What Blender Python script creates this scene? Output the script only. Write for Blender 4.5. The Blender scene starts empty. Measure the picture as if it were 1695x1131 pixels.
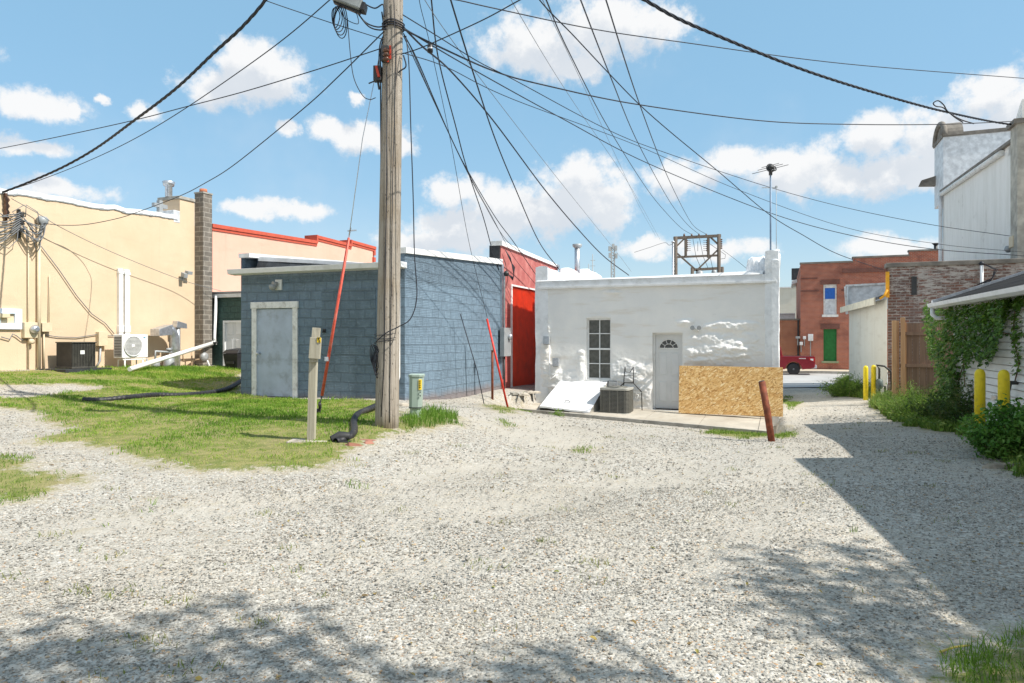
import bpy, math, random
import numpy as np
from mathutils import Vector, Matrix
random.seed(7); rng = np.random.default_rng(7)
sc = bpy.context.scene
C = sc.collection
R = math.radians
EYE = 1.6            # camera height above the gravel under it
HOR = 560.0; CX = 847.5; F = 1130.0
# ---------------- camera, sky, sun, exposure ----------------
cam = bpy.data.objects.new('camera', bpy.data.cameras.new('camera')); C.objects.link(cam)
cam.location = (0, 0, EYE); cam.rotation_euler = (R(90), 0, 0)
cam.data.sensor_width = 36; cam.data.lens = 24.0; cam.data.shift_y = -0.0033
cam.data.clip_start = 0.05; cam.data.clip_end = 4000
sc.camera = cam
sc.view_settings.view_transform = 'Standard'; sc.view_settings.look = 'None'
sc.view_settings.gamma = 1; sc.view_settings.use_curve_mapping = False
sc.view_settings.exposure = 0.37
SUN_AZ = math.atan2(0.905, -0.425)      # clockwise from +Y (away from the camera)
SUN_EL = R(48)
sl = bpy.data.lights.new('sun', 'SUN'); sl.energy = 5.0; sl.angle = R(0.5); sl.color = (1.0, 0.95, 0.87)
sun = bpy.data.objects.new('sun', sl); C.objects.link(sun)
sd = Vector((math.sin(SUN_AZ)*math.cos(SUN_EL), math.cos(SUN_AZ)*math.cos(SUN_EL), math.sin(SUN_EL)))
sun.rotation_euler = sd.to_track_quat('Z', 'Y').to_euler(); sun.location = sd*60

world = bpy.data.worlds.new("World"); sc.world = world; world.use_nodes = True

class NB:                                  # small node building helper
    def __init__(s, nt): s.nt = nt
    def n(s, t, **kw):
        nd = s.nt.nodes.new(t)
        for k, v in kw.items():
            if k.startswith('i_'):
                key = k[2:]; key = int(key) if key.isdigit() else key.replace('_', ' ')
                nd.inputs[key].default_value = v
            else: setattr(nd, k, v)
        return nd
    def l(s, a, b): s.nt.links.new(a, b)
    def val(s, x, inp):
        if isinstance(x, (int, float)): inp.default_value = x
        elif isinstance(x, (tuple, list)): inp.default_value = x
        else: s.l(x, inp)
    def m(s, op, a, b=None, c=None, clamp=False):
        nd = s.nt.nodes.new('ShaderNodeMath'); nd.operation = op; nd.use_clamp = clamp
        s.val(a, nd.inputs[0])
        if b is not None: s.val(b, nd.inputs[1])
        if c is not None: s.val(c, nd.inputs[2])
        return nd.outputs[0]
    def vm(s, op, a, b=None, c=None):
        nd = s.nt.nodes.new('ShaderNodeVectorMath'); nd.operation = op
        s.val(a, nd.inputs[0])
        if b is not None: s.val(b, nd.inputs[1])
        if c is not None: s.val(c, nd.inputs[2])
        return nd.outputs['Value'] if op in ('LENGTH', 'DOT_PRODUCT', 'DISTANCE') else nd.outputs[0]
    def mix(s, f, a, b, blend='MIX'):
        nd = s.nt.nodes.new('ShaderNodeMix'); nd.data_type = 'RGBA'; nd.blend_type = blend
        s.val(f, nd.inputs[0])
        for k, x in ((6, a), (7, b)):
            if isinstance(x, (tuple, list)) and len(x) == 3: x = (*x, 1)
            s.val(x, nd.inputs[k])
        return nd.outputs[2]
    def ramp(s, f, stops, interp='LINEAR'):
        nd = s.nt.nodes.new('ShaderNodeValToRGB'); cr = nd.color_ramp; cr.interpolation = interp
        while len(cr.elements) < len(stops): cr.elements.new(0.5)
        for e, (p, c) in zip(cr.elements, stops):
            e.position = p; e.color = (c, c, c, 1) if isinstance(c, (int, float)) else (*c, 1)
        s.val(f, nd.inputs[0]); return nd.outputs[0]
    def noise(s, vec, scale, detail=4, rough=0.55, dist=0.0):
        nd = s.nt.nodes.new('ShaderNodeTexNoise'); nd.inputs['Scale'].default_value = scale
        nd.inputs['Detail'].default_value = detail; nd.inputs['Roughness'].default_value = rough
        nd.inputs['Distortion'].default_value = dist
        if vec is not None: s.l(vec, nd.inputs['Vector'])
        return nd.outputs[0]
    def step(s, x, a, b):
        nd = s.nt.nodes.new('ShaderNodeMapRange'); nd.interpolation_type = 'SMOOTHSTEP'
        s.val(x, nd.inputs[0]); nd.inputs[1].default_value = a; nd.inputs[2].default_value = b
        return nd.outputs[0]

def build_sky():
    nt = world.node_tree; nt.nodes.clear(); b = NB(nt)
    out = b.n('ShaderNodeOutputWorld'); bg = b.n('ShaderNodeBackground'); b.l(bg.outputs[0], out.inputs[0])
    sky = b.n('ShaderNodeTexSky', sky_type='NISHITA', sun_disc=False)
    sky.sun_elevation = SUN_EL; sky.sun_rotation = SUN_AZ
    sky.air_density = 1.0; sky.dust_density = 1.6; sky.ozone_density = 1.6; sky.altitude = 250
    # cumulus placed by azimuth and elevation; px = reading of the photograph turned into angles
    blobs = [(405,95,42,36),(440,120,70,42),(360,140,62,30),(60,175,70,24),(118,185,18,12),(60,246,66,16),(225,178,30,12),
             (160,160,12,8),(560,222,52,20),(610,214,36,18),(650,228,44,22),(900,80,100,46),(1000,45,110,42),(1095,35,62,20),
             (950,110,60,22),(965,290,62,36),(1000,330,50,50),(925,340,70,40),(760,315,48,24),(850,350,120,40),(760,380,90,40),
             (1130,300,66,28),(1215,272,70,26),(1310,278,95,36),(1390,290,60,30),(1450,225,55,32),(1560,225,120,48),
             (1640,165,62,34),(1700,180,80,60),(1520,275,130,36),(90,318,85,18),(400,346,45,16),(490,344,56,16),
             (1460,412,80,22),(1180,420,90,16),(478,216,17,13),(586,164,14,9),(700,405,60,20),(1080,410,50,16),
             (-200,250,140,50),(1950,260,160,70),(2000,80,120,50),(-150,60,120,40)]
    g = bpy.data.node_groups.new('cloud_density', 'ShaderNodeTree')
    g.interface.new_socket('P', in_out='INPUT', socket_type='NodeSocketVector')
    g.interface.new_socket('D', in_out='OUTPUT', socket_type='NodeSocketFloat')
    gb = NB(g); gi = gb.n('NodeGroupInput'); go = gb.n('NodeGroupOutput')
    P = gi.outputs[0]
    nz = gb.n('ShaderNodeTexNoise'); nz.inputs['Scale'].default_value = 11; nz.inputs['Detail'].default_value = 6
    nz.inputs['Roughness'].default_value = 0.6; gb.l(P, nz.inputs['Vector'])
    off = gb.vm('MULTIPLY_ADD', nz.outputs['Color'], (0.085, 0.06, 0), (-0.0425, -0.03, 0))
    Q = gb.vm('ADD', P, off); cur = None
    ang = []
    for px, py, rx, ry in blobs:
        az = math.atan2(px-CX, F); hx = math.hypot(px-CX, F); k = math.cos(az)
        ang.append((az, math.atan2(HOR-py, hx), rx/F*k*k*1.18, ry/F*k*1.25))
    # unseen cloud added overhead and behind the viewer, as neutral fill for front faces
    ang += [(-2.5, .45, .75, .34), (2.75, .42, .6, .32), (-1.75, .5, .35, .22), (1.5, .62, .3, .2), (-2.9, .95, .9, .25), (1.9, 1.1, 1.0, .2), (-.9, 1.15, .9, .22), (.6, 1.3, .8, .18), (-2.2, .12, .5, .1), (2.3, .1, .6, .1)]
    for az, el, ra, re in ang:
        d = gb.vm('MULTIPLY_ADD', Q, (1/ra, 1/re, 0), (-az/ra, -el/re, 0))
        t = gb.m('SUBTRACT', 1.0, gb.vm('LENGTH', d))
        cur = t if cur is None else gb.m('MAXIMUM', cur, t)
    nf = gb.noise(P, 24, 9, 0.66)
    res = gb.m('ADD', cur, gb.m('MULTIPLY_ADD', nf, 1.9, -0.93))
    gb.l(gb.step(res, -0.10, 0.52), go.inputs[0])
    tc = b.n('ShaderNodeTexCoord'); sep = b.n('ShaderNodeSeparateXYZ'); b.l(tc.outputs['Generated'], sep.inputs[0])
    az = b.m('ARCTAN2', sep.outputs[0], sep.outputs[1]); el = b.m('ARCSINE', sep.outputs[2])
    cmb = b.n('ShaderNodeCombineXYZ'); b.l(az, cmb.inputs[0]); b.l(el, cmb.inputs[1])
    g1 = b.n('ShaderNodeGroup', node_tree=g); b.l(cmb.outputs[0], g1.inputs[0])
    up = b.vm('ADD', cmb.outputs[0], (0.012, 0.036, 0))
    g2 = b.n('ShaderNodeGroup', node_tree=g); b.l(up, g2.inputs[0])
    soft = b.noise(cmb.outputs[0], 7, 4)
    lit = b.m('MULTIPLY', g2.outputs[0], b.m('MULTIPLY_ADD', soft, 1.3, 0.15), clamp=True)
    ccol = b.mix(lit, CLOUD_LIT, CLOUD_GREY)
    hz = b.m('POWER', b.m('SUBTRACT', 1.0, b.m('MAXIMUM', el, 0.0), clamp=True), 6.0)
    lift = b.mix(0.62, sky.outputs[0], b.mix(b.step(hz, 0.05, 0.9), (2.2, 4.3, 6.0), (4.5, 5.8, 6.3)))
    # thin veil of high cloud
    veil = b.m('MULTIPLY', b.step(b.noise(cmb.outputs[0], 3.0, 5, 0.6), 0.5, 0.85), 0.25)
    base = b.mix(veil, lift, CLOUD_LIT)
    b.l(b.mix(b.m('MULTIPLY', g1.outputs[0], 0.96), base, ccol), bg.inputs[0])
    bg.inputs[1].default_value = SKY_STRENGTH
SKY_STRENGTH = 0.12
SKY_PALE = (2.9, 4.5, 5.7)
CLOUD_LIT = (6.3, 6.3, 6.3); CLOUD_GREY = (4.4, 4.75, 5.2)
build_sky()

# ---------------- coordinates ----------------
YAW = R(21.5); SY, CY = math.sin(YAW), math.cos(YAW)
def vu(X, Y, a=YAW): return X*math.cos(a)-Y*math.sin(a), X*math.sin(a)+Y*math.cos(a)
def XY(v, u, a=YAW): return v*math.cos(a)+u*math.sin(a), -v*math.sin(a)+u*math.cos(a)
def W(px, Z): return (px-CX)/F*Z
def on_v(v, px, a=YAW):
    r = (px-CX)/F; s, c = math.sin(a), math.cos(a); return (v*c+r*v*s)/(r*c-s)
def on_u(u, px, a=YAW):
    r = (px-CX)/F; s, c = math.sin(a), math.cos(a); return u*(r*c-s)/(c+r*s)
def zz(py, Y): return EYE+(HOR-py)*Y/F
def pv(v, px, py, a=YAW):          # point on the plane v = const (frame turned by a)
    u = on_v(v, px, a); return (v, u, zz(py, XY(v, u, a)[1]))
def pu(u, px, py, a=YAW):
    v = on_u(u, px, a); return (v, u, zz(py, XY(v, u, a)[1]))

CP = [(0,0,1.6),(-3,4,1.6),(3,4,1.6),(0,6,1.6),(-8,5,1.52),(0,10,1.6),(4,10,1.68),(7.4,10.7,1.62),(9,14,1.72),(-3,9.4,1.45),
      (-1.85,10.2,1.34),(-1.5,12,1.36),(-2.27,14.5,1.33),(-6.5,16.4,1.38),(-.3,19,1.46),(.75,20,1.5),(6.7,17.2,1.97),(4.2,18.0,1.87),
      (5,14,1.9),(.3,16.0,1.7),(3,12,1.74),(11.3,20.5,1.78),(13,27,2.0),(9,22,2.05),(12,30,2.22),(17,45,2.45),(22,55,2.5),(5,45,2.4),
      (-11.6,20.8,.87),(-13,17.5,.84),(-9,14,1.2),(-12,12,1.1),(-15,24,.8),(-9,25,1.05),(-9,9.5,1.4),(-5,8,1.5),(-5,12,1.34),(-16,10,1.0),
      (60,60,2.6),(0,90,2.6),(-60,60,1.8),(-60,0,1.2),(60,0,2.2),(-40,-40,1.4),(40,-40,1.8),(40,30,2.3),(-40,30,1.0),(20,5,1.8),(10,0,1.65)]
_P = np.array([(a, b) for a, b, c in CP], float); _B = np.array([c for a, b, c in CP])
def _phi(r2): return 0.5*r2*np.log(r2+1e-9)
def _tps():
    n = len(_P); d = ((_P[:, None]-_P[None])**2).sum(-1); K = _phi(d)+np.eye(n)*0.05
    A = np.zeros((n+3, n+3)); A[:n, :n] = K; A[:n, n] = 1; A[:n, n+1:] = _P; A[n, :n] = 1; A[n+1:, :n] = _P.T
    return np.linalg.solve(A, np.concatenate([_B, np.zeros(3)]))
_Wt = _tps()
GFIX = []
def ground_h(X, Y):
    X = np.asarray(X, float); Y = np.asarray(Y, float); sh = X.shape
    Xf, Yf = X.ravel(), Y.ravel(); out = np.zeros(Xf.shape)
    for i in range(0, len(Xf), 20000):
        q = np.stack([Xf[i:i+20000], Yf[i:i+20000]], -1)
        d = ((q[:, None]-_P[None])**2).sum(-1)
        out[i:i+20000] = _phi(d)@_Wt[:-3]+_Wt[-3]+q@_Wt[-2:]
    r = np.hypot(Xf, Yf); w = np.clip((r-60)/40, 0, 1); w = w*w*(3-2*w)
    out = out*(1-w)+2.6*w
    rel = 0.014*np.sin(Xf*1.3+0.7*Yf)*np.sin(Yf*0.9-0.4*Xf)+0.008*np.sin(Xf*3.1-Yf*2.3)
    z = EYE-out+rel*(1-w)
    for fn in GFIX: z = fn(Xf, Yf, z)
    return z.reshape(sh)
def gh(X, Y): return float(ground_h(np.array([X]), np.array([Y]))[0])
def ghv(v, u, a=YAW): return gh(*XY(v, u, a))
def hit(px, py):                    # where the sight line through a reading of the photo meets the ground
    Ys = np.geomspace(1.6, 200, 500); Xs = (px-CX)/F*Ys; zs = EYE+(HOR-py)/F*Ys
    d = zs-ground_h(Xs, Ys); k = np.argmax(d < 0)
    if k == 0: return (Xs[-1], Ys[-1])
    t = d[k-1]/(d[k-1]-d[k]); y = Ys[k-1]+(Ys[k]-Ys[k-1])*t
    return ((px-CX)/F*y, y)

# ---------------- objects ----------------
ORI = {}
def thing(name, label, cat, o=(0, 0, 0), a=YAW, group=None, kind=None):
    e = bpy.data.objects.new(name, None); C.objects.link(e); e.empty_display_size = 0.2
    x, y = XY(o[0], o[1], a); e.location = (x, y, o[2]); e.rotation_euler = (0, 0, -a)
    ORI[e.name] = (tuple(o), a)
    if kind: e['kind'] = kind
    else: e['label'] = label; e['category'] = cat
    if group: e['group'] = group
    return e
def tag(o, label, cat, group=None):
    o['label'] = label; o['category'] = cat
    if group: o['group'] = group
    return o

class MB:
    def __init__(s): s.v = []; s.f = []; s.sm = []
    def add(s, vs, fs, smooth=False):
        k = len(s.v); s.v += [tuple(p) for p in vs]; s.f += [tuple(k+i for i in f) for f in fs]; s.sm += [smooth]*len(fs)
        return s
    def box(s, x0, x1, y0, y1, z0, z1):
        return s.add([(x0,y0,z0),(x1,y0,z0),(x1,y1,z0),(x0,y1,z0),(x0,y0,z1),(x1,y0,z1),(x1,y1,z1),(x0,y1,z1)],
                     [(0,3,2,1),(4,5,6,7),(0,1,5,4),(1,2,6,5),(2,3,7,6),(3,0,4,7)])
    def hexa(s, p): return s.add(p, [(0,3,2,1),(4,5,6,7),(0,1,5,4),(1,2,6,5),(2,3,7,6),(3,0,4,7)])
    def bar(s, a, b, w, h=None, up=(0, 0, 1)):
        a, b = Vector(a), Vector(b); d = (b-a).normalized(); up = Vector(up)
        if abs(d.dot(up)) > .98: up = Vector((0, 1, 0))
        x = d.cross(up).normalized(); y = x.cross(d); h = h or w
        P = [a-x*w/2-y*h/2, a+x*w/2-y*h/2, b+x*w/2-y*h/2, b-x*w/2-y*h/2]; Q = [p+y*h for p in P]
        return s.hexa(P+Q)
    def tube(s, pts, r, n=8, caps=True, smooth=True, closed=False):
        pts = [Vector(p) for p in pts]; m = len(pts); rs = r if isinstance(r, (list, tuple)) else [r]*m
        k = len(s.v); last = None
        for i, p in enumerate(pts):
            if closed: d = pts[(i+1) % m]-pts[i-1]
            else: d = pts[min(i+1, m-1)]-pts[max(i-1, 0)]
            d = d.normalized() if d.length > 1e-9 else Vector((0, 0, 1))
            if last is None:
                up = Vector((0, 0, 1)) if abs(d.z) < .9 else Vector((1, 0, 0)); x = d.cross(up).normalized()
            else: x = (last-d*last.dot(d)); x = x.normalized() if x.length > 1e-6 else d.orthogonal().normalized()
            last = x; y = d.cross(x)
            for j in range(n):
                t = 2*math.pi*j/n; s.v.append(tuple(p+(x*math.cos(t)+y*math.sin(t))*rs[i]))
        for i in range(m if closed else m-1):
            for j in range(n):
                a = k+i*n+j; b_ = k+i*n+(j+1) % n; i2 = (i+1) % m
                s.f.append((a, b_, k+i2*n+(j+1) % n, k+i2*n+j)); s.sm.append(smooth)
        if caps and not closed:
            s.f.append(tuple(k+j for j in range(n))[::-1]); s.sm.append(False)
            s.f.append(tuple(k+(m-1)*n+j for j in range(n))); s.sm.append(False)
        return s
    def cyl(s, a, b, r, r2=None, n=12): return s.tube([a, b], [r, r if r2 is None else r2], n)
    def lathe(s, prof, o=(0, 0, 0), n=16, axis='z'):
        k = len(s.v)
        for r, z in prof:
            for j in range(n):
                t = 2*math.pi*j/n; c, q = r*math.cos(t), r*math.sin(t)
                p = {'z': (c, q, z), 'y': (c, z, q), 'x': (z, c, q)}[axis]
                s.v.append((o[0]+p[0], o[1]+p[1], o[2]+p[2]))
        for i in range(len(prof)-1):
            for j in range(n):
                s.f.append((k+i*n+j, k+i*n+(j+1) % n, k+(i+1)*n+(j+1) % n, k+(i+1)*n+j)); s.sm.append(True)
        s.f.append(tuple(k+j for j in range(n))[::-1]); s.sm.append(False)
        m = len(prof)-1; s.f.append(tuple(k+m*n+j for j in range(n))); s.sm.append(False)
        return s
    def prism(s, poly, d):          # polygon (3-D points) pushed along vector d
        n = len(poly); P = [Vector(p) for p in poly]; Q = [p+Vector(d) for p in P]
        return s.add(P+Q, [tuple(range(n))[::-1], tuple(range(n, 2*n))]+[(i, (i+1) % n, n+(i+1) % n, n+i) for i in range(n)])
    def quad(s, *p): return s.add(p, [tuple(range(len(p)))])
    def panel(s, o, r, up, w, h, holes, dv):   # wall face with openings, reveals pushed along dv
        o, r, up, dv = map(Vector, (o, r, up, dv))
        xs = sorted({0, w} | {q for hl in holes for q in (hl[0], hl[1])}); zs = sorted({0, h} | {q for hl in holes for q in (hl[2], hl[3])})
        for i in range(len(xs)-1):
            for j in range(len(zs)-1):
                cx, cz = (xs[i]+xs[i+1])/2, (zs[j]+zs[j+1])/2
                if any(a < cx < b and c < cz < d for a, b, c, d in holes): continue
                s.quad(o+r*xs[i]+up*zs[j], o+r*xs[i+1]+up*zs[j], o+r*xs[i+1]+up*zs[j+1], o+r*xs[i]+up*zs[j+1])
        for a, b, c, d in holes:
            q = [o+r*a+up*c, o+r*b+up*c, o+r*b+up*d, o+r*a+up*d]
            for i in range(4): s.quad(q[i], q[(i+1) % 4], q[(i+1) % 4]+dv, q[i]+dv)
        return s
    def build(s, name, mat, parent=None, bevel=0, kind=None):
        me = bpy.data.meshes.new(name); o = bpy.data.objects.new(name, me); C.objects.link(o)
        if parent is not None:
            root = parent
            while root.parent: root = root.parent
            og = ORI.get(root.name, ((0, 0, 0), 0))[0]
            me.from_pydata([(p[0]-og[0], p[1]-og[1], p[2]-og[2]) for p in s.v], [], s.f); o.parent = parent
        else: me.from_pydata(s.v, [], s.f)
        me.polygons.foreach_set('use_smooth', s.sm)
        me.materials.append(mat)
        if bevel:
            m = o.modifiers.new('bevel', 'BEVEL'); m.width = bevel; m.segments = 2; m.limit_method = 'ANGLE'
        if kind: o['kind'] = kind
        return o
def single(name, mb, mat, label, cat, o=None, a=YAW, group=None, bevel=0):   # a thing that is one mesh
    me = bpy.data.meshes.new(name); ob = bpy.data.objects.new(name, me); C.objects.link(ob)
    if o is None:
        vs = np.array(mb.v); o = (*vs.mean(0)[:2], vs[:, 2].min())
    me.from_pydata([(p[0]-o[0], p[1]-o[1], p[2]-o[2]) for p in mb.v], [], mb.f)
    me.polygons.foreach_set('use_smooth', mb.sm); me.materials.append(mat)
    x, y = XY(o[0], o[1], a); ob.location = (x, y, o[2]); ob.rotation_euler = (0, 0, -a)
    if bevel:
        m = ob.modifiers.new('bevel', 'BEVEL'); m.width = bevel; m.segments = 2; m.limit_method = 'ANGLE'
    return tag(ob, label, cat, group)
def npmesh(name, V, Fc, mat, smooth=False, col=None):
    me = bpy.data.meshes.new(name); nv, nf, k = len(V), len(Fc), Fc.shape[1]
    me.vertices.add(nv); me.vertices.foreach_set('co', V.astype(np.float32).ravel())
    me.loops.add(nf*k); me.loops.foreach_set('vertex_index', Fc.astype(np.int32).ravel())
    me.polygons.add(nf); me.polygons.foreach_set('loop_start', np.arange(0, nf*k, k, dtype=np.int32))
    me.polygons.foreach_set('loop_total', np.full(nf, k, dtype=np.int32))
    me.polygons.foreach_set('use_smooth', np.full(nf, smooth))
    me.update(); me.validate()
    if col is not None:
        at = me.attributes.new('tint', 'FLOAT', 'POINT'); at.data.foreach_set('value', col.astype(np.float32))
    me.materials.append(mat); o = bpy.data.objects.new(name, me); C.objects.link(o); return o
def copy_tree(root, loc, rot=None, label=None):
    r = root.copy(); C.objects.link(r); r.location = loc
    if rot is not None: r.rotation_euler = rot
    if label: r['label'] = label
    for ch in list(root.children):
        c = ch.copy(); C.objects.link(c); c.parent = r
        for g in list(ch.children):
            d = g.copy(); C.objects.link(d); d.parent = c
    return r

# ---------------- materials ----------------
def newmat(name):
    m = bpy.data.materials.new(name); m.use_nodes = True; b = NB(m.node_tree)
    bs = m.node_tree.nodes['Principled BSDF']; tc = b.n('ShaderNodeTexCoord')
    return m, b, bs, tc.outputs['Object']
def bump(b, bs, h, st, dist=0.02):
    n = b.n('ShaderNodeBump'); n.inputs['Strength'].default_value = st; n.inputs['Distance'].default_value = dist
    b.l(h, n.inputs['Height']); b.l(n.outputs[0], bs.inputs['Normal'])
def plain(name, col, rough=.6, metal=0, var=.12, scale=6, bst=.15, bsc=60, dirt=None, dsc=3, damt=.5, spec=.4):
    m, b, bs, P = newmat(name)
    n = b.noise(P, scale, 5); c1 = tuple(min(1, x*(1+var)) for x in col); c0 = tuple(x*(1-var) for x in col)
    c = b.mix(b.step(n, .3, .7), c0, c1)
    if dirt: c = b.mix(b.m('MULTIPLY', b.step(b.noise(P, dsc, 7, .65), .48, .66), damt), c, dirt)
    b.val(c, bs.inputs['Base Color']); bs.inputs['Roughness'].default_value = rough; bs.inputs['Metallic'].default_value = metal
    bs.inputs['Specular IOR Level'].default_value = spec
    if bst: bump(b, bs, b.noise(P, bsc, 4), bst, .01)
    return m
def flatvec(b, P):
    s = b.n('ShaderNodeSeparateXYZ'); b.l(P, s.inputs[0]); c = b.n('ShaderNodeCombineXYZ')
    b.l(b.m('ADD', s.outputs[0], s.outputs[1]), c.inputs[0]); b.l(s.outputs[2], c.inputs[1]); return c.outputs[0], s
def bricktex(b, vec, c1, c2, mortar, bw, rh, ms, off=.5, smooth=.1):
    t = b.n('ShaderNodeTexBrick'); b.l(vec, t.inputs['Vector']); t.offset = off
    for k, c in (('Color1', c1), ('Color2', c2), ('Mortar', mortar)): t.inputs[k].default_value = (*c, 1)
    t.inputs['Scale'].default_value = 1; t.inputs['Brick Width'].default_value = bw; t.inputs['Row Height'].default_value = rh
    t.inputs['Mortar Size'].default_value = ms; t.inputs['Mortar Smooth'].default_value = smooth
    return t
def mat_brick(name, c1, c2, mortar, bw=.21, rh=.075, ms=.008, white=None, wamt=.5, soot=None, bst=.6, rough=.85):
    m, b, bs, P = newmat(name); v, s = flatvec(b, P)
    t = bricktex(b, v, c1, c2, mortar, bw, rh, ms)
    n = b.noise(P, 2.2, 6, .65); c = b.mix(.8, t.outputs[0], b.mix(b.step(n, .3, .7), tuple(x*.7 for x in c1), tuple(min(1, x*1.3) for x in c2)), 'MIX') if False else t.outputs[0]
    c = b.mix(b.step(n, .25, .75), b.mix(1, c, (.72, .72, .72), 'MULTIPLY'), c)
    if soot: c = b.mix(b.m('MULTIPLY', b.step(b.noise(P, .9, 5, .6), .5, .7), .7), c, soot)
    if white:
        st = b.n('ShaderNodeMapping'); st.inputs['Scale'].default_value = (1.2, 1.2, 5); b.l(P, st.inputs[0])
        w = b.m('ADD', b.noise(st.outputs[0], 2.6, 9, .75), b.m('MULTIPLY', b.noise(P, .6, 3), .5))
        c = b.mix(b.m('MULTIPLY', b.step(w, .74-.2*wamt, .86-.2*wamt), .9), c, white)
    b.l(c, bs.inputs['Base Color']); bs.inputs['Roughness'].default_value = rough
    h = b.m('ADD', b.m('MULTIPLY', t.outputs['Fac'], -1.0), b.m('MULTIPLY', b.noise(P, 30, 5), .5)); bump(b, bs, h, bst, .012)
    return m
M = {}
M['concrete'] = plain('concrete', (.36, .34, .30), .9, var=.2, scale=5, bst=.5, bsc=40, dirt=(.2, .18, .15), dsc=2)
M['slab'] = plain('walk_concrete', (.46, .42, .35), .9, var=.15, scale=3, bst=.4, bsc=45, dirt=(.26, .22, .17), dsc=1.5, damt=.6)
M['galv'] = plain('galvanised', (.55, .57, .6), .38, .85, var=.15, scale=12, bst=.1, bsc=20)
M['greymetal'] = plain('grey_metal', (.33, .35, .36), .5, .2, var=.1, bst=.1, dirt=(.2, .16, .13), damt=.3)
M['darkmetal'] = plain('dark_metal', (.05, .05, .05), .5, .4, bst=.1)
M['black'] = plain('black_plastic', (.018, .018, .02), .45, var=.2, bst=.1)
M['cable'] = plain('cable_rubber', (.014, .016, .024), .55, var=.1, bst=0)
M['cablegrey'] = plain('cable_grey', (.16, .17, .18), .6, bst=0)
M['whitepaint'] = plain('white_paint', (.78, .78, .77), .45, var=.04, bst=.08, dirt=(.5, .48, .43), dsc=4, damt=.35)
M['oldwhite'] = plain('worn_white_wood', (.76, .76, .74), .8, var=.1, scale=14, bst=.5, bsc=30, dirt=(.30, .28, .25), dsc=7, damt=.6)
M['gutterwhite'] = plain('gutter_white', (.72, .73, .74), .4, var=.05, bst=.05, dirt=(.42, .41, .38), dsc=2.5, damt=.4)
M['cream'] = plain('cream_box', (.62, .52, .36), .6, var=.06, bst=.05)
M['pvc'] = plain('white_plastic_pipe', (.8, .8, .78), .4, var=.03, bst=.03, dirt=(.5, .48, .44), damt=.3)
M['rust'] = plain('rusty_steel', (.21, .058, .028), .75, .1, var=.35, scale=8, bst=.5, bsc=50, dirt=(.08, .03, .02), dsc=9)
M['orangered'] = plain('red_guy_guard', (.72, .11, .07), .5, var=.08, bst=.1, dirt=(.75, .3, .25), dsc=5, damt=.5)
M['yellow'] = plain('yellow_bollard_paint', (.78, .60, .015), .5, var=.06, scale=8, bst=.15, bsc=40, dirt=(.42, .3, .03), dsc=10, damt=.45)
M['greenped'] = plain('pale_green_metal', (.33, .41, .36), .5, var=.06, bst=.1, dirt=(.2, .22, .17), dsc=6, damt=.4)
M['tarp'] = plain('black_membrane', (.035, .038, .042), .55, var=.4, scale=3, bst=.6, bsc=7)
M['roofdark'] = plain('dark_roofing', (.06, .06, .065), .85, var=.3, bst=.5, bsc=50)
M['silver'] = plain('silver_roof_coat', (.62, .64, .66), .5, .15, var=.15, scale=5, bst=.9, bsc=9, dirt=(.38, .4, .42), dsc=3)
M['whitecoat'] = plain('white_roof_coating', (.82, .83, .84), .6, var=.05, scale=5, bst=.9, bsc=9, dirt=(.45, .46, .46), dsc=4, damt=.3)
M['glass'] = plain('dark_glass', (.035, .04, .045), .08, var=.3, scale=2, bst=.1, bsc=5, spec=.8)
M['mesh_glass'] = plain('screened_glass', (.085, .085, .075), .3, var=.3, scale=9, bst=.15, bsc=80, spec=.6)
M['matrubber'] = plain('mat_rubber', (.045, .04, .035), .9, var=.2, bst=.6, bsc=90)
M['doorwhite'] = plain('door_white', (.68, .69, .69), .45, var=.03, bst=.05, dirt=(.5, .5, .48), damt=.25)
M['bluedoor'] = plain('pale_blue_door', (.40, .47, .57), .5, var=.08, scale=3, bst=.12, bsc=20, dirt=(.20, .22, .23), dsc=2.5, damt=.5)
M['insul'] = plain('brown_insulator', (.10, .05, .03), .25, bst=0)
M['redclip'] = plain('red_plastic', (.5, .05, .02), .4, bst=0)
M['stone'] = plain('rubble_stone', (.38, .34, .28), .9, var=.3, scale=8, bst=.6, bsc=30)
M['claypot'] = plain('clay_pot', (.42, .15, .08), .8)
M['paleblue'] = plain('pale_blue_white_paint', (.62, .70, .80), .5, var=.04, bst=.05)
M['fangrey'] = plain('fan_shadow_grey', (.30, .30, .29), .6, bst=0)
M['cyan'] = plain('cyan_print', (.02, .42, .70), .4, bst=0)
M['acdark'] = plain('dark_coil_guard', (.075, .072, .06), .55, .2, var=.2, scale=10, bst=.05, dirt=(.13, .12, .10), damt=.4)
M['darkstone'] = plain('dark_stone_coping', (.20, .18, .155), .9, var=.25, scale=3, bst=.5, bsc=25, dirt=(.09, .085, .08), dsc=2)
M['creamtrim'] = plain('cream_trim', (.68, .62, .48), .7, bst=.1)
M['greenmeter'] = plain('green_grey_meter', (.10, .13, .12), .5, bst=.1)
M['blueboard'] = plain('blue_board', (.02, .13, .50), .5, bst=.05)
M['greenboard'] = plain('green_board', (.015, .15, .03), .6, var=.15, bst=.05)
M['oldgreen'] = plain('faded_green_stone', (.25, .30, .18), .8)
M['greybay'] = plain('dark_green_grey_boards', (.13, .145, .13), .7)
M['redpaint'] = plain('red_car_paint', (.26, .012, .022), .25, .25, var=.05, bst=0, spec=.6)
M['taillight'] = plain('tail_light_red', (.45, .02, .02), .2, bst=0)
M['bluegrey'] = plain('blue_grey_pole', (.16, .22, .30), .5, .3, bst=0)
M['closure'] = plain('closure_plastic', (.22, .24, .24), .5, var=.15, bst=.1)
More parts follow.
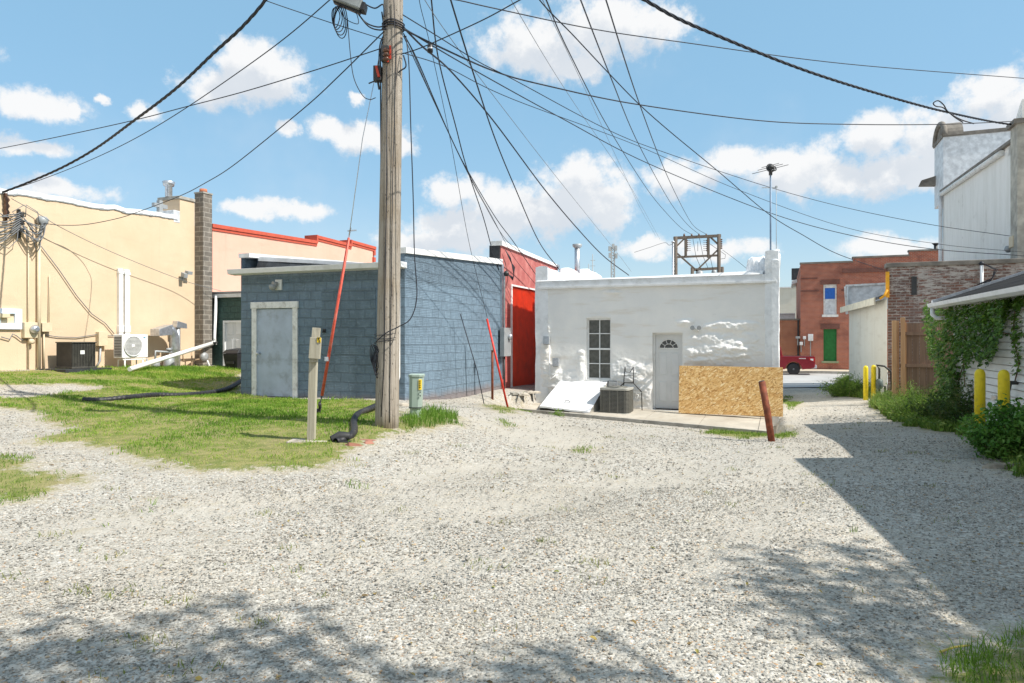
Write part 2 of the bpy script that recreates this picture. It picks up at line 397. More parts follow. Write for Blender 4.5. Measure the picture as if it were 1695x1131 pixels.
M['tagyellow'] = plain('yellow_tag', (.80, .55, .02), .5, bst=0)
M['brightred'] = plain('bright_red_guard', (.60, .035, .02), .5, bst=.05)
M['brickbit'] = plain('brick_fragment', (.30, .14, .10), .9, var=.25, bst=.5)
M['stembrown'] = plain('vine_stem', (.15, .10, .06), .8)
M['stemgreen'] = plain('green_stem', (.12, .15, .05), .7)
M['straw'] = plain('straw', (.65, .48, .12), .7)
def vnoise(x, z, seed=0):
    r = np.random.default_rng(seed); T = r.random((64, 64)); xi = np.floor(x).astype(int); zi = np.floor(z).astype(int); fx, fz = x-xi, z-zi
    fx = fx*fx*(3-2*fx); fz = fz*fz*(3-2*fz); g = lambda a, b: T[a % 64, b % 64]
    return (g(xi, zi)*(1-fx)+g(xi+1, zi)*fx)*(1-fz)+(g(xi, zi+1)*(1-fx)+g(xi+1, zi+1)*fx)*fz
def fbm(x, z, seed=0, o=5):
    s = 0; a = .5
    for k in range(o): s = s+a*vnoise(x*2**k, z*2**k, seed+k); a *= .55
    return s
def Yof(v, u): return XY(v, u)[1]
# ================= main planes of the buildings =================
_v, _u = vu(W(670, 14.5), 14.5); BV, BU = _v, _u                  # blue building: right plane, front plane
BVL = on_u(BU, 399); BUR = on_v(BV, 829)
_v, _u = vu(W(1287, 17.2), 17.2); WVR, WU = _v, _u                # white building: right plane, front plane
WVL = on_u(WU, 889)
_v, _u = vu(W(215, 20.8), 20.8); TV = _v                          # tan building wall
TU1 = on_v(TV, 322)
def Yof(v, u): return XY(v, u)[1]

WKU = WU-2.3; KVL, KVR = on_u(WU-1.2, 864), on_u(WU-2.3, 1276)
def KU(v): return np.interp(v, [KVL, KVR], [WU-1.2, WU-2.3])
def ZWALK(v): return float(np.interp(v, [KVL, KVR], [zz(676.5, XY(KVL, WU-1.2)[1]), zz(714, XY(KVR, WU-2.3)[1])]))
def _walkfix(X, Y, z):
    v, u = vu(X, Y); zt = np.interp(v, [KVL, KVR], [ZWALK(KVL), ZWALK(KVR)]); inv = np.clip((v-KVL+.5)/.5, 0, 1)*np.clip((WVR+.5-v)/.5, 0, 1)
    ku = KU(v); front = np.clip((u-ku+2.6)/2.6, 0, 1); front = front*front*(3-2*front)*inv*(u <= ku+.02); z = z*(1-front)+(zt-.075)*front
    under = (v > KVL) & (v < WVR+.05) & (u > ku-.1) & (u < WU+8); return np.where(under, np.minimum(z, zt-.13), z)
GFIX.append(_walkfix)
# ================= GROUND =================
def pip(poly, X, Y):
    c = np.zeros(X.shape, bool); n = len(poly)
    for i in range(n):
        x0, y0 = poly[i]; x1, y1 = poly[(i+1) % n]
        t = ((y0 > Y) != (y1 > Y)) & (X < (x1-x0)*(Y-y0)/((y1-y0)+1e-12)+x0); c ^= t
    return c
def wob(X, Y, a):          # irregular offset for ragged borders
    return (a*(np.sin(X*2.3+np.sin(Y*1.7)*2)+.6*np.sin(X*5.1-Y*4.3)+.4*np.sin(Y*9.7+X*3.3)+.3*np.sin(X*17+Y*5)),
            a*(np.sin(Y*2.7+np.cos(X*1.9)*2)+.6*np.cos(X*4.7+Y*5.3)+.4*np.sin(X*8.7-Y*4.1)+.3*np.sin(Y*19-X*7)))
def gp(*pts): return [hit(*p) for p in pts]
LAWN = [gp((-260,620),(0,617),(150,612),(330,609),(400,611),(398,655),(500,661),(610,663),(650,672),(655,700),(640,722),(600,742),(560,766),(480,781),
           (400,787),(330,781),(250,766),(180,748),(150,738),(90,733),(60,728),(150,712),(60,700),(80,688),(30,676),(-250,680),(-260,664),(60,662),(175,644),(150,638),(-260,640)),
        gp((-150,762),(40,764),(36,780),(80,786),(150,788),(165,797),(100,812),(40,826),(5,830),(-150,835)),
        gp((676,700),(690,684),(720,678),(752,690),(748,702),(715,708),(690,712)),
        gp((802,672),(835,668),(880,680),(850,686),(815,684)),
        gp((1560,1086),(1620,1064),(1720,1055),(1900,1080),(1900,1300),(1560,1300),(1575,1150))]
VERGE = [gp((1380,652),(1390,640),(1402,628),(1430,628),(1450,660),(1400,658)),
         gp((1440,668),(1480,660),(1560,655),(1640,700),(1720,760),(1800,800),(1700,790),(1660,760),(1625,730),(1590,716),(1540,714),(1500,706),(1475,690))]
TUFTS = [gp((1180,705),(1210,698),(1250,704),(1256,722),(1215,728),(1175,718)), gp((1262,716),(1300,712),(1315,724),(1290,730)),
         gp((575,807),(620,804),(635,812),(590,816)), gp((250,826),(290,822),(300,832),(260,834)), gp((838,700),(860,702),(850,710)),
         gp((940,742),(990,738),(995,748),(950,750)), gp((110,878),(140,874),(150,886),(118,888)), gp((1290,660),(1325,668),(1318,680),(1290,676)),
         gp((655,705),(700,700),(712,712),(670,722)), gp((1420,880),(1440,878),(1440,886),(1424,888)), gp((150,905),(175,902),(180,910),(160,912)), gp((220,850),(250,846),(262,852),(236,856))]
DUST = [gp((120,1000),(200,960),(330,935),(260,985),(160,1020)), gp((600,830),(900,800),(1200,760),(1260,775),(900,850),(650,880)),
        gp((760,700),(900,690),(1010,740),(860,740)), gp((420,900),(560,880),(600,900),(480,930)), gp((-50,880),(200,850),(480,822),(700,800),(720,812),(480,842),(200,878),(-50,915)), gp((1330,700),(1345,740),(1300,800),(1210,900),(1150,1010),(1060,1010),(1170,880),(1250,790),(1300,740)), gp((1180,680),(1320,676),(1330,700),(1250,720)), gp((560,960),(700,920),(860,900),(900,915),(740,950),(600,985)), gp((640,770),(820,762),(980,760),(1000,778),(820,785),(640,792))]
def inside(polys, X, Y, a=.09):
    ox, oy = wob(X, Y, a); r = np.zeros(X.shape, bool)
    for p in polys: r |= pip(p, X+ox, Y+oy)
    return r
def soften(m, k):
    m = m.astype(float)
    for _ in range(k):
        m = (m+np.roll(m, 1, 0)+np.roll(m, -1, 0)+np.roll(m, 1, 1)+np.roll(m, -1, 1))/5
    return m
def axis(lo, hi, step, far, grow=1.25):
    a = list(np.arange(lo, hi, step)); s = step; x = a[-1]
    while x < far: s *= grow; x += s; a.append(x)
    s = step; x = lo; pre = []
    while x > -far: s *= grow; x -= s; pre.append(x)
    return np.array(pre[::-1]+a)
gx = axis(-15, 13, .1, 1500, 1.12); gy = axis(1.5, 30, .1, 1500, 1.07)
GX, GY = np.meshgrid(gx, gy, indexing='ij'); GZ = ground_h(GX, GY)
lawn_m = inside(LAWN, GX, GY); verge_m = inside(VERGE, GX, GY); tuft_m = inside(TUFTS, GX, GY, .05); dust_m = inside(DUST, GX, GY, .12)
# wheel ruts worn along the lane
GZ = GZ-0.02*soften(dust_m, 6)+0.035*soften(lawn_m, 6)
def ground_mesh():
    nx, ny = len(gx), len(gy); V = np.stack([GX, GY, GZ], -1).reshape(-1, 3)
    i, j = np.meshgrid(np.arange(nx-1), np.arange(ny-1), indexing='ij'); k = (i*ny+j).ravel()
    Fc = np.stack([k, k+ny, k+ny+1, k+1], -1)
    m, b, bs, P = newmat('gravel')
    ga = b.n('ShaderNodeAttribute', attribute_name='grassy'); da = b.n('ShaderNodeAttribute', attribute_name='dust')
    def cells(scale, seed):
        v = b.n('ShaderNodeTexVoronoi'); v.inputs['Scale'].default_value = scale
        b.l(b.vm('ADD', P, (seed, seed*2, 0)), v.inputs['Vector']); s = b.n('ShaderNodeSeparateColor'); b.l(v.outputs['Color'], s.inputs[0])
        return v.outputs['Distance'], s.outputs[0], s.outputs[1]
    d1, r1, q1 = cells(46, 0); d2, r2, q2 = cells(88, 3.3); d3, r3, q3 = cells(28, 7.1)
    stops = [(0, (.16, .15, .135)), (.09, (.27, .255, .225)), (.32, (.385, .365, .32)), (.6, (.455, .43, .38)), (.88, (.52, .495, .44)), (1, (.64, .61, .55))]
    c1 = b.ramp(r1, stops); c2 = b.ramp(r2, stops); c3 = b.ramp(r3, stops)
    c = b.mix(b.step(q3, .74, .78), b.mix(b.step(q1, .45, .5), c1, c2), c3)
    c = b.mix(b.m('GREATER_THAN', q2, .965), c, (.42, .25, .13))
    big = b.noise(P, .55, 6, .6); mid = b.noise(P, 2.6, 6, .65)
    c = b.mix(b.m('MULTIPLY', b.step(big, .42, .68), .45), c, (.50, .455, .385))
    c = b.mix(b.m('MULTIPLY', b.step(mid, .52, .72), .35), c, b.mix(1, c, (.62, .6, .56), 'MULTIPLY'))
    huge = b.noise(P, .23, 5, .6); c = b.mix(b.m('MULTIPLY', b.step(huge, .45, .65), .5), c, b.mix(1, c, (.84, .81, .76), 'MULTIPLY'))
    dust = b.m('MULTIPLY', da.outputs['Fac'], b.m('MULTIPLY_ADD', b.step(mid, .3, .6), .45, .22, clamp=True))
    c = b.mix(dust, c, b.mix(b.noise(P, 60, 3), (.38, .35, .295), (.47, .435, .375)))
    g = b.mix(b.step(b.noise(P, 5, 6), .35, .65), (.15, .18, .045), (.27, .25, .10))
    g = b.mix(b.step(b.noise(P, 1.3, 5), .5, .75), g, (.30, .25, .13))
    edge = b.m('ADD', ga.outputs['Fac'], b.m('MULTIPLY_ADD', b.noise(P, 3.5, 10, .85), 2.6, -1.32), clamp=True)
    fr = b.m('MULTIPLY', b.step(edge, .02, .4), .45); c = b.mix(fr, c, (.36, .30, .19)); c = b.mix(b.step(edge, .42, .62), c, g)
    b.l(c, bs.inputs['Base Color']); bs.inputs['Roughness'].default_value = .92; bs.inputs['Specular IOR Level'].default_value = .2
    h = b.m('ADD', b.m('MULTIPLY', d1, -.7), b.m('MULTIPLY', d3, -.5)); h = b.m('ADD', h, b.m('MULTIPLY', d2, -.25))
    h = b.m('ADD', h, b.m('MULTIPLY', r1, .5)); bs_h = b.m('MULTIPLY', h, b.m('MULTIPLY_ADD', dust, -.8, 1.0)); bump(b, bs, bs_h, .8, .016)
    o = npmesh('ground', V, Fc, m, True); me = o.data
    for nm, arr in (('grassy', soften(lawn_m | verge_m | tuft_m, 16)), ('dust', soften(dust_m, 9))):
        at = me.attributes.new(nm, 'FLOAT', 'POINT'); at.data.foreach_set('value', arr.ravel().astype(np.float32))
    o['kind'] = 'structure'
ground_mesh()

# ---- loose stones lying on the gravel, near the camera ----
def stone_mat():
    m, b, bs, P = newmat('loose_stone'); t = b.n('ShaderNodeAttribute', attribute_name='tint')
    c = b.ramp(t.outputs['Fac'], [(0, (.15, .145, .13)), (.07, (.27, .255, .225)), (.35, (.39, .37, .325)), (.7, (.46, .435, .385)), (.95, (.56, .535, .48)), (.975, (.46, .31, .18)), (1, (.60, .50, .37))])
    c = b.mix(b.step(b.noise(P, 90, 4), .35, .7), b.mix(1, c, (.72, .72, .72), 'MULTIPLY'), c)
    b.l(c, bs.inputs['Base Color']); bs.inputs['Roughness'].default_value = .9; bs.inputs['Specular IOR Level'].default_value = .2; return m
def lumps(X, Y, Z, S, tint, mat, name, flat=.62):
    base = np.array([(0,0,1),(0,0,-1),(1,0,0),(-1,0,0),(0,1,0),(0,-1,0),(.62,.62,.35),(-.62,.62,.35),(-.62,-.62,.35),(.62,-.62,.35)], float)
    tri = np.array([(0,2,6),(0,6,4),(0,4,7),(0,7,3),(0,3,8),(0,8,5),(0,5,9),(0,9,2),(6,2,4),(7,4,3),(8,3,5),(9,5,2),(1,4,2),(1,3,4),(1,5,3),(1,2,5)])
    n = len(X); V = base[None]*(1+rng.uniform(-.28, .28, (n, 10, 3))); sc3 = np.stack([rng.uniform(.7, 1.35, n), rng.uniform(.6, 1.05, n), rng.uniform(.4, .8, n)*flat/.6], -1)
    V = V*sc3[:, None]*S[:, None, None]; a = rng.uniform(0, 6.28, n); ca, sa = np.cos(a)[:, None], np.sin(a)[:, None]
    t = rng.normal(0, .25, n)[:, None]; x, y, z = V[..., 0], V[..., 1], V[..., 2]; y, z = y*np.cos(t)-z*np.sin(t), y*np.sin(t)+z*np.cos(t)
    V = np.stack([x*ca-y*sa+X[:, None], x*sa+y*ca+Y[:, None], z+Z[:, None]], -1).reshape(-1, 3)
    Fc = (tri[None]+(np.arange(n)*10)[:, None, None]).reshape(-1, 3)
    return npmesh(name, V, Fc, mat, False, np.repeat(tint, 10))
def scatter_stones():
    xs, ys, ss = [], [], []
    for (y0, y1, dens, s0, s1) in ((2.3, 4.5, 2700, .005, .0122), (4.5, 7.5, 1150, .006, .0135), (7.5, 12, 300, .008, .017), (12, 19, 60, .010, .021)):
        area = (y1-y0)*(y0+y1)/2*1.62; n = int(area*dens)
        y = rng.uniform(y0, y1, n*2); x = rng.uniform(-.82, .82, n*2)*y; keep = rng.random(n*2) < y/y1; x, y = x[keep][:n], y[keep][:n]
        xs.append(x); ys.append(y); ss.append(s0+(s1-s0)*rng.random(len(x))**2.2)
    X, Y, S = map(np.concatenate, (xs, ys, ss))
    V_, U_ = vu(X, Y)
    bad = inside(LAWN+VERGE+TUFTS, X, Y, .09) & (rng.random(len(X)) < .93)
    bad |= inside(DUST, X+rng.normal(0,.12,len(X)), Y+rng.normal(0,.12,len(X)), .12) & (rng.random(len(X)) < .5)
    patch = np.sin(X*1.1+np.sin(Y*.8)*1.5)*np.sin(Y*.9+1.2*np.cos(X*.7)); bad |= (patch < -.45) & (rng.random(len(X)) < .5)
    bad |= (U_ > KU(V_)-.1) & (V_ < WVR+.1) & (V_ > -9)
    X, Y, S = X[~bad], Y[~bad], S[~bad]
    big = rng.random(len(X)) < .012; S = np.where(big, S*1.7, S)
    o = lumps(X, Y, ground_h(X, Y)+S*.25, S, rng.random(len(X)), stone_mat(), 'loose_gravel'); o['kind'] = 'stuff'

# ---- grass ----
def grass_mat(name='grass_blade', cols=((.09, .20, .02), (.20, .34, .04), (.36, .44, .085), (.50, .43, .19))):
    m, b, bs, P = newmat(name); t = b.n('ShaderNodeAttribute', attribute_name='tint')
    c = b.ramp(t.outputs['Fac'], [(0, cols[0]), (.5, cols[1]), (.85, cols[2]), (1, cols[3])])
    tr = b.n('ShaderNodeBsdfTranslucent'); b.l(c, tr.inputs[0]); b.l(c, bs.inputs['Base Color']); bs.inputs['Roughness'].default_value = .6
    bs.inputs['Specular IOR Level'].default_value = .25
    mx = b.n('ShaderNodeMixShader'); mx.inputs[0].default_value = .35; b.l(bs.outputs[0], mx.inputs[1]); b.l(tr.outputs[0], mx.inputs[2])
    b.l(mx.outputs[0], m.node_tree.nodes['Material Output'].inputs[0]); return m
def blades(X, Y, Z, H, Wd, tint, mat, name, lean=.45):
    n = len(X); a = rng.uniform(0, 6.283, n); l = rng.normal(0, lean, n)*H; la = rng.uniform(0, 6.283, n)
    dx, dy = np.cos(a)*Wd/2, np.sin(a)*Wd/2; P = np.stack([X, Y, Z], -1)
    A = P+np.stack([dx, dy, 0*dx], -1); B = P-np.stack([dx, dy, 0*dx], -1)
    mid = P+np.stack([np.cos(la)*l*.35, np.sin(la)*l*.35, H*.6], -1); C1 = mid+np.stack([dx, dy, 0*dx], -1)*.7; D1 = mid-np.stack([dx, dy, 0*dx], -1)*.7
    T = P+np.stack([np.cos(la)*l, np.sin(la)*l, H*.98], -1)
    V = np.stack([A, B, C1, D1, T], 1).reshape(-1, 3); k = np.arange(n)[:, None]*5
    Fc = np.concatenate([k+np.array([[0, 1, 3]]), k+np.array([[0, 3, 2]]), k+np.array([[2, 3, 4]])], 0)
    return npmesh(name, V, Fc, mat, False, np.repeat(tint, 5))
def rand_in(polys, dens, a=.09):
    Xs, Ys = [], []
    for p in polys:
        q = np.array(p); x0, y0 = q.min(0)-.3; x1, y1 = q.max(0)+.3; n = int((x1-x0)*(y1-y0)*dens)
        X = rng.uniform(x0, x1, n); Y = rng.uniform(y0, y1, n); k = inside([p], X, Y, a); Xs.append(X[k]); Ys.append(Y[k])
    return np.concatenate(Xs), np.concatenate(Ys)
def lawn():
    X, Y = rand_in(LAWN[:1], 1750, .16); jx, jy = rng.normal(0, .16, len(X)), rng.normal(0, .16, len(X)); k0 = inside(LAWN[:1], X+jx*2.2, Y+jy*2.2, .15) & inside(LAWN[:1], X-jx*3.2, Y-jy*3.2, .15) | (rng.random(len(X)) < .10); X, Y = X[k0], Y[k0]; k = (X > -17) & (np.abs((X)/Y) < .9); X, Y = X[k], Y[k]
    pt = .5+.5*np.sin(X*1.3+1.1*np.sin(Y*1.7))*np.cos(Y*1.1+np.sin(X*2.1)); pt2 = .5+.5*np.sin(X*4+Y*3.1)*np.sin(Y*5.2-X*2.2)
    k = rng.random(len(X)) < (.45+.55*np.clip(pt*.8+pt2*.5, 0, 1)); X, Y, pt, pt2 = X[k], Y[k], pt[k], pt2[k]
    H = .028+.03*rng.random(len(X))+.03*pt*rng.random(len(X)); back = Y > 18; H = H*np.where(back, 1.7, 1)
    V_, U_ = vu(X, Y); near_wall = (U_ > BU-.5) & (V_ > BVL-.3) & (V_ < BV+.3); H = H*np.where(near_wall, 1.6, 1)
    nz1, nz2 = fbm(X*.9, Y*1.1, 63), fbm(X*4, Y*5, 64); t = np.clip(.5+1.5*(nz1-.47)+1.0*(nz2-.47)+rng.normal(0, .15, len(X)), 0, 1); keep = rng.random(len(X)) < np.clip(1.35-1.6*np.clip(nz2-.5, 0, 1)*2-.9*np.clip(nz1-.56, 0, 1)*4, .15, 1); X, Y, H, t = X[keep], Y[keep], H[keep]*(1.25-.7*t[keep]), t[keep]
    o = blades(X, Y, ground_h(X, Y)+.02, H, .006+.0006*Y, t, grass_mat(), 'lawn_grass'); o['kind'] = 'stuff'
    X, Y = rand_in(LAWN[1:2], 1500, .2); X2, Y2 = rand_in(LAWN[2:4]+TUFTS, 750, .14); X, Y = np.concatenate([X, X2]), np.concatenate([Y, Y2]); k = rng.random(len(X)) < .2+.8*(fbm(X*1.5, Y*2.1, 61) > .45); X, Y = X[k], Y[k]; H = .02+.055*rng.random(len(X))**1.5
    o = blades(X, Y, ground_h(X, Y)+.005, H, .006+.0004*Y, rng.random(len(X))*.8, grass_mat('tuft_blade', ((.10,.18,.025),(.19,.30,.045),(.32,.37,.09),(.45,.38,.18))), 'grass_tufts', .7); o['kind'] = 'stuff'
    X, Y = rand_in(LAWN[4:], 5200, .07); k = rng.random(len(X)) < .55+.45*np.sin(X*9)*np.sin(Y*8); X, Y = X[k], Y[k]; H = .04+.08*rng.random(len(X))
    o = blades(X, Y, ground_h(X, Y), H, .0055, rng.random(len(X))*.7, grass_mat('corner_blade', ((.09,.18,.015),(.18,.31,.035),(.32,.40,.08),(.46,.40,.18))), 'corner_grass', .8); o['kind'] = 'stuff'
    # clump of taller grass by the pedestal
    X, Y = rand_in([LAWN[2]], 900, .12); H = .06+.17*rng.random(len(X))**1.4
    o = blades(X, Y, ground_h(X, Y), H, .010, rng.random(len(X))*.6, grass_mat('tall_blade', ((.08,.18,.02),(.17,.30,.04),(.28,.36,.08),(.38,.36,.15))), 'tall_grass', .5); o['kind'] = 'stuff'
    # sparse weeds spread over the whole gravel
    n = 240; cx = rng.uniform(-.75, .75, n); cy = rng.uniform(3.2, 15, n); cx = cx*cy; keep = (rng.random(n) < .5) & ~inside(LAWN, cx, cy); cx, cy = cx[keep], cy[keep]
    v_, u_ = vu(cx, cy); keep = ~((u_ > KU(v_)-.15) & (v_ < WVR+.2)); cx, cy = cx[keep], cy[keep]
    m_ = 38; X = (cx[:, None]+rng.normal(0, .07, (len(cx), m_))).ravel(); Y = (cy[:, None]+rng.normal(0, .05, (len(cx), m_))).ravel()
    k = rng.random(len(X)) < np.repeat(rng.random(len(cx)), m_); X, Y = X[k], Y[k]
    o = blades(X, Y, ground_h(X, Y), .015+.035*rng.random(len(X)), .006, .3+.7*rng.random(len(X)), grass_mat('weed_blade', ((.08,.14,.02),(.17,.22,.04),(.3,.3,.09),(.4,.32,.16))), 'sparse_weeds', 1.0); o['kind'] = 'stuff'

# ================= BLUE BUILDING =================
def mat_tile(name, col, block=(.305, .203)):
    m, b, bs, P = newmat(name); v, s = flatvec(b, P)
    wv = b.vm('ADD', v, b.vm('MULTIPLY_ADD', _noisecol(b, P, 2.3), (.11, .06, 0), (-.055, -.03, 0)))
    t = bricktex(b, wv, (1, 1, 1), (.8, .8, .8), (0, 0, 0), block[0], block[1], .012, .43, .3)
    n = b.noise(P, 2.4, 6, .65); n2 = b.noise(P, 9, 5, .6)
    c = b.mix(b.step(n, .3, .7), tuple(x*.84 for x in col), tuple(x*1.1 for x in col))
    c = b.mix(b.m('MULTIPLY', b.step(n2, .48, .72), .5), c, tuple(min(1, x*1.35+.04) for x in col))
    c = b.mix(b.m('MULTIPLY', t.outputs['Fac'], .18), c, tuple(x*.5 for x in col))
    cell = b.n('ShaderNodeSeparateColor'); b.l(t.outputs['Color'], cell.inputs[0])
    c = b.mix(b.m('MULTIPLY', cell.outputs[0], .25), b.mix(1, c, (.82, .82, .82), 'MULTIPLY'), c)
    low = b.m('SUBTRACT', .35, s.outputs[2]); lw = b.step(b.m('ADD', low, b.m('MULTIPLY', n, .3)), .1, .35)
    c = b.mix(b.m('MULTIPLY', lw, .55), c, (.22, .13, .085))
    b.l(c, bs.inputs['Base Color']); bs.inputs['Roughness'].default_value = .7
    wave = b.m('SINE', b.m('MULTIPLY', s.outputs[2], 2*math.pi/.036))
    sel = b.m('GREATER_THAN', b.m('ADD', cell.outputs[0], b.m('MULTIPLY', b.noise(P, .9, 3), .3)), .99)          # some tiles are smooth, most are scored
    wave = b.m('MULTIPLY', b.m('MULTIPLY', wave, sel), b.m('SUBTRACT', 1.0, t.outputs['Fac']))
    band = b.step(s.outputs[2], 2.75, 2.9); rough_top = b.m('MULTIPLY', b.noise(P, 26, 5, .7), b.m('MULTIPLY_ADD', band, 2.0, .5))
    h = b.m('ADD', b.m('MULTIPLY', wave, .10), b.m('MULTIPLY', t.outputs['Fac'], -1.3)); h = b.m('ADD', h, rough_top)
    bump(b, bs, h, 1.0, .022); return m
def _noisecol(b, P, s):
    nd = b.n('ShaderNodeTexNoise'); nd.inputs['Scale'].default_value = s; nd.inputs['Detail'].default_value = 3; b.l(P, nd.inputs['Vector']); return nd.outputs['Color']
M['bluetile'] = mat_tile('blue_scored_tile', (.16, .232, .30))
M['blueblock'] = mat_tile('blue_block', (.13, .19, .24), (.40, .20))
g0 = min(ghv(BV, BU), ghv(BVL, BU), ghv(BV, BUR))-.12
zg = zz(445, Yof(BV, BU))                          # gutter height
blue = thing('blue_building', 'low blue-grey scored tile building behind the utility pole with a pale blue metal door', 'building', (BVL, BU, g0))
mb = MB(); dxa, dxb = on_u(BU, 425), on_u(BU, 486); dz0, dz1 = zz(656, Yof((dxa+dxb)/2, BU)), zz(512, Yof((dxa+dxb)/2, BU))
ztopN = zz(418, Yof(BV, BU)); ztopF = zz(437, Yof(BV, BUR))
hole = (dxa-BVL, dxb-BVL, dz0-g0, dz1-g0)
mb.panel((BVL, BU, g0), (1, 0, 0), (0, 0, 1), BV-BVL, zg-g0, [hole], (0, .12, 0))
mb.quad((BV, BU, g0), (BV, BUR, g0), (BV, BUR, ztopF), (BV, BU, ztopN))
mb.quad((BVL, BU, g0), (BVL, BUR+3, g0), (BVL, BUR+3, zg+.9), (BVL, BU, zg+.42))
mb.quad((BVL+.22, BU+.3, zg), (BVL+.22, BUR+3, zg), (BVL+.22, BUR+3, zg+.9), (BVL+.22, BU+.3, zg+.42))
mb.quad((BV-.22, BU+.3, zg-.1), (BV-.22, BUR, zg-.1), (BV-.22, BUR, ztopF), (BV-.22, BU+.3, ztopN))
mb.quad((BV, BU, zg), (BV, BU, ztopN), (BV-.22, BU, ztopN), (BV-.22, BU, zg))
mb.quad((BVL, BUR+3, g0), (BV-.3, BUR+3, g0), (BV-.3, BUR+3, zg+.9), (BVL, BUR+3, zg+.9))
mb.build('wall', M['bluetile'], blue)
# infilled block section right of the door, standing 6 mm proud
bx0, bx1 = on_u(BU, 533), on_u(BU, 622); MB().box(bx0, bx1, BU-.012, BU+.02, g0+.1, zz(478, Yof((bx0+bx1)/2, BU))).build('block_infill', M['blueblock'], blue)
MB().quad((BVL+.1, BU+.02, zg-.02), (BV-.05, BU+.02, zg-.02), (BV-.05, BUR+3, zg+.32), (BVL+.1, BUR+3, zg+.32)).build('roof', M['roofdark'], blue)
mb = MB()   # black membrane sheet hung on the inside of the left parapet, sagging towards the middle
va = BVL+.24
for i in range(24):
    f0, f1 = i/24, (i+1)/24; L = BV-.4-va
    def tz(f): return zg+.40-.31*f+.015*math.sin(f*17)
    for (ya, yb, za, zb) in ((BU+.25+.05*math.sin(i*2.1), BU+.12, 1, 0),):
        mb.quad((va+L*f0, BU+.10+.04*math.sin(i*1.7), zg-.02), (va+L*f1, BU+.10+.04*math.sin((i+1)*1.7), zg-.02), (va+L*f1, BU+.34, tz(f1)), (va+L*f0, BU+.34, tz(f0)))
mb.build('roof_membrane', M['tarp'], blue)
mb = MB(); mb.prism([(va, BU+.30, zg+.37), (BV-.4, BU+.30, zg+.07), (BV-.4, BU+.30, zg+.125), (va, BU+.30, zg+.47)], (0, .14, 0)); mb.build('parapet_cap', M['gutterwhite'], blue)
mb = MB(); mb.prism([(BVL-.06, BU-.02, zg+.42), (BVL-.06, BU+3, zg+.57), (BVL-.06, BUR+3, zg+.9), (BVL-.06, BUR+3, zg+.98), (BVL-.06, BU-.02, zg+.52)], (.32, 0, 0))
mb.build('parapet_cap', M['gutterwhite'], blue)
mb = MB(); mb.prism([(BV-.24, BU-.04, ztopN-.02), (BV-.24, BUR, ztopF-.02), (BV-.24, BUR, ztopF+.13), (BV-.24, BU-.04, ztopN+.10)], (.30, 0, 0)); mb.build('parapet_cap', M['whitepaint'], blue)
gt = MB(); gt.prism([(BVL-.18, BU-.01, zg), (BVL-.18, BU-.24, zg+.02), (BVL-.18, BU-.27, zg+.13), (BVL-.18, BU-.01, zg+.13)], (BV-BVL+.24, 0, 0)); gt.build('gutter', M['gutterwhite'], blue, .006)
dp = MB().tube([(BV-.13, BU-.07, zg), (BV-.13, BU-.045, zg-.12), (BV-.13, BU-.045, g0+.75), (BV-.15, BU-.10, g0+.60)], .042, 8); dp.build('downspout', M['whitepaint'], blue)
# door with a worn wooden frame
fr = MB(); fw = .125
for a, b_ in ((dxa-fw, dxa+.01), (dxb-.01, dxb+fw)): fr.box(a, b_, BU-.035, BU+.05, dz0-.12, dz1+.02)
fr.box(dxa-fw-.02, dxb+fw+.02, BU-.05, BU+.05, dz1+.02, dz1+.17); fr.build('door_frame', M['oldwhite'], blue, .006)
dr = MB().box(dxa+.012, dxb-.012, BU+.0, BU+.05, dz0-.05, dz1+.018).build('door', M['bluedoor'], blue, .004)
MB().cyl((dxa+.09, BU, (dz0+dz1)/2-.02), (dxa+.09, BU-.07, (dz0+dz1)/2-.02), .022).lathe([(.02, -.07), (.034, -.08), (.034, -.10), (.015, -.112)], (dxa+.09, BU, (dz0+dz1)/2-.02), 12, 'y').build('handle', M['galv'], dr)
for z in (dz0+.25, dz0+1.7): MB().box(dxb-.03, dxb+.0, BU-.012, BU+.0, z, z+.1).build('hinge', M['greymetal'], dr)
# lamp over the door
lp = pu(BU, 458, 472); L_ = thing('wall_lamp', 'round weathered lamp on a board under the gutter above the pale blue door', 'lamp', lp)
MB().box(lp[0]-.02, lp[0]+.16, BU-.03, BU, lp[2]-.12, lp[2]+.12).build('backing_board', M['oldwhite'], L_)
MB().cyl((lp[0]+.04, BU-.03, lp[2]+.02), (lp[0]+.0, BU-.12, lp[2]), .05, .075, 14).lathe([(.075, 0), (.085, -.04), (.07, -.1), (.03, -.13)], (lp[0]-.01, BU-.12, lp[2]), 14).build('lamp_body', M['greymetal'], L_)
s1 = pu(BU, 538, 548); single('faucet_box', MB().box(s1[0]-.03, s1[0]+.03, BU-.05, BU, s1[2]-.04, s1[2]+.04).cyl((s1[0], BU-.05, s1[2]), (s1[0], BU-.09, s1[2]-.03), .015), M['darkmetal'], 'small dark tap box on the blue block wall left of the red guy guard', 'tap')

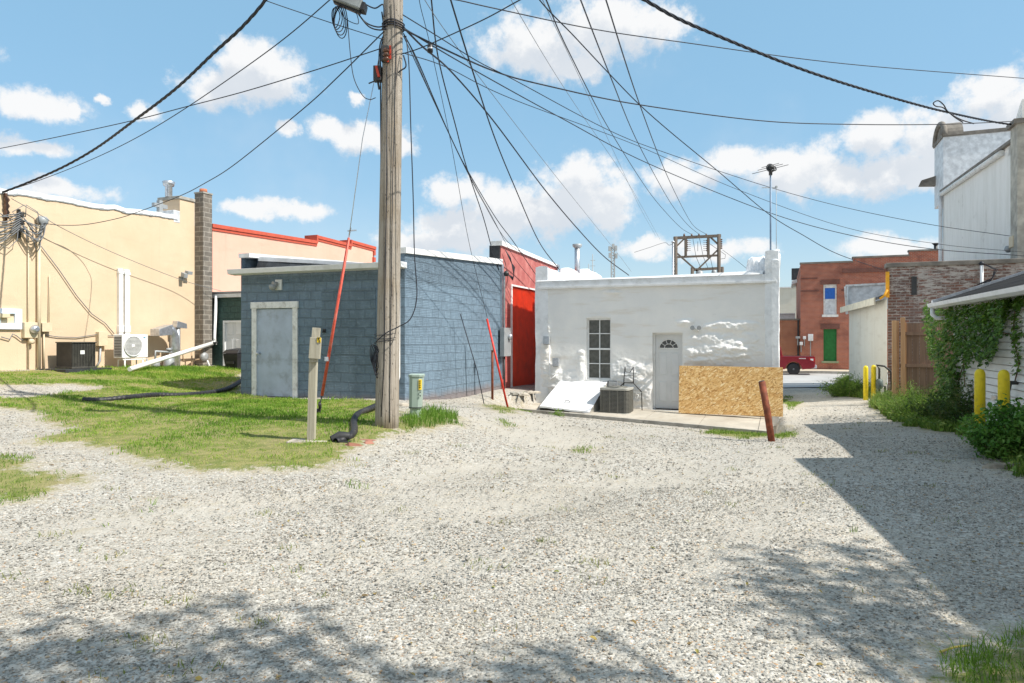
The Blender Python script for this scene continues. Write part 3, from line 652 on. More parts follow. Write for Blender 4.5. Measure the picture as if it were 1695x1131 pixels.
# ================= RED BUILDING =================
RU1 = on_v(BV, 893)+2.0
def mat_redwall():
    m, b, bs, P = newmat('red_painted_brick'); v, s = flatvec(b, P)
    t = bricktex(b, v, (.42, .10, .085), (.34, .075, .07), (.40, .12, .10), .21, .075, .009)
    up = b.step(s.outputs[2], 2.62, 2.66); n = b.noise(P, 3, 6, .6)
    plas = b.mix(b.step(n, .35, .7), (.36, .10, .09), (.47, .17, .15)); c = b.mix(up, t.outputs[0], plas)
    c = b.mix(b.m('MULTIPLY', b.step(n, .55, .75), .4), c, (.55, .28, .25)); b.l(c, bs.inputs['Base Color']); bs.inputs['Roughness'].default_value = .8
    h = b.m('ADD', b.m('MULTIPLY', b.m('MULTIPLY', t.outputs['Fac'], -1.0), b.m('SUBTRACT', 1.0, up)), b.m('MULTIPLY', b.noise(P, 25, 4), .4)); bump(b, bs, h, .5, .012); return m
M['redwall'] = mat_redwall()
M['redtin'] = plain('red_sheet_metal', (.70, .055, .015), .42, .1, var=.08, scale=4, bst=.05, dirt=(.4, .04, .02), damt=.3)
gr = min(ghv(BV, BUR), ghv(BV, RU1))-.1; zr0 = zz(405, Yof(BV, BUR)); zr1 = zz(433, Yof(BV, on_v(BV, 893)))
red = thing('red_building', 'red painted building with a ribbed red metal panel between the blue and white buildings', 'building', (BV, BUR, gr))
p0, p1 = on_v(BV, 847)-BUR, on_v(BV, 888)-BUR; pz0, pz1 = pv(BV, 850, 641)[2], pv(BV, 848, 474)[2]
L = RU1-BUR; mb = MB()
mb.panel((BV, BUR, gr), (0, 1, 0), (0, 0, 1), L, zr0-gr-.25, [(p0, p1, pz0-gr, pz1-gr)], (-.08, 0, 0))
mb.quad((BV, BUR, zr0-.25), (BV, RU1, zr0-.25), (BV, RU1, zr1), (BV, BUR, zr0)); zlo = ztopF-.45; mb.quad((BV-3.0, BUR, gr), (BV, BUR, gr), (BV, BUR, zlo), (BV-3.0, BUR, zlo)); mb.quad((BV-.29, BUR, zlo), (BV, BUR, zlo), (BV, BUR, zr0), (BV-.29, BUR, zr0)); mb.quad((BV-.29, BUR, zlo), (BV-.29, RU1, zlo), (BV-.29, RU1, zr1), (BV-.29, BUR, zr0))
mb.quad((BV-3.0, BUR, gr), (BV-3, RU1, gr), (BV-3, RU1, zlo), (BV-3, BUR, zlo)); mb.quad((BV-3.0, RU1, gr), (BV, RU1, gr), (BV, RU1, zlo), (BV-3.0, RU1, zlo)); mb.quad((BV-.29, RU1, zlo), (BV, RU1, zlo), (BV, RU1, zr1), (BV-.29, RU1, zr1))
mb.build('wall', M['redwall'], red)
MB().quad((BV-3, BUR, zlo-.01), (BV-.3, BUR, zlo-.01), (BV-.3, RU1, zlo-.01), (BV-3, RU1, zlo-.01)).build('roof', M['roofdark'], red)
MB().prism([(BV-.30, BUR-.05, zr0-.03), (BV-.30, RU1, zr1-.03), (BV-.30, RU1, zr1+.07), (BV-.30, BUR-.05, zr0+.10)], (.36, 0, 0)).build('parapet_cap', M['whitepaint'], red)
MB().box(BV-.34, BV-.02, BUR-.04, BUR-.005, zr0-.42, zr0-.02).build('dark_flashing', M['tarp'], red)
MB().box(BV+.003, BV+.055, BUR-.03, BUR+.09, g0+.4, ztopF+.0).build('corner_trim', M['galv'], red)
mb = MB(); n = 26                               # ribbed sheet
for i in range(n):
    a = BUR+p0+(p1-p0)*i/n; w = (p1-p0)/n; prof = [(0, -.055), (.55*w, -.055), (.68*w, -.02), (.87*w, -.02), (w, -.055)]
    for (q0, d0), (q1, d1) in zip(prof, prof[1:]): mb.quad((BV+d0, a+q0, pz0), (BV+d1, a+q1, pz0), (BV+d1, a+q1, pz1), (BV+d0, a+q0, pz1))
mb.build('ribbed_panel', M['redtin'], red)
mb = MB(); mb.box(BV-.02, BV+.03, BUR+p0-.09, BUR+p0, pz0-.25, pz1+.05); mb.box(BV-.02, BV+.03, BUR+p0, BUR+p1, pz1, pz1+.05); mb.build('panel_trim', M['whitepaint'], red)
# electric box, conduit, weatherhead on the blue/red corner
bp = pv(BV, 831, 566); eb = thing('electric_meter', 'tall grey electric meter box on the corner between blue and red walls', 'meter', (BV, bp[1], bp[2]-.4))
et, ebm = pv(BV, 829, 543)[2], pv(BV, 829, 590)[2]; u0_, u1_ = BUR-.22, BUR+.30
MB().box(BV+.06, BV+.2, u0_, u1_, ebm, et).build('meter_case', M['greymetal'], eb, .01)
MB().lathe([(.085, .2), (.085, .25), (.07, .29), (.02, .30)], (BV, BUR+.12, (ebm+et)/2+.15), 16, 'x').build('meter_glass', M['galv'], eb)
MB().tube([(BV+.10, BUR+.02, et), (BV+.10, BUR+.02, zr0-.95), (BV+.12, BUR+.02, zr0-.85), (BV+.2, BUR+.02, zr0-.85)], .03, 8).build('conduit', M['galv'], eb)
MB().tube([(BV+.10, BUR+.02, ebm), (BV+.10, BUR+.02, ghv(BV, BUR)-.1)], .028, 8).build('conduit', M['darkmetal'], eb)
MB().lathe([(.03, -.06), (.07, -.04), (.08, .02), (.05, .08), (.01, .1)], (BV+.16, BUR+.02, zr0-.85), 12).build('weatherhead', M['darkmetal'], eb)
mb = MB()
for k in range(5):
    r = .12+.05*k; mb.tube([(BV+.2, BUR+.05, zr0-.85), (BV+.25, BUR+.25+r*.3, zr0-1.0+.02*k), (BV+.2, BUR+.45+r*.4, zr0-.8+.05*k), (BV+.15, BUR+.35+r*.2, zr0-.35-.03*k), (BV+.1, BUR+.1, zr0-.15)], .011, 6)
mb.build('wire_loops', M['cable'], eb)

# ================= WHITE BUILDING =================
def mat_whitewall():
    m, b, bs, P = newmat('white_stucco'); n = b.noise(P, 1.2, 6, .6); n2 = b.noise(P, 5, 6, .65)
    st = b.n('ShaderNodeMapping'); st.inputs['Scale'].default_value = (.35, .35, 2.2); b.l(P, st.inputs[0]); n3 = b.noise(st.outputs[0], 2.0, 6, .6)
    c = b.mix(b.step(n, .35, .7), (.80, .79, .77), (.87, .85, .815)); c = b.mix(b.m('MULTIPLY', b.step(n3, .52, .70), .5), c, (.68, .60, .49))
    c = b.mix(b.m('MULTIPLY', b.step(n2, .62, .8), .35), c, (.50, .49, .47)); b.l(c, bs.inputs['Base Color']); bs.inputs['Roughness'].default_value = .75
    bump(b, bs, b.m('ADD', b.noise(P, 45, 5, .6), b.m('MULTIPLY', b.noise(P, 9, 5), .8)), .35, .012); return m
M['whitewall'] = mat_whitewall()
gw = min(ghv(WVR, WU), ghv(WVL, WU))-.35; YW = Yof((WVL+WVR)/2, WU)
ztw = zz(462, Yof(WVR-3, WU)); WU2 = WU+8.5
wx = lambda px: on_u(WU, px); wz = lambda px, py: zz(py, Yof(on_u(WU, px), WU))
white = thing('white_building', 'low white stucco building with lumpy facade, one tall window and a front door', 'building', (WVL, WU, gw))
holes = {'win': (wx(971), wx(1011), wz(991, 629), wz(991, 527)), 'door': (wx(1080), wx(1130), wz(1105, 679), wz(1105, 551))}
def facade():
    xs = []; brk = sorted([WVL, WVR]+[q for h in holes.values() for q in h[:2]]); zbr = sorted([gw, ztw]+[q for h in holes.values() for q in h[2:]])
    lin = lambda B: np.unique(np.concatenate([np.linspace(a, b_, max(2, int((b_-a)/.022)+2)) for a, b_ in zip(B, B[1:])]))
    xs, zs = lin(brk), lin(zbr); X, Z = np.meshgrid(xs, zs, indexing='ij'); nx, nz = len(xs), len(zs)
    def blob(px0, px1, py0, py1, amp, f=1.0):     # areas with thick lumpy coating
        a, b_, c, d = wx(px0), wx(px1), wz((px0+px1)/2, py1), wz((px0+px1)/2, py0); cx, cz = (a+b_)/2, (c+d)/2
        r = np.sqrt(((X-cx)/(b_-a)*2)**2+((Z-cz)/(d-c)*2)**2)+(fbm(X*3, Z*5, 11)-.45)*1.1; return amp*np.clip(1.25-r, 0, 1)**.7
    msk = 0*X
    for bl in ((1140,1255,555,600,1.0),(1165,1250,533,548,.9),(1118,1150,528,540,.7),(1120,1215,588,606,1.0),(1135,1160,560,610,.9),(1190,1250,580,595,.8),
               (955,968,585,635,.9),(1012,1078,600,640,.8),(1040,1078,605,680,.7),(905,935,600,650,.9),(893,912,560,650,.7),(905,912,520,560,.5),(982,1045,473,478,.7),(1000,1028,481,487,.7),
               (1012,1070,612,680,.5),(925,960,612,640,.7)): msk = np.maximum(msk, blob(*bl))
    d = msk*(.035+.12*np.clip(fbm(X*4, Z*9, 3)-.35, 0, 1)+.045*fbm(X*22, Z*22, 5, 4)); d += .03*(fbm(X*1.1, Z*1.1, 21)-.5)+.006*fbm(X*14, Z*14, 9)
    edge = np.minimum.reduce([np.clip(np.abs(X-q)/.06, 0, 1) for q in (WVL, WVR)])
    for h in holes.values():
        dx = np.maximum(np.maximum(h[0]-X, X-h[1]), 0); dz = np.maximum(np.maximum(h[2]-Z, Z-h[3]), 0); edge = np.minimum(edge, np.clip(np.hypot(dx, dz)/.05, 0, 1))
    d *= edge; V = np.stack([X, WU-d, Z], -1).reshape(-1, 3)-np.array([WVL, WU, gw]); i, j = np.meshgrid(np.arange(nx-1), np.arange(nz-1), indexing='ij')
    cx, cz = (xs[i]+xs[i+1])/2, (zs[j]+zs[j+1])/2; ok = np.ones(cx.shape, bool)
    for h in holes.values(): ok &= ~((cx > h[0]) & (cx < h[1]) & (cz > h[2]) & (cz < h[3]))
    k = (i*nz+j)[ok]; o = npmesh('wall', V, np.stack([k, k+nz, k+nz+1, k+1], -1), M['whitewall'], True); o.parent = white
facade()
mb = MB()
for h, d in ((holes['win'], .16), (holes['door'], .22)):
    a, b_, c, e = h; q = [(a, c), (b_, c), (b_, e), (a, e)]
    for i in range(4): (x0, z0), (x1, z1) = q[i], q[(i+1) % 4]; mb.quad((x0, WU, z0), (x1, WU, z1), (x1, WU+d, z1), (x0, WU+d, z0))
mb.quad((WVR, WU, gw), (WVR, WU2, gw), (WVR, WU2, ztw+.5), (WVR, WU, ztw+.12)); mb.quad((WVR-.28, WU, ztw-.3), (WVR-.28, WU2, ztw-.3), (WVR-.28, WU2, ztw+.5), (WVR-.28, WU, ztw+.12))
mb.quad((WVL, WU, gw), (WVL, WU2, gw), (WVL, WU2, ztw+.4), (WVL, WU, ztw)); mb.quad((WVL, WU2, gw), (WVR, WU2, gw), (WVR, WU2, ztw+.5), (WVL, WU2, ztw+.4))
mb.build('side_walls', M['whitewall'], white)
MB().quad((WVL, WU+.0, ztw-.02), (WVR-.28, WU+.0, ztw-.02), (WVR-.28, WU2, ztw+.12), (WVL, WU2, ztw+.12)).build('roof', M['whitecoat'], white)
# fascia, double band
mb = MB(); mb.box(WVL+.08, WVR-.05, WU-.05, WU+.06, ztw-.13, ztw+.03); mb.build('fascia', M['gutterwhite'], white)
mb = MB(); mb.box(WVL+.06, WVR-.02, WU-.10, WU+.0, ztw-.19, ztw-.135); mb.build('eave_strip', M['whitepaint'], white, .004)
mb = MB(); mb.prism([(WVL-.0, WU-.07, ztw+.032), (WVR-.35, WU-.07, ztw+.032), (WVR-.35, WU-.02, ztw+.13), (WVL+3, WU-.02, ztw+.075), (WVL, WU-.02, ztw+.055)], (0, .5, 0)); mb.build('roof_edge', M['whitecoat'], white)
def lumpy_wall(name, pts_top, v0, v1, zb, mat, parent, seed, amp=.04, du=.06, noisetop=.05):   # wall along u with ragged coated top
    us = np.arange(pts_top[0][0], pts_top[-1][0], du); zt = np.interp(us, [p[0] for p in pts_top], [p[1] for p in pts_top]); r = np.random.default_rng(seed)
    zt = zt+noisetop*(fbm(us*3, us*0, seed)-.45)*2; nv = max(3, int((v1-v0)/.05)); nz = 14; V = []; Fc = []
    for i, (u_, z_) in enumerate(zip(us, zt)):
        ring = [(v0, zb+(z_-zb)*k/nz) for k in range(nz+1)]+[(v0+(v1-v0)*k/nv, z_+.03*math.sin(3.14*k/nv)) for k in range(1, nv)]+[(v1, z_-(z_-zb)*k/nz) for k in range(nz+1)]
        for (a, b_) in ring: V.append((a, u_, b_))
    V = np.array(V); n = len(ring); N = len(us); q = fbm(V[:, 1]*5+V[:, 0]*7, V[:, 2]*6+V[:, 0]*3, seed+1)-.45
    V[:, 0] += q*amp*2; V[:, 2] += (fbm(V[:, 1]*6, V[:, 0]*9, seed+3)-.45)*amp; og = ORI[parent.name][0]; V -= np.array(og)
    for i in range(N-1):
        for j in range(n-1): Fc.append((i*n+j, i*n+j+1, (i+1)*n+j+1, (i+1)*n+j))
    o = npmesh(name, V, np.array(Fc), mat, True); o.parent = parent
    mbb = MB(); base = [tuple(V[j]+np.array(og)) for j in range(n)]; mbb.add(base, [tuple(range(n))]); e = mbb.build('wall_end', mat, parent); return o
# stepped left parapet going back, seen above the roof edge
zl = lambda u_, py: zz(py, Yof(WVL+.15, u_))
ua, ub, uc, ud = WU+.1, on_v(WVL+.15, 905), on_v(WVL+.15, 960), WU2
lumpy_wall('left_parapet', [(WU-.03, ztw+.42), (WU+.5, ztw+.38), (WU+2.2, ztw+.30), (WU+2.25, ztw+.62), (WU+4.4, ztw+.42), (WU+4.45, ztw+.80), (WU2, ztw+.5)], WVL-.05, WVL+.33, gw+.2, M['whitecoat'], white, 31)
# torn, coated right parapet rising at its far part
lumpy_wall('right_parapet', [(WU-.06, ztw+.58), (WU+.12, ztw+.60), (WU+.6, ztw+.52), (WU+1.5, ztw+.50), (WU+2.5, ztw+.62), (WU2, ztw+.8)], WVR-.30, WVR+.015, gw+.1, M['whitecoat'], white, 47, .035)
lumpy_wall('corner_pilaster', [(WU-.09, ztw+.35), (WU+.2, ztw+.5)], WVR-.13, WVR+.03, gw+.05, M['whitecoat'], white, 53, .03, .03)
def cricket():      # lumpy coated flashing climbing from the roof to the right parapet
    ub = WU+.55; pr = [(1226, 459), (1233, 452), (1237, 428), (1243, 424), (1256, 425), (1263, 421), (1268, 427), (1274, 420), (1283, 412), (1290, 411), (1292, 418)]
    px = np.linspace(1226, 1291, 44); py = np.interp(px, [p[0] for p in pr], [p[1] for p in pr]); V = []; nd = 12
    for i, (a, b_) in enumerate(zip(px, py)):
        v = on_u(ub, a); zt = zz(b_, Yof(v, ub)); z0 = ztw-.1
        for k in range(nd):
            f = k/(nd-1); u = ub-.10*math.sin(3.1*min(1, f*2))+max(0, f-.5)*2.4; z = z0+(zt-z0)*min(1, f*2) if f < .5 else zt-(zt-z0)*(f-.5)*.7
            q = (fbm(np.array([a*.11+k*.3]), np.array([k*.7+a*.05]), 91)[0]-.45); V.append((v+q*.09, u-q*.22, z+q*.10))
    V = np.array(V); i, j = np.meshgrid(np.arange(43), np.arange(nd-1), indexing='ij'); k = (i*nd+j).ravel(); V -= np.array(ORI[white.name][0])
    o = npmesh('coated_flashing', V, np.stack([k, k+nd, k+nd+1, k+1], -1), M['whitecoat'], True); o.parent = white
cricket()
# window: white sash with 2 x 4 panes behind insect screen
a, b_, c, e = holes['win']; Y_ = WU+.10; w = MB()
ww = b_-a; w.box(a, a+.05, Y_-.03, Y_+.03, c, e); w.box(b_-.035, b_, Y_-.03, Y_+.03, c, e); w.box(a+.05, b_-.035, Y_-.03, Y_+.03, c, c+.05); w.box(a+.05, b_-.035, Y_-.03, Y_+.03, e-.05, e)
zm = (c+e)/2+.0; w.box(a+.05, b_-.035, Y_-.035, Y_+.02, zm-.025, zm+.025); xm = (a+b_)/2+.01; w.box(xm-.013, xm+.013, Y_-.02, Y_+.01, c+.05, zm-.025); w.box(xm-.013, xm+.013, Y_-.02, Y_+.01, zm+.025, e-.05)
for z in ((c+zm)/2+.02, (zm+e)/2): w.box(a+.05, xm-.013, Y_-.02, Y_+.01, z-.012, z+.012); w.box(xm+.013, b_-.035, Y_-.02, Y_+.01, z-.012, z+.012)
win = w.build('window', M['whitepaint'], white)
MB().box(a+.04, b_-.03, Y_+.012, Y_+.018, c+.03, e-.03).build('pane', M['mesh_glass'], win)
mb = MB(); arch = [(a+ww*i/10, e+.055*math.sin(math.pi*i/10)) for i in range(11)]
mb.prism([(x, WU-.03, z) for x, z in arch]+[(x, WU-.03, z+.035) for x, z in arch[::-1]], (0, .05, 0)); mb.build('window_arch', M['whitewall'], white)
# front door
a, b_, c, e = holes['door']; Yd = WU+.19; fr = MB(); fr.box(a, a+.05, Yd-.05, Yd+.04, c, e); fr.box(b_-.035, b_, Yd-.05, Yd+.04, c, e); fr.box(a+.05, b_-.035, Yd-.05, Yd+.04, e-.05, e)
fr.build('door_frame', M['whitepaint'], white)
MB().box(a-.02, b_+.0, WU-.05, Yd, c-.06, c+.0).build('door_sill', M['whitepaint'], white)
da, db, dc, de = a+.052, b_-.037, c+.02, e-.052; dw, dh = db-da, de-dc
d_ = MB().box(da, db, Yd, Yd+.04, dc, de)
def rpanel(mb, x0, x1, z0, z1, y): 
    i = .025; mb.box(x0, x1, y-.006, y, z0, z0+.012); mb.box(x0, x1, y-.006, y, z1-.012, z1); mb.box(x0, x0+.012, y-.006, y, z0+.012, z1-.012); mb.box(x1-.012, x1, y-.006, y, z0+.012, z1-.012)
    mb.add([(x0+i, y-.0, z0+i), (x1-i, y, z0+i), (x1-i, y, z1-i), (x0+i, y, z1-i), (x0+2*i, y-.01, z0+2*i), (x1-2*i, y-.01, z0+2*i), (x1-2*i, y-.01, z1-2*i), (x0+2*i, y-.01, z1-2*i)],
           [(4,5,6,7),(0,1,5,4),(1,2,6,5),(2,3,7,6),(3,0,4,7)])
for x0, x1 in ((da+.1*dw, da+.46*dw), (da+.56*dw, da+.92*dw)):
    rpanel(d_, x0, x1, dc+.08*dh, dc+.38*dh, Yd); rpanel(d_, x0, x1, dc+.44*dh, dc+.76*dh, Yd)
door = d_.build('door', M['doorwhite'], white)
fx, fz, fr_ = (da+db)/2, dc+.815*dh, dw*.36; arc = [(fx+fr_*math.cos(t), fz+fr_*.95*math.sin(t)) for t in np.linspace(0, math.pi, 25)]
MB().prism([(x, Yd-.004, z) for x, z in arc], (0, .003, 0)).build('fan_light', M['glass'], door)
mb = MB(); mb.tube([(x, Yd-.006, z) for x, z in arc], .014, 6); mb.bar((fx-fr_-.014, Yd-.006, fz), (fx+fr_+.014, Yd-.006, fz), .026)
for t in (.2, .4, .6, .8): t *= math.pi; mb.bar((fx+.12*math.cos(t), Yd-.006, fz+.12*math.sin(t)), (fx+fr_*math.cos(t), Yd-.006, fz+fr_*.95*math.sin(t)), .012)
mb.tube([(fx+.12*math.cos(t), Yd-.006, fz+.12*math.sin(t)) for t in np.linspace(0, math.pi, 12)], .008, 5); mb.build('fan_light_bars', M['whitepaint'], door)
MB().lathe([(.012, 0), (.012, -.04), (.03, -.05), (.03, -.07), (.01, -.08)], (db-.07, Yd, dc+.45*dh), 12, 'y').build('handle', M['galv'], door)
# lamp right of the door
lx, lz = wx(1153), wz(1153, 545); fl = thing('flood_light', 'small twin-head flood light on the lumpy white wall right of the front door', 'lamp', (lx, WU, lz-.1))
MB().lathe([(.06, 0), (.06, -.03), (.04, -.05)], (lx, WU-.02, lz-.02), 12, 'y').build('mount', M['whitepaint'], fl)
for s in (-1, 1): MB().lathe([(.025, .06), (.045, .02), (.06, -.06), (.055, -.065)], (lx+s*.085, WU-.13, lz+.03), 12, 'y').cyl((lx, WU-.05, lz-.01), (lx+s*.07, WU-.09, lz+.03), .012).build('lamp_head', M['greymetal'], fl)
# two grey boxes with white pipe at left
for (px, py, lab) in ((907, 564, 'upper grey junction box on the left end of the white facade, white pipe below'), (922.5, 600, 'lower grey meter box beside the cellar hatch on the white facade')):
    x, z = wx(px), wz(px, py); j = thing('junction_box', lab, 'junction box', (x, WU, z-.12), group='grey boxes on the white facade')
    MB().box(x-.08, x+.08, WU-.16, WU-.03, z-.12, z+.11).build('case', M['greymetal'], j, .008); MB().box(x-.09, x+.09, WU-.175, WU-.162, z-.10, z+.125).build('cover', M['galv'], j, .004)
x0, z0 = wx(911), wz(911, 572); x1, z1 = wx(920), wz(920, 611)
single('pipe_run', MB().tube([(x0, WU-.09, z0), (x0, WU-.09, z1), (x0+.02, WU-.1, z1-.12), (x0+.14, WU-.12, z1-.16), (x0+.28, WU-.11, z1-.06)], .018, 8).tube([(x0, WU-.1, z1-.1), (x0+.05, WU-.13, z1-.3), (x0+.2, WU-.12, z1-.16)], .014, 8), M['pvc'], 'thin white conduit joining the two grey boxes on the white facade', 'pipe')
# cellar hatch
def hatch():
    n = 14; a0, a1 = pu(WU-.02, 928, 630), pu(WU-.02, 1006, 632); ub_ = WU-1.35
    b0 = pu(ub_, 893, 674); b1 = pu(ub_, 976, 684); zb0 = ZWALK(b0[0])
    P = [(a0[0], a0[1], a0[2]), (a1[0], a1[1], a1[2]), (b1[0], ub_, b1[2]+.03), (b0[0], ub_, b0[2]+.03)]
    h = thing('cellar_hatch', 'sloping white sheet-metal cellar hatch against the white wall below the window', 'cellar hatch', (b0[0], ub_, zb0-.14))
    mb = MB(); A, B, Cc, D = map(Vector, P); up = Vector((0, 0, .03))
    g = lambda s, t: (A*(1-s)+B*s)*(1-t)+(D*(1-s)+Cc*s)*t+Vector((0, 0, .006*math.sin(s*19+t*5)+.005*math.sin(t*13)))
    for i in range(n):
        for j in range(n): mb.add([g(i/n, j/n), g((i+1)/n, j/n), g((i+1)/n, (j+1)/n), g(i/n, (j+1)/n)], [(0, 1, 2, 3)], True)
    for i in range(n): mb.quad(g(i/n, 1), g((i+1)/n, 1), g((i+1)/n, 1)-up*1.5, g(i/n, 1)-up*1.5)
    mb.build('hatch_door', M['hatch'], h)
    mb = MB(); zb = gw+.2; mb.add([g(1, 0), g(1, 1), (Cc.x, Cc.y, zb), (B.x, B.y, zb)], [(0, 1, 2, 3)]); mb.build('cheek_wall', M['concrete'], h); MB().add([g(0, 0), g(0, 1), (D.x, D.y, zb), (A.x, A.y, zb)], [(0, 1, 2, 3)]).build('cheek_wall', M['concrete'], h)
    mb = MB(); p = g(.42, .78); mb.tube([p+Vector((0, 0, .01)), p+Vector((.03, -.02, .05)), p+Vector((.12, -.01, .05)), p+Vector((.15, 0, .01))], .009, 6); mb.build('handle', M['darkmetal'], h)
M['hatch'] = plain('white_hatch_metal', (.80, .80, .80), .5, .1, var=.04, scale=3, bst=.2, bsc=70, dirt=(.5, .5, .5), dsc=3.5, damt=.25)
hatch()
# concrete walk with kerb in front of the white building
def walk():
    pts = [(KVL, WU-1.2), (KVR, WU-2.3)]; mb = MB(); kb = MB(); zt = ZWALK
    vs = np.linspace(pts[0][0], pts[1][0], 25); us = np.interp(vs, [p[0] for p in pts], [p[1] for p in pts])
    for i in range(24):
        gap = .012 if i % 5 == 2 else 0
        v0, v1 = vs[i], vs[i+1]-gap
        u0, u1 = us[i], us[i+1]; e = WU-.0
        kb.hexa([(v0, u0-.12, zt(v0)-.4), (v1, u1-.12, zt(v1)-.4), (v1, u1, zt(v1)-.4), (v0, u0, zt(v0)-.4), (v0, u0-.12, zt(v0)+.006), (v1, u1-.12, zt(v1)+.006), (v1, u1, zt(v1)+.004), (v0, u0, zt(v0)+.004)])
        mb.hexa([(v0, u0+.004, zt(v0)-.4), (v1, u1+.004, zt(v1)-.4), (v1, e, zt(v1)-.4), (v0, e, zt(v0)-.4), (v0, u0+.004, zt(v0)), (v1, u1+.004, zt(v1)), (v1, e, zt(v1)+.06), (v0, e, zt(v0)+.06)])
    for mm, nm, mt in ((mb, 'concrete_walk', M['slab']), (kb, 'kerb', M['concrete'])):
        ob = single(nm, mm, mt, 'x', 'x'); del ob['label']; del ob['category']; ob['kind'] = 'structure'
walk()
# door mat
mb = MB(); va_, vb_ = on_u(WU-.55, 1062), on_u(WU-.55, 1158); z = ZWALK((va_+vb_)/2)
mb.hexa([(va_-.05, WU-.78, ZWALK(va_)+.004), (vb_+.05, WU-.78, ZWALK(vb_)+.004), (vb_-.1, WU-.2, ZWALK(vb_)+.012), (va_+.1, WU-.2, ZWALK(va_)+.012), (va_-.05, WU-.78, ZWALK(va_)+.018), (vb_+.05, WU-.78, ZWALK(vb_)+.018), (vb_-.1, WU-.2, ZWALK(vb_)+.026), (va_+.1, WU-.2, ZWALK(va_)+.026)])
single('door_mat', mb, M['matrubber'], 'dark rectangular mat on the walk in front of the white building door', 'door mat')
# OSB board leaning against the facade
def mat_osb():
    m, b, bs, P = newmat('chip_board'); sp = b.n('ShaderNodeSeparateXYZ'); b.l(P, sp.inputs[0]); cb = b.n('ShaderNodeCombineXYZ'); b.l(sp.outputs[0], cb.inputs[0]); b.l(sp.outputs[2], cb.inputs[1]); Q = cb.outputs[0]
    Q = b.vm('ADD', Q, b.vm('MULTIPLY_ADD', _noisecol(b, P, 7), (.05, .05, 0), (-.025, -.025, 0))); outs = []
    for ang, sx, sy in ((.3, 10, 40), (1.3, 12, 36), (2.4, 10, 44), (-.5, 14, 48)):
        mp = b.n('ShaderNodeMapping'); mp.inputs['Rotation'].default_value = (0, 0, ang); b.l(Q, mp.inputs[0]); mp2 = b.n('ShaderNodeMapping'); mp2.inputs['Scale'].default_value = (sx, sy, 1); b.l(mp.outputs[0], mp2.inputs[0])
        v = b.n('ShaderNodeTexVoronoi'); v.inputs['Scale'].default_value = 1; b.l(mp2.outputs[0], v.inputs['Vector']); s = b.n('ShaderNodeSeparateColor'); b.l(v.outputs['Color'], s.inputs[0]); outs.append((s.outputs[0], s.outputs[1], v.outputs['Distance']))
    c = None
    for i, (a_, b2, d) in enumerate(outs):
        cc = b.ramp(a_, [(0, (.42, .20, .05)), (.2, (.62, .34, .11)), (.6, (.76, .47, .18)), (.85, (.86, .59, .27)), (1, (.92, .73, .43))])
        c = cc if c is None else b.mix(b.m('GREATER_THAN', b2, .55), c, cc)
    c = b.mix(b.m('MULTIPLY', b.step(b.noise(P, 2.5, 5), .5, .8), .2), c, (.52, .27, .07)); b.l(c, bs.inputs['Base Color']); bs.inputs['Roughness'].default_value = .7
    bump(b, bs, b.m('ADD', outs[0][0], outs[1][0]), .35, .004); return m
M['osb'] = mat_osb()
va_, vb_ = on_u(WU-.42, 1123.5), on_u(WU-.35, 1296); zb = zz(688, Yof((va_+vb_)/2, WU-.42)); hb = zz(605.5, Yof(va_, WU-.36))-zz(684, Yof(va_, WU-.42)); 
za_, zb_ = zz(684, Yof(va_, WU-.42)), zz(690, Yof(vb_, WU-.42)); zta, ztb = zz(605.5, Yof(va_, WU-.3)), zz(608.5, Yof(vb_, WU-.3))
mb = MB().hexa([(va_, WU-.44, za_), (vb_, WU-.44, zb_), (vb_, WU-.42, zb_), (va_, WU-.42, za_), (va_, WU-.32, zta), (vb_, WU-.32, ztb), (vb_, WU-.30, ztb), (va_, WU-.30, zta)])
single('chip_board', mb, M['osb'], 'large yellow-brown chip board sheet leaning on the right half of the white facade', 'board')
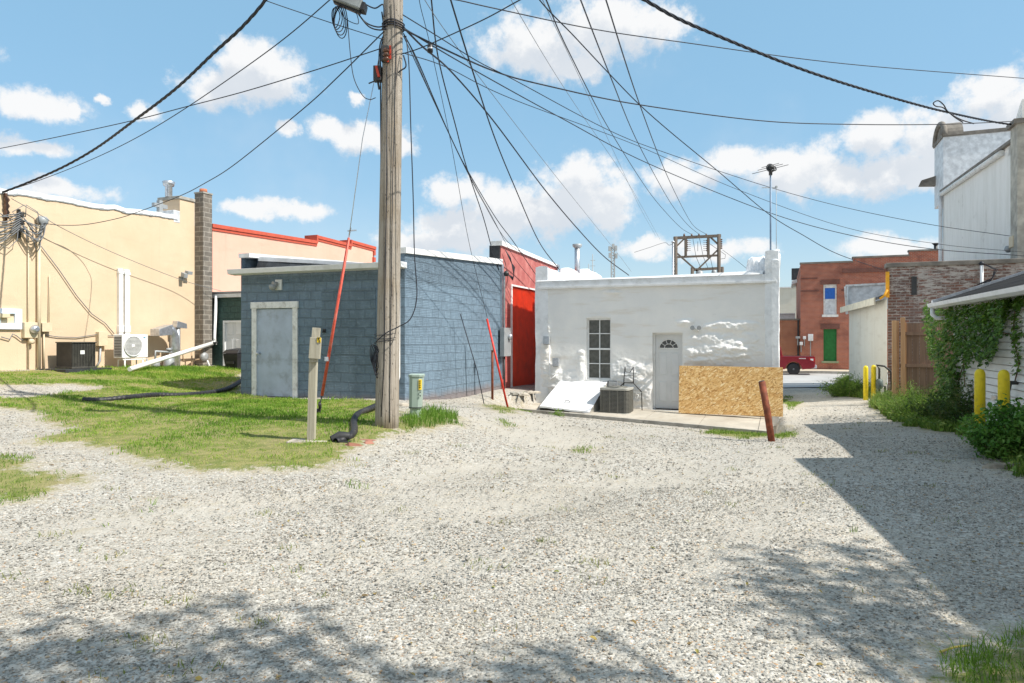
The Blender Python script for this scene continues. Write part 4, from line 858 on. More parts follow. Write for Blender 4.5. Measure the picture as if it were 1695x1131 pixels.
# air conditioner condenser by the hatch
def condenser():
    cv, cu = vu(*[float(q) for q in XY(on_u(WU-.72, 1021), WU-.72)]); z0 = zz(687, Yof(cv, cu-.35)); h = .70; w_, d_ = .76, .70
    t = thing('air_conditioner', 'grey cube-shaped air conditioner condenser standing beside the cellar hatch', 'air conditioner', (cv, cu, z0), YAW)
    r = .1; ring = []
    for sx, sy, a0 in ((1, 1, 0), (-1, 1, 90), (-1, -1, 180), (1, -1, 270)):
        for k in range(5): a_ = R(a0+k*22.5); ring.append((cv+sx*(w_/2-r)+r*math.cos(a_), cu+sy*(d_/2-r)+r*math.sin(a_)))
    n = len(ring); body = MB(); body.prism([(x*.985+cv*.015, y*.985+cu*.015, z0+.03) for x, y in ring], (0, 0, h-.07)); body.build('coil', M['darkmetal'], t)
    mb = MB()
    for k in range(17):
        z = z0+.06+k*(h-.14)/17; mb.tube([(x, y, z) for x, y in ring], .007, 4, closed=True)
    for i in range(0, n, 1): x, y = ring[i]; mb.bar((x, y, z0+.02), (x, y, z0+h-.06), .012)
    for (xa, ya), (xb, yb) in zip(ring, ring[1:]+ring[:1]):
        if math.hypot(xb-xa, yb-ya) > .2:
            for k in range(1, 16):
                f = k/16; wv = .02 if k in (5, 11) else .007; mb.bar((xa+(xb-xa)*f, ya+(yb-ya)*f, z0+.02), (xa+(xb-xa)*f, ya+(yb-ya)*f, z0+h-.06), wv)
    mb.build('louvre_guard', M['acgrey'], t)
    mb = MB(); big = [(cv+(x-cv)*1.03, cu+(y-cu)*1.03) for x, y in ring]; mb.prism([(x, y, z0+h-.07) for x, y in big], (0, 0, .06)); mb.build('cabinet_lid', M['aclight'], t, .008); MB().prism([(x, y, z0) for x, y in big], (0, 0, .045)).build('base_pan', M['aclight'], t, .008)
    mb = MB(); mb.lathe([(.28, h-.009), (.27, h+.012), (.05, h+.03), (.01, h+.032)], (cv, cu, z0), 24); mb.build('fan_guard', M['acgrey'], t)
    MB().tube([(cv-.1, cu+d_/2, z0+h-.1), (cv-.1, cu+d_/2+.1, z0+h+.12), (cv-.35, cu+d_/2+.14, z0+h+.12), (cv-.4, cu+d_/2+.1, z0+.3)], .02, 8).build('refrigerant_line', M['cablegrey'], t)
    single('condenser_pad', MB().box(cv-.5, cv+.46, cu-.42, cu+.45, z0-.1, z0-.002), M['concrete'], 'thin concrete pad under the grey condenser', 'pad')
M['acgrey'] = plain('condenser_grille', (.20, .195, .17), .5, .3, var=.1, bst=.05, dirt=(.1, .1, .09), damt=.3)
M['aclight'] = plain('condenser_cabinet', (.42, .41, .37), .5, .2, var=.05, bst=.05, dirt=(.25, .23, .2), damt=.3)
condenser()
# bent wire frame (old cart)
def cart():
    f = lambda px, py, o=.45: (lambda q: (q[0], q[1], q[2]))(pu(WU-o, px, py)); t = thing('wire_cart', 'thin rusty wire cart frame standing between the condenser and the front door', 'cart', f(1050, 680))
    P = lambda x, y, o=.45: f(860+x/3.141, 380+y/3.141, o)
    MB().tube([P(522, 815), P(545, 797), P(590, 797), P(634, 843), P(637, 940)], .013, 6).tube([P(525, 815, .2), P(548, 797, .2), P(592, 800, .2), P(636, 850, .2), P(636, 930, .2)], .009, 6).build('base_frame', M['darkmetal'], t)
    MB().tube([P(541, 812), P(545, 745), P(549, 714)], .013, 6).tube([P(592, 800), P(592, 714)], .013, 6).bar(P(543, 760), P(592, 760), .012).tube([P(549, 714), P(552, 740), P(573, 745), P(592, 716)], .010, 6).build('back_rail', M['darkmetal'], t)
    MB().bar(P(592, 845), P(636, 848), .02).tube([P(600, 870, .3), P(605, 855, .3), P(618, 860, .3), P(612, 885, .3), P(600, 870, .3)], .012, 6).build('shelf', M['pvc'], t)
cart()
# rubble left of the hatch
def rubble():
    i = 0
    for px, py, s in ((905,655,.22),(885,660,.2),(898,668,.28),(925,668,.2),(868,664,.16),(880,672,.18),(915,660,.15),(860,656,.13)):
        pass
# ================= TAN BUILDING (left) =================
def mat_stucco(name, c0, c1, dirt, bst=.25):
    m, b, bs, P = newmat(name); n = b.noise(P, .8, 6, .6); st = b.n('ShaderNodeMapping'); st.inputs['Scale'].default_value = (.5, .5, 2.5); b.l(P, st.inputs[0]); n3 = b.noise(st.outputs[0], 1.5, 6, .6)
    c = b.mix(b.step(n, .3, .7), c0, c1); c = b.mix(b.m('MULTIPLY', b.step(n3, .5, .75), .45), c, dirt); pt = b.noise(P, .45, 3, .5); c = b.mix(b.m('MULTIPLY', b.m('GREATER_THAN', pt, .58), .35), c, c1); st2 = b.n('ShaderNodeMapping'); st2.inputs['Scale'].default_value = (2.2, 2.2, .12); b.l(P, st2.inputs[0]); c = b.mix(b.m('MULTIPLY', b.step(b.noise(st2.outputs[0], 1.2, 7, .7), .56, .75), .35), c, tuple(x*.8 for x in dirt)); b.l(c, bs.inputs['Base Color']); bs.inputs['Roughness'].default_value = .8
    bump(b, bs, b.m('ADD', b.noise(P, 40, 5), b.m('MULTIPLY', b.noise(P, 3, 6), 2.0)), bst, .02); return m
M['tan'] = mat_stucco('tan_stucco', (.60, .455, .305), (.655, .505, .35), (.54, .415, .285))
M['salmon'] = mat_stucco('salmon_stucco', (.72, .40, .30), (.76, .43, .33), (.65, .36, .27))
tpt = lambda px, py, off=0: (lambda q: (q[0]+off, q[1], q[2]))(pv(TV, px, py))
TU0 = 4.0; gt0 = ghv(TV, 14)-.5
tan = thing('tan_building', 'long tan stucco building wall on the left with a white coated ragged roof edge', 'building', (TV, TU0, gt0))
mb = MB(); zt0 = zz(318, Yof(TV, on_v(TV, 0))); zt1 = zz(362, Yof(TV, on_v(TV, 283))); u285 = on_v(TV, 283); uR = TU1; slope = (zt1-zt0)/(u285-on_v(TV, 0)); ztA = zt0+slope*(TU0-on_v(TV, 0))
zr_ = tpt(300, 330)[2]
mb.add([(TV, TU0, gt0), (TV, uR, gt0), (TV, uR, zr_), (TV, u285+.35, zr_), (TV, u285+.35, zt1), (TV, TU0, ztA)], [(0, 1, 2, 3, 4, 5)])
mb.quad((TV, uR, gt0), (TV-9, uR, gt0), (TV-9, uR, zt1), (TV, uR, zt1)); mb.quad((TV, TU0, gt0), (TV-9, TU0, gt0), (TV-9, TU0, ztA), (TV, TU0, ztA))
mb.quad((TV-.3, TU0, zt0-.4), (TV-.3, u285, zt0-.4), (TV-.3, u285, zt1), (TV-.3, TU0, ztA)); mb.quad((TV-9, TU0, gt0), (TV-9, uR, gt0), (TV-9, uR, zt1), (TV-9, TU0, ztA))
mb.build('wall', M['tan'], tan)
MB().quad((TV-9, TU0, ztA-.35), (TV-.2, TU0, ztA-.35), (TV-.2, uR, zt1-.35), (TV-9, uR, zt1-.35)).build('roof', M['silver'], tan)
us = np.arange(TU0, u285+.3, .12); r_ = np.random.default_rng(5); mb = MB(); wob_ = .03*(fbm(us*2.2, us*0, 8)-.45)*4
dk = MB()
for i in range(len(us)-1):
    z0, z1 = zt0+slope*(us[i]-on_v(TV, 0)), zt0+slope*(us[i+1]-on_v(TV, 0)); j0, j1 = .02*r_.normal(), .02*r_.normal()
    mb.hexa([(TV-.32, us[i], z0-.02), (TV+.03, us[i], z0-.02+wob_[i]), (TV+.03, us[i+1], z1-.02+wob_[i+1]), (TV-.32, us[i+1], z1-.02), (TV-.32, us[i], z0+.13), (TV+.035, us[i], z0+.1+wob_[i]), (TV+.035, us[i+1], z1+.1+wob_[i+1]), (TV-.32, us[i+1], z1+.13)])
    dd = .012*r_.random(); dk.hexa([(TV-.01, us[i], z0-.045-dd+wob_[i]), (TV+.02+dd, us[i], z0-.045-dd+wob_[i]), (TV+.02+dd, us[i+1], z1-.045+wob_[i+1]), (TV-.01, us[i+1], z1-.045+wob_[i+1]), (TV-.01, us[i], z0-.0+wob_[i]), (TV+.02+dd, us[i], z0-.0+wob_[i]), (TV+.02+dd, us[i+1], z1-.0+wob_[i+1]), (TV-.01, us[i+1], z1-.0+wob_[i+1])])
mb.build('roof_edge', M['whitecoat'], tan); dk.build('edge_flashing', M['greymetal'], tan)
# raised corner block with side cheek
cb = MB(); q0, q1 = u285+.0, uR; cb.box(TV-.9, TV-.004, q0+.36, q1-.02, zt1-.2, zr_-.003); cb.build('raised_parapet', M['tan'], tan)
MB().box(TV-.95, TV+.04, q0+.3, q1, zr_+.0, zr_+.1).build('parapet_cap', M['concrete'], tan, .01)
MB().box(TV-.9, TV+.01, q0+.1, q0+.355, zt1-.1, (zt1+zr_)/2-.05).build('coated_curb', M['silver'], tan, .02)
# flue + small roof things
fq = tpt(298, 330, -.5); fb = MB().lathe([(.11, 0), (.11, .35), (.16, .36), (.20, .50), (.17, .52), (.02, .56)], (fq[0], fq[1], zr_+.1), 14); single('flue_cap', fb, M['galv'], 'small round metal flue on the tan raised roof corner', 'flue')
aq = tpt(272, 352, -.2); single('roof_bracket', MB().bar((aq[0], aq[1], zt1), (aq[0], aq[1], zt1+.55), .13).bar((aq[0], aq[1]-.25, zt1+.38), (aq[0], aq[1]+.25, zt1+.38), .12), M['greymetal'], 'small grey cross-shaped bracket on the tan roof edge near the flue', 'bracket')
# block chimney
def mat_blockgrey():
    m, b, bs, P = newmat('grey_block'); v, s = flatvec(b, P); t = bricktex(b, v, (.23, .20, .165), (.15, .135, .115), (.32, .29, .25), .42, .165, .016)
    c = b.mix(b.step(b.noise(P, 6, 6), .3, .7), b.mix(1, t.outputs[0], (.7, .7, .7), 'MULTIPLY'), t.outputs[0]); b.l(c, bs.inputs['Base Color']); bs.inputs['Roughness'].default_value = .9
    bump(b, bs, b.m('ADD', b.m('MULTIPLY', t.outputs['Fac'], -1.0), b.noise(P, 40, 4)), .5, .012); return m
M['blockgrey'] = mat_blockgrey()
cu0, cu1 = TU1+.0, TU1+.42; cv1 = on_u(cu0, 351)
cv0 = on_u(cu0, 322.5)+.0; cztop = zz(321, Yof(TV, cu0)); ch = thing('block_chimney', 'tall grey concrete block chimney at the end of the tan wall', 'chimney', (cv0, cu0, gt0))
cm = on_u(cu0, 336); cdep = on_v(cm, 351)-cu0
MB().box(TV-.0, cm, cu0+.004, cu0+cdep, gt0, cztop).build('shaft', M['blockgrey'], ch); MB().box(TV-.02, cm+.02, cu0-.01, cu0+cdep+.02, cztop, cztop+.05).build('cap', M['concrete'], ch)
MB().cyl(((TV+cm)/2, cu0+cdep/2, cztop+.05), ((TV+cm)/2, cu0+cdep/2, cztop+.18), .13, .12, 14).build('flue_pot', M['claypot'] if 'claypot' in M else M['rust'], ch)
# salmon building with red stepped trim
SU0, SU1 = cu0+.8, on_v(TV, 620); gs = gt0; sal = thing('salmon_building', 'long salmon stucco building with a stepped red-trimmed parapet behind the blue building', 'building', (TV, SU0, gs))
stp = [(350, 372), (524, 400), (524.5, 391), (581, 405.5), (582, 399), (621, 410)]
tops = [(pv(TV-.02, a, b_)[1], pv(TV-.02, a, b_)[2]) for a, b_ in stp]; tops[0] = (SU0, tops[0][1]); zA, zB, zC = tops[0][1], (tops[2][1]+tops[3][1])/2, (tops[4][1]+tops[5][1])/2
seg = [(SU0, tops[1][0], tops[0][1], tops[1][1]), (tops[1][0], tops[3][0], tops[2][1], tops[3][1]), (tops[3][0], tops[5][0], tops[4][1], tops[5][1])]
mb = MB(); tr = MB()
mb.add([(TV-.02, SU0, gs), (TV-.02, SU1, gs)]+[(TV-.02, u, z) for u, z in [(SU1, seg[2][3]), (seg[2][0], seg[2][2]), (seg[1][1], seg[1][3]), (seg[1][0], seg[1][2]), (seg[0][1], seg[0][3]), (SU0, seg[0][2])]], [tuple(range(8))])
mb.quad((TV-.02, SU1, gs), (TV-8, SU1, gs), (TV-8, SU1, seg[2][3]), (TV-.02, SU1, seg[2][3])); mb.quad((TV-.02, SU0, gs), (TV-8, SU0, gs), (TV-8, SU0, seg[0][2]), (TV-.02, SU0, seg[0][2]))
for i, (a, b_, c, d) in enumerate(seg): mb.quad((TV-.3, a, gs), (TV-.3, b_, gs), (TV-.3, b_, d), (TV-.3, a, c))
mb.build('wall', M['salmon'], sal); MB().box(TV-8, TV-.3, SU0, SU1, zA-.5, zA-.45).build('roof', M['roofdark'], sal)
M['redtrim'] = plain('red_trim', (.50, .09, .05), .6, var=.08, bst=.1)
for i, (a, b_, c, d) in enumerate(seg):
    tr.prism([(TV-.35, a-.05, c-.10), (TV-.35, b_, d-.10), (TV-.35, b_, d+.03), (TV-.35, a-.05, c+.03)], (.40, 0, 0)); tr.prism([(TV-.02, a-.05, c-.2), (TV-.02, b_, d-.2), (TV-.02, b_, d-.102), (TV-.02, a-.05, c-.102)], (.035, 0, 0))
    if i: tr.box(TV-.6, TV+.052, a-.06, a+.03, seg[i-1][3]-.05, c+.04)
for k in range(5): tr.box(TV-.02, TV+.06, SU1-.12-(k % 2)*.05, SU1+.02, seg[2][3]-.4-.32*k, seg[2][3]-.2-.3*k)
tr.build('parapet_trim', M['redtrim'], sal)
# green shed between
gv0, gv1 = TV, None; GU = cu0+cdep+.3; gxa, gxb = TV, on_u(GU, 425); gsh = thing('green_shed', 'dark green shed with white gutter and door, between chimney and blue building', 'shed', (gxa, GU, gt0))
M['green'] = mat_tile('green_painted_block', (.045, .10, .085)); zgt = zz(489, Yof(gxa, GU)); dga, dgb = on_u(GU, 370), on_u(GU, 402); dgt = zz(531, Yof(dga, GU))
mb = MB(); mb.panel((gxa, GU, gt0), (1, 0, 0), (0, 0, 1), gxb-gxa, zgt-gt0, [(dga-gxa, dgb-gxa, .4, dgt-gt0)], (0, .1, 0)); mb.quad((gxb, GU, gt0), (gxb, GU+5, gt0), (gxb, GU+5, zgt), (gxb, GU, zgt)); mb.build('wall', M['green'], gsh)
MB().prism([(gxa-.05, GU-.15, zgt+.05), (gxa-.05, GU+5, zgt+.5), (gxa-.05, GU+5, zgt+.55), (gxa-.05, GU-.15, zgt+.10)], (gxb-gxa+.1, 0, 0)).build('roof', M['greymetal'], gsh)
MB().box(gxa, gxb, GU-.14, GU-.02, zgt-.1, zgt+.03).build('gutter', M['gutterwhite'], gsh, .01)
gd = MB().box(dga+.08, dgb-.0, GU+.02, GU+.06, gt0+.4, dgt-.07); dgo = gd.build('door', M['doorwhite'], gsh)
MB().box(dga-.0, dga+.08, GU-.03, GU+.06, gt0+.4, dgt).box(dga+.08, dgb, GU-.03, GU+.06, dgt-.07, dgt).build('door_frame', M['whitepaint'], gsh)
mb = MB(); dwg = (dgb-dga-.1)
for i in range(2):
    for z0, z1 in ((.15, .85), (.95, 1.6)): rpanel(mb, dga+.14+i*dwg*.48, dga+.12+dwg*.42+i*dwg*.48, gt0+.5+z0, gt0+.5+z1, GU+.02)
mb.build('door_panels', M['doorwhite'], dgo)
# downspout and long white drainpipe over the grass
pA = pu(GU-.2, 355, 490); pB = pu(GU-.2, 355, 566); e0 = tpt(143, 612, 1.7); e0 = XY(e0[0], e0[1]); ev = vu(*e0)
single('downspout', MB().tube([(pA[0], pA[1]+.08, pA[2]), (pB[0], pB[1], pB[2]+.15), (pB[0]+.02, pB[1], pB[2])], .05, 8), M['pvc'], 'white vertical downspout at the corner of the green shed', 'downspout')
Pz = gh(*e0)+.13; mid = vu(W(262, 21.6), 21.6); single('drainpipe', MB().tube([(ev[0], ev[1], Pz), (pB[0], pB[1], pB[2]-.03)], .065, 10).cyl((pB[0]-.2, pB[1]-.1, pB[2]-.07), (pB[0]+.05, pB[1]+.02, pB[2]-.02), .075), M['pvc'], 'long white plastic drainpipe sloping over the grass from the green shed', 'pipe')
for (px, py) in ((347, 608),):
    a = pu(GU-.5, 335, 572); t_ = thing('pipe_prop', 'crossed wooden props under the high end of the white drainpipe', 'prop', (a[0], a[1], a[2]-1))
    MB().bar(pu(GU-.5, 334, 572), pu(GU-.6, 318, 612), .05).build('leg', M['oldwhite'], t_); MB().bar(pu(GU-.5, 331, 570), pu(GU-.5, 349, 612), .05).build('leg', M['oldwhite'], t_)
single('scrap_gutter', MB().bar(pu(GU-.3, 338, 580), pu(GU-.3, 357, 567), .16, .05), M['darkmetal'], 'short dark length of gutter under the drainpipe elbow', 'gutter')
# wheelie bin at the green door
bq = pu(GU-.9, 392, 611); bz = ghv(bq[0], bq[1])-.25; bn = thing('wheelie_bin', 'black wheeled rubbish bin by the white door of the green shed', 'bin', (bq[0], bq[1], bz))
mb = MB(); hx = lambda a, z, s=0: [(bq[0]-a, bq[1]-a, bz+z), (bq[0]+a, bq[1]-a, bz+z), (bq[0]+a, bq[1]+a, bz+z), (bq[0]-a, bq[1]+a, bz+z)]
mb.hexa(hx(.22, .08)+hx(.30, .78)); mb.build('tub', M['black'], bn, .02); MB().hexa(hx(.32, .785)+[(bq[0]-.28, bq[1]-.2, bz+.9), (bq[0]+.28, bq[1]-.2, bz+.9), (bq[0]+.3, bq[1]+.32, bz+.95), (bq[0]-.3, bq[1]+.32, bz+.95)]).build('lid', M['black'], bn, .015)
for s in (-1, 1): MB().cyl((bq[0]+s*.2, bq[1]-.26, bz+.1), (bq[0]+s*.26, bq[1]-.26, bz+.1), .1).build('wheel', M['darkmetal'], bn)
MB().box(bq[0]-.16, bq[0]+.16, bq[1]-.315, bq[1]-.29, bz+.45, bz+.53).build('grip', M['darkmetal'], bn)
# --- things on the tan wall ---
def wallbox(name, px, py, w, h, d, mat, label, cat, group=None):
    q = tpt(px, py); return single(name, MB().box(TV, TV+d, q[1]-w/2, q[1]+w/2, q[2]-h/2, q[2]+h/2).box(TV+d, TV+d+.012, q[1]-w/2-.01, q[1]+w/2+.01, q[2]-h/2-.01, q[2]+h/2+.01), mat, label, cat, None, YAW, group, .006)
# small window with wide pale frame
f0, f1 = tpt(-14, 545), tpt(34, 512); w_ = thing('small_window', 'small filled window with wide pale frame at the left end of the tan wall', 'window', (TV, f0[1], f0[2]))
zb_, zt_ = f0[2]+.0, tpt(34, 512)[2]; ya, yb = f0[1], f1[1]; mb = MB()
mb.box(TV, TV+.07, ya, yb, zt_-.13, zt_); mb.box(TV, TV+.07, ya, yb, zb_, zb_+.15); mb.box(TV, TV+.07, yb-.18, yb, zb_+.15, zt_-.13); mb.box(TV, TV+.07, ya, ya+.18, zb_+.15, zt_-.13)
mb.build('window_frame', M['paleblue'], w_, .005); MB().box(TV+.002, TV+.012, ya+.18, yb-.18, zb_+.15, zt_-.13).build('infill_panel', M['cream'], w_); q = tpt(3, 523); MB().box(TV+.01, TV+.14, q[1]-.12, q[1]+.12, q[2]-.05, q[2]+.05).build('vent_hood', M['cream'], w_, .01)
# meter
q = tpt(46, 544); me_ = thing('gas_meter', 'beige wall meter with a round glass dial beside the small framed window', 'meter', (TV, q[1], q[2]-.3))
MB().box(TV, TV+.14, q[1]-.17, q[1]+.17, q[2]-.25, q[2]+.16).build('meter_case', M['cream'], me_, .01); MB().lathe([(.10, .14), (.115, .16), (.115, .20), (.08, .27), (.05, .28)], (TV, q[1]+.06, q[2]-.02), 16, 'x').build('meter_glass', M['galv'], me_)
MB().lathe([(.07, .08), (.07, .14), (.03, .16)], (TV, q[1]+.02, q[2]-.34), 12, 'x').cyl((TV+.07, q[1], q[2]-.25), (TV+.07, q[1], q[2]-.36), .04).build('cable_outlet', M['cream'], me_)
wallbox('junction_box', 72.5, 542, .25, .22, .13, M['cream'], 'small beige box right of the thick conduit on the tan wall', 'junction box')
wallbox('disconnect_box', 165, 561, .26, .40, .14, M['cream'], 'beige disconnect box with a dark handle above the dark air conditioner', 'electric box')
C_ = []
def wpipe(pts, r, mat, lab, off=.06, name='conduit', cat='conduit'):
    return single(name, MB().tube([tpt(a, b_, off) for a, b_ in pts], r, 8), mat, lab, cat)
wpipe([(61, 372), (61, 612)], .045, M['cream'], 'thick vertical beige conduit under the round weatherhead on the tan wall', .08)
wpipe([(44.5, 376), (44.5, 612)], .016, M['cream'], 'thin vertical beige conduit down to the round wall meter')
wpipe([(79.5, 455), (79.5, 480), (78.5, 535)], .012, M['cream'], 'thin short conduit above the small beige junction box')
wpipe([(70, 548), (70.5, 612)], .022, M['cream'], 'short vertical conduit under the small beige junction box')
wpipe([(164, 568), (163, 598), (158, 606)], .03, M['greymetal'], 'bent grey conduit from the disconnect box to the dark air conditioner')
q = tpt(66, 365, .1); single('weatherhead', MB().lathe([(.05, -.2), (.13, -.08), (.15, .02), (.1, .09), (.01, .11)], q, 14), M['greymetal'], 'round grey weatherhead at the top of the thick conduit on the tan wall', 'weatherhead')
q = tpt(29, 366, .06); t_ = thing('insulator_rack', 'dark bracket of insulators holding a bundle of wires on the tan wall', 'insulator', (TV, q[1], q[2]-.3))
mb = MB().box(TV+.02, TV+.08, q[1]-.03, q[1]+.03, q[2]-.45, q[2]+.3); [mb.lathe([(.05, -.06), (.09, -.03), (.05, 0), (.09, .03), (.05, .06)], (TV+.15, q[1], q[2]+dz), 10) for dz in (-.25, -.05, .15)]; mb.build('bracket', M['darkmetal'], t_)
q = tpt(7, 343, .06); single('wall_insulators', MB().bar((TV+.05, q[1], q[2]-.35), (TV+.05, q[1], q[2]+.35), .06).lathe([(.07, -.3), (.03, -.22), (.07, -.14), (.03, -.06), (.07, .02), (.03, .1), (.07, .18), (.03, .26)], (TV+.1, q[1], q[2]), 10), M['insul'], 'vertical column of brown insulators near the top left corner of the tan wall', 'insulator')
mb = MB(); rr = np.random.default_rng(3)
for k in range(13):      # drooping bundle between the rack and the weatherhead
    a = tpt(28+rr.uniform(-3, 3), 352+k*2.6, .18); b_ = tpt(64+rr.uniform(-4, 6), 364+rr.uniform(-3, 10), .2); sg = rr.uniform(.1, .55); off = rr.uniform(.05, .2)
    P_ = [tuple(np.array(a)*(1-t)+np.array(b_)*t+np.array([off*math.sin(3.14*t), 0, -sg*4*t*(1-t)*(.6+.8*t)])) for t in np.linspace(0, 1, 12)]; mb.tube(P_, .013, 5)
for k in range(9):
    a = tpt(-30, 350+k*7, .3); b_ = tpt(28, 352+k*3.2, .18); P_ = [tuple(np.array(a)*(1-t)+np.array(b_)*t+np.array([0, 0, -rr.uniform(.05, .12)*4*t*(1-t)])) for t in np.linspace(0, 1, 8)]; mb.tube(P_, .014, 5)
mb.tube([tpt(24, 374, .16), tpt(20, 398, .2), tpt(8, 412, .15), tpt(-10, 404, .15)], .01, 5).tube([tpt(38, 378, .12), tpt(40, 400, .1), tpt(44, 403, .1)], .012, 5).tube([tpt(46, 372, .15), tpt(47, 400, .2), tpt(52, 418, .2), tpt(60, 410, .15), tpt(63, 380, .15)], .014, 5).tube([tpt(36, 360, .15), tpt(37, 340, .15), tpt(56, 352, .15), tpt(59, 372, .15)], .012, 5).tube([tpt(22, 360, .15), tpt(14, 352, .15), tpt(34, 340, .15)], .010, 5)
single('wire_bundle', mb, M['cablegrey'], 'tangled bundle of grey wires looping from the insulator rack to the weatherhead', 'wires')
wpipe([(0, 558), (14, 562), (19, 553), (25, 556), (34, 563), (45, 562)], .013, M['cablegrey'], 'loose grey cable snaking to the underside of the round wall meter', .05, 'wall_cable', 'cable')
wpipe([(45, 556), (75, 555), (95, 558), (125, 559), (158, 554), (172, 556), (182, 556), (215, 557), (262, 556)], .011, M['cablegrey'], 'thin cable running level along the tan wall behind the heat pump', .04, 'wall_cable', 'cable')
wpipe([(66, 408), (95, 446), (125, 490), (150, 520), (172, 535), (187, 553)], .012, M['cablegrey'], 'thin slack cable running down the tan wall to the heat pump', .05, 'wall_cable', 'cable')
q = tpt(301, 458, .0); t_ = thing('wall_flood_light', 'small grey twin flood light high on the right end of the tan wall', 'lamp', (TV, q[1], q[2]-.3))
MB().box(TV, TV+.05, q[1]-.05, q[1]+.05, q[2]-.1, q[2]+.0).bar((TV+.05, q[1], q[2]-.05), (TV+.15, q[1], q[2]+.02), .03).build('mount', M['greymetal'], t_)
MB().hexa([(TV+.1, q[1]-.14, q[2]), (TV+.25, q[1]-.14, q[2]-.06), (TV+.25, q[1]+.0, q[2]-.06), (TV+.1, q[1]+.0, q[2]), (TV+.12, q[1]-.14, q[2]+.13), (TV+.27, q[1]-.14, q[2]+.07), (TV+.27, q[1], q[2]+.07), (TV+.12, q[1], q[2]+.13)]).build('lamp_head', M['greymetal'], t_)
MB().hexa([(TV+.1, q[1]+.02, q[2]+.1), (TV+.25, q[1]+.02, q[2]+.06), (TV+.25, q[1]+.2, q[2]+.06), (TV+.1, q[1]+.2, q[2]+.1), (TV+.12, q[1]+.02, q[2]+.2), (TV+.27, q[1]+.02, q[2]+.16), (TV+.27, q[1]+.2, q[2]+.16), (TV+.12, q[1]+.2, q[2]+.2)]).build('lamp_head', M['greymetal'], t_)
# twin line-set covers
for px, py, lab in ((197, 448, 'left slimmer one of two white vertical pipe covers above the heat pump'), (207.5, 450, 'right wider one of two white vertical pipe covers above the heat pump')):
    a, b_ = tpt(px, py), tpt(px, 553); w2 = .07 if px < 200 else .085
    single('pipe_cover', MB().box(TV, TV+.10, a[1]-w2, a[1]+w2, b_[2]-.05, a[2]-.05).hexa([(TV, a[1]-w2-.012, a[2]-.1), (TV+.12, a[1]-w2-.012, a[2]-.1), (TV+.12, a[1]+w2+.012, a[2]-.1), (TV, a[1]+w2+.012, a[2]-.1), (TV, a[1]-w2-.012, a[2]+.06), (TV+.07, a[1]-w2-.012, a[2]+.06), (TV+.07, a[1]+w2+.012, a[2]+.06), (TV, a[1]+w2+.012, a[2]+.06)]).box(TV, TV+.115, a[1]-w2-.012, a[1]+w2+.012, b_[2]+.05, b_[2]+.25), M['pvc'], lab, 'pipe cover', None, YAW, 'white pipe covers', .012)
# mini split heat pump
def minisplit():
    c0, c1 = tpt(203, 593, .75), tpt(245, 593, .75); v1 = TV+.75; v0 = v1-.36; ua_, ub_ = on_v(v1, 202.5), on_v(v1, 245); zb = zz(592.5, Yof(v1, (ua_+ub_)/2)); zt = zz(554, Yof(v1, (ua_+ub_)/2))
    t = thing('heat_pump', 'white heat pump outdoor unit with a round fan grille in front of the tan wall', 'heat pump', ((v0+v1)/2, (ua_+ub_)/2, zb-.3))
    MB().box(v0, v1, ua_, ub_, zb, zt).build('case', M['whitepaint'], t, .015)
    uc, zc, r = ua_+(ub_-ua_)*.40, (zb+zt)/2, (zt-zb)*.43
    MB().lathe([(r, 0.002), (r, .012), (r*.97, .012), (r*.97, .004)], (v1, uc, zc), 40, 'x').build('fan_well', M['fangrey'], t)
    mb = MB()
    for k in range(-7, 8):
        d = k*r/7.6; h2 = math.sqrt(max(0, r*r-d*d))*.98; mb.bar((v1+.024, uc+d, zc-h2), (v1+.024, uc+d, zc+h2), .008); mb.bar((v1+.026, uc-h2, zc+d), (v1+.026, uc+h2, zc+d), .008)
    mb.tube([(v1+.024, uc+r*math.cos(a), zc+r*math.sin(a)) for a in np.linspace(0, 2*math.pi, 33)[:-1]], .012, 6, closed=True); mb.lathe([(r*.2, .018), (r*.18, .03), (.01, .034)], (v1, uc, zc), 16, 'x'); mb.build('fan_grille', M['whitepaint'], t)
    mb = MB(); [mb.box(v0+.04, v1-.04, ua_-.006, ua_+.0, zb+.05+k*.045, zb+.075+k*.045) for k in range(int((zt-zb-.1)/.045))]; mb.build('side_louvre', M['darkmetal'], t)
    mb = MB(); e = ub_-(ub_-ua_)*.13; z = zt-.07; mb.prism([(v1, e-.05, z), (v1, e-.005, z), (v1, e-.03, z-.035)], (.003, 0, 0)); ob = mb.build('emblem', M['black'], t); mb = MB(); mb.prism([(v1, e-.0, z-.002), (v1, e+.05, z-.0), (v1, e-.02, z-.045), (v1, e-.04, z-.05)], (.0025, 0, 0)); mb.build('emblem', M['cyan'], t)
    mb = MB()
    for u_ in (ua_+.12, ub_-.14): mb.tube([(v0+.05, u_, zb-.5), (v0+.05, u_, zb-.06), (v1-.02, u_, zb-.03)], .022, 6); mb.tube([(v1-.05, u_, zb-.5), (v1-.05, u_, zb-.02)], .022, 6)
    mb.bar((v1-.05, ua_+.05, zb-.04), (v1-.05, ub_-.05, zb-.04), .04); mb.build('stand', M['pvc'], t)
minisplit()
